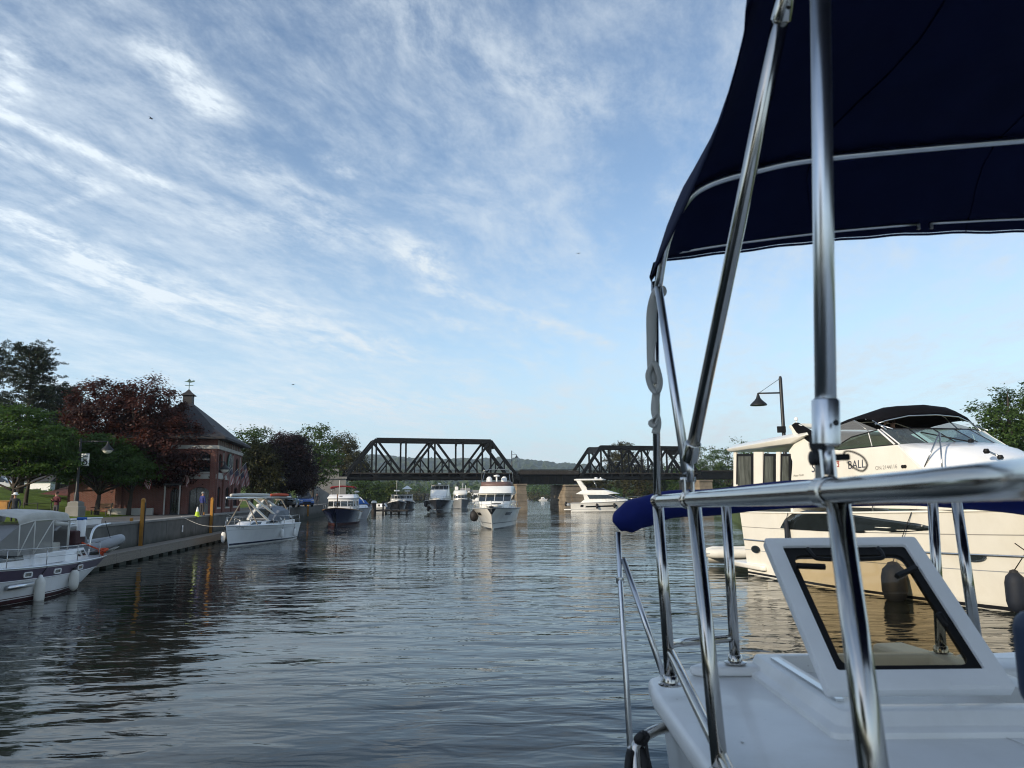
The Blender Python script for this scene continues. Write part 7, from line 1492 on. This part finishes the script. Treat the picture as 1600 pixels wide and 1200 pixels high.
# bridge deck, foredeck slope, aft deck
xs0 = up[10].x; zb_ = up[10].z - 0.12
fx0 = up[11].x
MB().prism([(up[0].x - 0.1, -1.95, 3.55), (fx0, -1.95, 3.55), (fx0, 1.95, 3.55), (up[0].x - 0.1, 1.95, 3.55)], (0, 0, 0.1)).build('bridge_deck', 'cream_gelcoat', yb)
fr_rows = [(8.29, 4.43, 8.85, 4.47, 1.96), (8.75, 4.02, 9.70, 4.30, 1.94), (9.21, 3.61, 10.50, 3.96, 1.90), (9.75, 3.10, 11.4, 3.55, 1.78), (10.27, 2.75, 12.3, 3.12, 1.55), (10.9, 2.62, 13.2, 2.74, 1.15)]
front = [[Vector((xs_ + (xc - xs_) * (1 - q * q), w_ * q, zs_ + (zc2 - zs_) * (1 - abs(q) ** 3))) for q in (-1, -0.8, -0.55, -0.28, 0, 0.28, 0.55, 0.8, 1)] for xs_, zs_, xc, zc2, w_ in fr_rows]
MB().loft(front, closed=False).build('foredeck_trunk', 'gelcoat_cool', yb, 60, thick=0.03)
MB().prism([(up[0].x - 0.05, -1.98, 2.3), (up[0].x + 0.1, -1.98, 2.3), (up[0].x + 0.1, 1.98, 2.3), (up[0].x - 0.05, 1.98, 2.3)], (0, 0, 1.4)).build('saloon_bulkhead', 'cream_gelcoat', yb)
# windscreen: side glass, forward glass, frames
zt_ = lambda px, py: SP(px, py, YS)
sg = prof([(1311, 703), (1398, 694.5), (1372, 671.5), (1330, 683), (1311, 695)], YS + 0.04)
ws_top = prof([(1372, 671.5)], YS + 0.25)[0]
for s_ in (-1, 1):
    q = sg if s_ < 0 else mirror(sg)
    MB().prism(q, (0, -s_ * 0.012, 0)).build('side_glass', 'green_glass', yb); 
    for a, b in ((0, 1), (1, 2), (2, 3), (3, 4)): MB().tube([q[a], q[b]], 0.030 if (a, b) == (1, 2) else 0.018, 6).build('glass_frame', 'white_paint' if (a, b) == (1, 2) else 'black_plastic', yb, 180)
    m1, m2 = q[0].lerp(q[1], 0.62), q[2].lerp(q[3], 0.35); MB().tube([m1, m2], 0.014, 6).build('glass_mullion', 'white_paint', yb, 180)
b_l = up[11] + Vector((0.0, 0.08, 0.0)); cz = 0.30
bot = [Vector((8.28 + 0.55 * (1 - (y_ / 1.9) ** 2), y_, 4.45)) for y_ in (-1.9, -1.2, -0.4, 0.4, 1.2, 1.9)]
tpz = sg[2].z
topp = [Vector((sg[2].x + 0.42 * (1 - (y_ / 1.85) ** 2), y_, tpz + 0.02)) for y_ in (-1.85, -1.12, -0.38, 0.38, 1.12, 1.85)]
for k in range(5):
    MB().prism([bot[k], bot[k + 1], topp[k + 1], topp[k]], (0.012, 0, 0.005)).build('windscreen_pane', 'green_glass', yb)
for k in range(6): MB().tube([bot[k], topp[k]], 0.022, 6).build('glass_frame', 'white_paint' if k in (0, 5) else 'black_plastic', yb, 180)
MB().tube(topp, 0.025, 6).build('glass_frame', 'black_plastic', yb, 180)
MB().tube([bot[2] + Vector((0.35, 0.1, 0.02)), bot[2].lerp(topp[1], 0.75) + Vector((0.03, 0, 0))], 0.018, 6).build('wiper', 'black_plastic', yb, 180); MB().box(bot[2] + Vector((0.38, 0.1, 0.04)), (0.12, 0.12, 0.1)).build('wiper_motor', 'black_plastic', yb, None, bevel=0.02)
# inside the bridge: helm console, seats
MB().box((sg[2].x - 0.2, 0.2, 3.95), (0.7, 2.4, 0.6)).build('helm_console', 'cushion', yb, None, bevel=0.08)
for y_ in (-0.9, 0.6): MB().box((sg[2].x - 1.3, y_, 4.05), (0.55, 0.7, 0.75)).build('helm_seat', 'white_paint', yb, None, bevel=0.1)
# canopy: black soft top on hoops, clear side curtain
rowsC = []
for x, zs_, zc2 in ((4.3, 5.0, 5.26), (5.0, 5.13, 5.46), (5.7, 5.25, 5.64), (6.4, 5.33, 5.76), (6.9, 5.33, 5.74), (7.2, 5.24, 5.58), (7.3, 5.14, 5.42)):
    rowsC.append([Vector((x + 0.45 * (1 - q * q) * (x - 4.3) / 3.0, 1.84 * q, zs_ + (zc2 - zs_) * (1 - abs(q) ** 3))) for q in (-1, -0.85, -0.5, 0, 0.5, 0.85, 1)])
MB().loft(rowsC, closed=False).build('canopy_top', 'black_canvas', yb, 50, thick=0.03)
for i_ in (1, 3, 4, 6):
    r_ = rowsC[i_]; MB().tube([p_ + Vector((0, 0, -0.03)) for p_ in r_], 0.018, 6).build('canopy_hoop', 'aluminium', yb, 180)
for s_ in (-1, 1):
    y_ = 1.74 * s_
    for a, b in ((rowsC[6][0 if s_ < 0 else 6], Vector((topp[0].x + 0.35, y_, tpz))), (rowsC[5][0 if s_ < 0 else 6], Vector((topp[0].x + 0.1, y_, tpz))), (rowsC[3][0 if s_ < 0 else 6], Vector((sg[3].x + 0.6, y_, sg[3].z + 0.1))), (rowsC[0][0 if s_ < 0 else 6], Vector((up[9].x, y_, up[9].z)))): MB().tube([a, b], 0.018, 6).build('canopy_leg', 'aluminium', yb, 180)
    e0, e1, e2, e3 = rowsC[1][0 if s_ < 0 else 6], rowsC[3][0 if s_ < 0 else 6], sg[2] if s_ < 0 else mirror(sg)[2], sg[4] if s_ < 0 else mirror(sg)[4]
    MB().add([e0, e1, e2, e3], [(0, 1, 2, 3)]).build('clear_curtain', 'vinyl', yb)
# radar arch aft with black trim strip, open array radar, antennas
arch_px = [(1236, 664), (1242, 660), (1268, 676), (1290, 690), (1300, 700), (1284, 702), (1262, 690), (1244, 676)]
for s_ in (-1, 1):
    q = prof(arch_px, YS - 0.01); q = q if s_ < 0 else mirror(q); MB().prism(q, (0, -s_ * 0.16, 0)).build('radar_arch', 'black_canvas', yb, None, bevel=0.02)
ar = SP(1258, 668, -1.2); MB().box((ar.x + 0.25, 0, ar.z + 0.02), (0.7, 3.6, 0.14)).build('arch_top', 'cream_gelcoat', yb, None, bevel=0.04)
rp = SP(1276, 652, 0.0); MB().box((rp.x, 0, rp.z), (0.12, 1.5, 0.12), R(62)).build('radar_scanner', 'white_paint', yb, None, bevel=0.04); MB().lathe([(0.14, -0.35), (0.12, -0.05)], 12, (rp.x, 0, rp.z)).build('radar_pedestal', 'white_paint', yb, 60)
gp = SP(1244, 655, -0.6); MB().lathe([(0.02, -0.3), (0.02, -0.06), (0.07, -0.04), (0.07, 0.05), (0.02, 0.08)], 12, gp).build('antenna_dome', 'white_paint', yb, 60)
MB().tube([SP(1232, 684, -1.8), SP(1163, 700, -1.8)], 0.016, 6).build('antenna', 'white_paint', yb, 180)
# aft deck enclosure: hard top, posts, windows
z_h0, z_h1 = SP(1143, 706, YS).z, SP(1143, 697, YS).z
hx0, hx1 = SP(1143, 700, YS).x, up[3].x + 0.3
MB().loft([[(hx0, -2.12, z_h0), (hx1, -2.12, z_h0 + 0.05), (hx1, 2.12, z_h0 + 0.05), (hx0, 2.12, z_h0)], [(hx0 - 0.1, -2.2, z_h0 + 0.10), (hx1 + 0.9, -2.16, z_h0 + 0.28), (hx1 + 0.9, 2.16, z_h0 + 0.28), (hx0 - 0.1, 2.2, z_h0 + 0.10)], [(hx0 + 0.15, -1.9, z_h1 + 0.05), (hx1 + 0.8, -1.9, z_h1 + 0.22), (hx1 + 0.8, 1.9, z_h1 + 0.22), (hx0 + 0.15, 1.9, z_h1 + 0.05)]]).build('hard_top', 'cream_gelcoat', yb, 40, bevel=0.03)
for s_ in (-1, 1):
    for a, b, nm in ((1150, 1177, 'aft_window'), (1192, 1212, 'aft_door'), (1219, 1236, 'saloon_window')):
        q = prof([(a, 760), (b, 760), (b, 709), (a + 1, 709)], YS); q = q if s_ < 0 else mirror(q)
        f_ = MB().prism(q, (0, -s_ * 0.05, 0)).build(nm, 'black_plastic', yb); inn = prof([(a + 2.5, 759), (b - 4, 759), (b - 4, 713), (a + 3, 713)], YS - 0.012); inn = inn if s_ < 0 else mirror(inn); MB().prism(inn, (0, -s_ * 0.01, 0)).build('pane', 'window_screen', f_)
    for a, b in ((1146, 1150), (1177.5, 1191.5), (1212.5, 1218.5)):
        q = prof([(a, 768), (b, 768), (b, 706), (a, 706)], YS - 0.002); q = q if s_ < 0 else mirror(q); MB().prism(q, (0, -s_ * 0.08, 0)).build('aft_post', 'cream_gelcoat', yb)
    q = prof([(1147, 792), (1236, 792), (1236, 757), (1147, 757)], YS - 0.004); q = q if s_ < 0 else mirror(q); MB().prism(q, (0, -s_ * 0.1, 0)).build('aft_coaming', 'cream_gelcoat', yb, None, bevel=0.01)
MB().prism([(hx0 + 0.1, -1.9, 2.36), (hx0 + 0.2, -1.9, 2.36), (hx0 + 0.2, 1.9, 2.36), (hx0 + 0.1, 1.9, 2.36)], (0, 0, 0.9)).build('aft_bulkhead', 'cream_gelcoat', yb)
# swim platform with rounded side pods
pl = [(-1.35, -1.9), (-1.2, -2.0), (0.6, -2.14), (1.2, -2.16), (1.35, -2.05), (1.3, -1.9), (0.0, -1.7), (0.0, 1.7), (1.3, 1.9), (1.35, 2.05), (1.2, 2.16), (0.6, 2.14), (-1.2, 2.0), (-1.35, 1.9)]
MB().prism([(x, y_, 0.22) for x, y_ in pl], (0, 0, 0.20)).build('swim_platform', 'cream_gelcoat', yb, 40, bevel=0.06, seg=3)
# foredeck rail: inverted V support, bow rail, windlass gear
v0 = SP(1468, 676, -1.5)
for px, py in ((1440, 740), (1473, 740)): MB().tube([v0, SP(px, py, -1.95)], 0.022, 8).build('rail_support', 'steel', yb, 180)
pr = [p_ + Vector((0, -0.02, 0)) for p_ in hy.rail_line(-1, 0.50, 0.985, 1.0, -0.10, 14)]; rails(yb, pr, 0.72, 'steel', 3, 0.018, 'bow_rail')
pr = hy.rail_line(1, 0.50, 0.985, 1.0, -0.10, 14); rails(yb, pr, 0.72, 'steel', 3, 0.018, 'bow_rail')
cl0, cl1 = SP(1541, 704, -1.2), SP(1563, 714, -1.2); MB().tube([cl0, cl1], 0.03, 8).build('deck_spotlight', 'steel', yb, 180)
for q in (cl0, cl1): MB().lathe([(0.05, -0.08), (0.08, -0.02), (0.05, 0.05)], 10, q).build('spotlight_head', 'black_plastic', yb, 60)
# lettering on the upper side
def letters(nm, txt, px, py, size, m_, sh=0.0):
    q = SP(px, py, YS); q2 = SP(px + 30, py - 0.5, YS); lettering(nm, txt, m_, yb, frame((q.x, YS - 0.006, q.z), (1, 0, 0.03), (0, 0, 1)), size, sh, 0.002)
letters('name_lettering', 'SI', 1268, 738, 0.42, 'text_blue', 0.2); letters('name_lettering', 'BALL', 1325, 733, 0.36, 'text_blue', 0.1)
letters('script_lettering', 'Motor Yacht', 1240, 745, 0.11, 'text_grey', 0.3); letters('registration_lettering', 'ON 2144116', 1368, 734.5, 0.165, 'text_grey')
em = MB()
for k in range(7):
    a = SP(1308 + 1.6 * (k % 3), 717 + 4 * (k // 2), YS); em.beam((a.x, YS - 0.008, a.z), (a.x + 0.10 * math.cos(k * 2.1), YS - 0.008, a.z + 0.10 * math.sin(k * 2.1)), 0.006, 0.025)
em.build('name_emblem', 'text_red', yb)
nl = SP(1411, 729, YS); 
for dx in (0, 0.09): MB().lathe([(0.05, 0), (0.05, 0.03), (0.02, 0.05)], 10, (nl.x + dx, YS - 0.0, nl.z), (0, -1, 0)).build('navigation_light', 'black_plastic', yb, 60)
# the man watching from the bridge
clothes('bridge_outfit', (0.50, 0.27, 0.19), (0.05, 0.05, 0.055), (0.04, 0.04, 0.05), None)
pp = YM @ SP(1394, 661, -0.5); person('person with hand raised to the brow under the dark canopy of the yacht', (pp.x, pp.y, pp.z - 1.62), R(-20), 'bridge_outfit', 'hair_brown', 'wave', 1.0)
# fenders and their lines
def yfend(px, py, lab, l, r):
    t, v = hull_tv(*on_side(px, py)); fender(YM @ hy.P(t, v, -1, r + 0.01), lab, l, r, 'blue_fender', rope_to=YM @ hy.P(t, 1.0, -1, 0.03), group='dark fenders along the yacht side')
yfend(1388, 912, 'dark fender on the yacht seen through the hatch glass', 1.05, 0.34); yfend(1531, 928, 'dark fender on the yacht right of the open hatch', 0.92, 0.235)
yfend(1232, 830, 'slim black fender across the front of the dark hull window', 0.70, 0.09)
ln = thing('mooring_rope', 'dark rope falling slantwise down the yacht bow', 'rope'); t, v = hull_tv(*on_side(1540, 850)); t2, v2 = hull_tv(*on_side(1592, 918)); MB().tube([YM @ hy.P(t, v, -1, 0.03), YM @ hy.P(t2, v2, -1, 0.03)], 0.012, 6).build('rope', 'black_plastic', ln, 180)
# tender behind the stern
td = thing('tender', 'pale inflatable tender floating behind the yacht stern', 'dinghy', YM @ Vector((-3.0, -0.6, 0.55)), YA + R(60))
dpt = [(-1.3, 0.55, 0), (0.3, 0.6, 0.02), (1.1, 0.4, 0.16), (1.42, 0, 0.26), (1.1, -0.4, 0.16), (0.3, -0.6, 0.02), (-1.3, -0.55, 0)]
MB().tube(spline(dpt, 6), [0.14] + [0.22] * 35 + [0.14], 12).build('buoyancy_tube', 'off_white', td, 180); MB().tube(spline([(x * 1.08, y_ * 1.3, z) for x, y_, z in dpt], 6), 0.03, 6).build('rubbing_strake', 'hypalon', td, 180)
MB().loft([[Vector((x, 0.55 * w_ * q, -0.15 - d_ * (1 - abs(q)))) for q in (-1, -0.5, 0, 0.5, 1)] for x, w_, d_ in ((-1.2, 1.0, 0.30), (0.3, 1.0, 0.34), (0.9, 0.75, 0.28), (1.3, 0.3, 0.05))], closed=False).build('hull_bottom', 'cream_gelcoat', td, 180, thick=0.02)
# mooring lines to the west quay
def line(a, b, lab, sag=0.25):
    o = thing('mooring_line', lab, 'rope'); a, b = Vector(a), Vector(b); md = (a + b) / 2 - Vector((0, 0, sag)); MB().tube(spline([a, md, b], 6), 0.009, 6).build('stern_line', 'off_white', o, 180)
line(M2 @ h2.P(0.96, 1.0, -1), (wall_x(49) - 0.1, 49, GZ + 0.1), 'pale bow line from the lowered-mast sailboat to the quay')
line(M2 @ h2.P(0.05, 1.0, -1), (wall_x(60) - 0.1, 60, GZ + 0.1), 'pale stern line from the lowered-mast sailboat to the quay')
line(SM @ hs.P(0.03, 1.0, -1), (bank_x(31) - 0.3, 32, 0.6), 'pale stern line from the purple-striped sailboat to the timber dock')
# ------------------------------------------------------------------ birds
for k, (px, py, D, lab) in enumerate([(236, 185, 60, 'small dark bird high in the sky above the copper maple'), (458, 601, 90, 'small dark bird low over the trees by the bridge'), (904, 396, 80, 'tiny dark bird in the sky left of the canopy corner')]):
    p = at(px, py, D); o = thing('bird', lab, 'bird', p, R(40 * k), 'birds in the sky')
    MB().loft([[Vector((x, r * math.cos(a), r * math.sin(a))) for a in (2 * math.pi * j / 8 for j in range(8))] for x, r in ((-0.16, 0.015), (-0.05, 0.035), (0.06, 0.035), (0.13, 0.022), (0.18, 0.006))]).build('body', 'black_plastic', o, 180)
    for s_ in (-1, 1): MB().loft([[(0.07, s_ * 0.02, 0.0), (-0.06, s_ * 0.02, 0)], [(0.05, s_ * 0.14, 0.05), (-0.04, s_ * 0.14, 0.05)], [(-0.04, s_ * 0.30, 0.01), (-0.07, s_ * 0.30, 0.01)]], closed=False).build('wing', 'black_plastic', o, None, thick=0.008)
# ------------------------------------------------------------------ summer haze in the air over the valley
hm = bpy.data.materials.new('haze'); hm.use_nodes = True; ht = NT(hm.node_tree); hm.node_tree.nodes.clear()
pv = ht.n('ShaderNodeVolumePrincipled', i={'Color': (0.80, 0.88, 1.0, 1), 'Density': 0.00016, 'Anisotropy': 0.2})
ht.n('ShaderNodeOutputMaterial', i={1: pv.outputs[0]}); MAT['haze'] = hm
o = MB().box((0, 750, 58), (3600, 2300, 118)).build('haze', 'haze'); o['kind'] = 'stuff'; o['label'] = 'thin bluish summer haze over the valley'
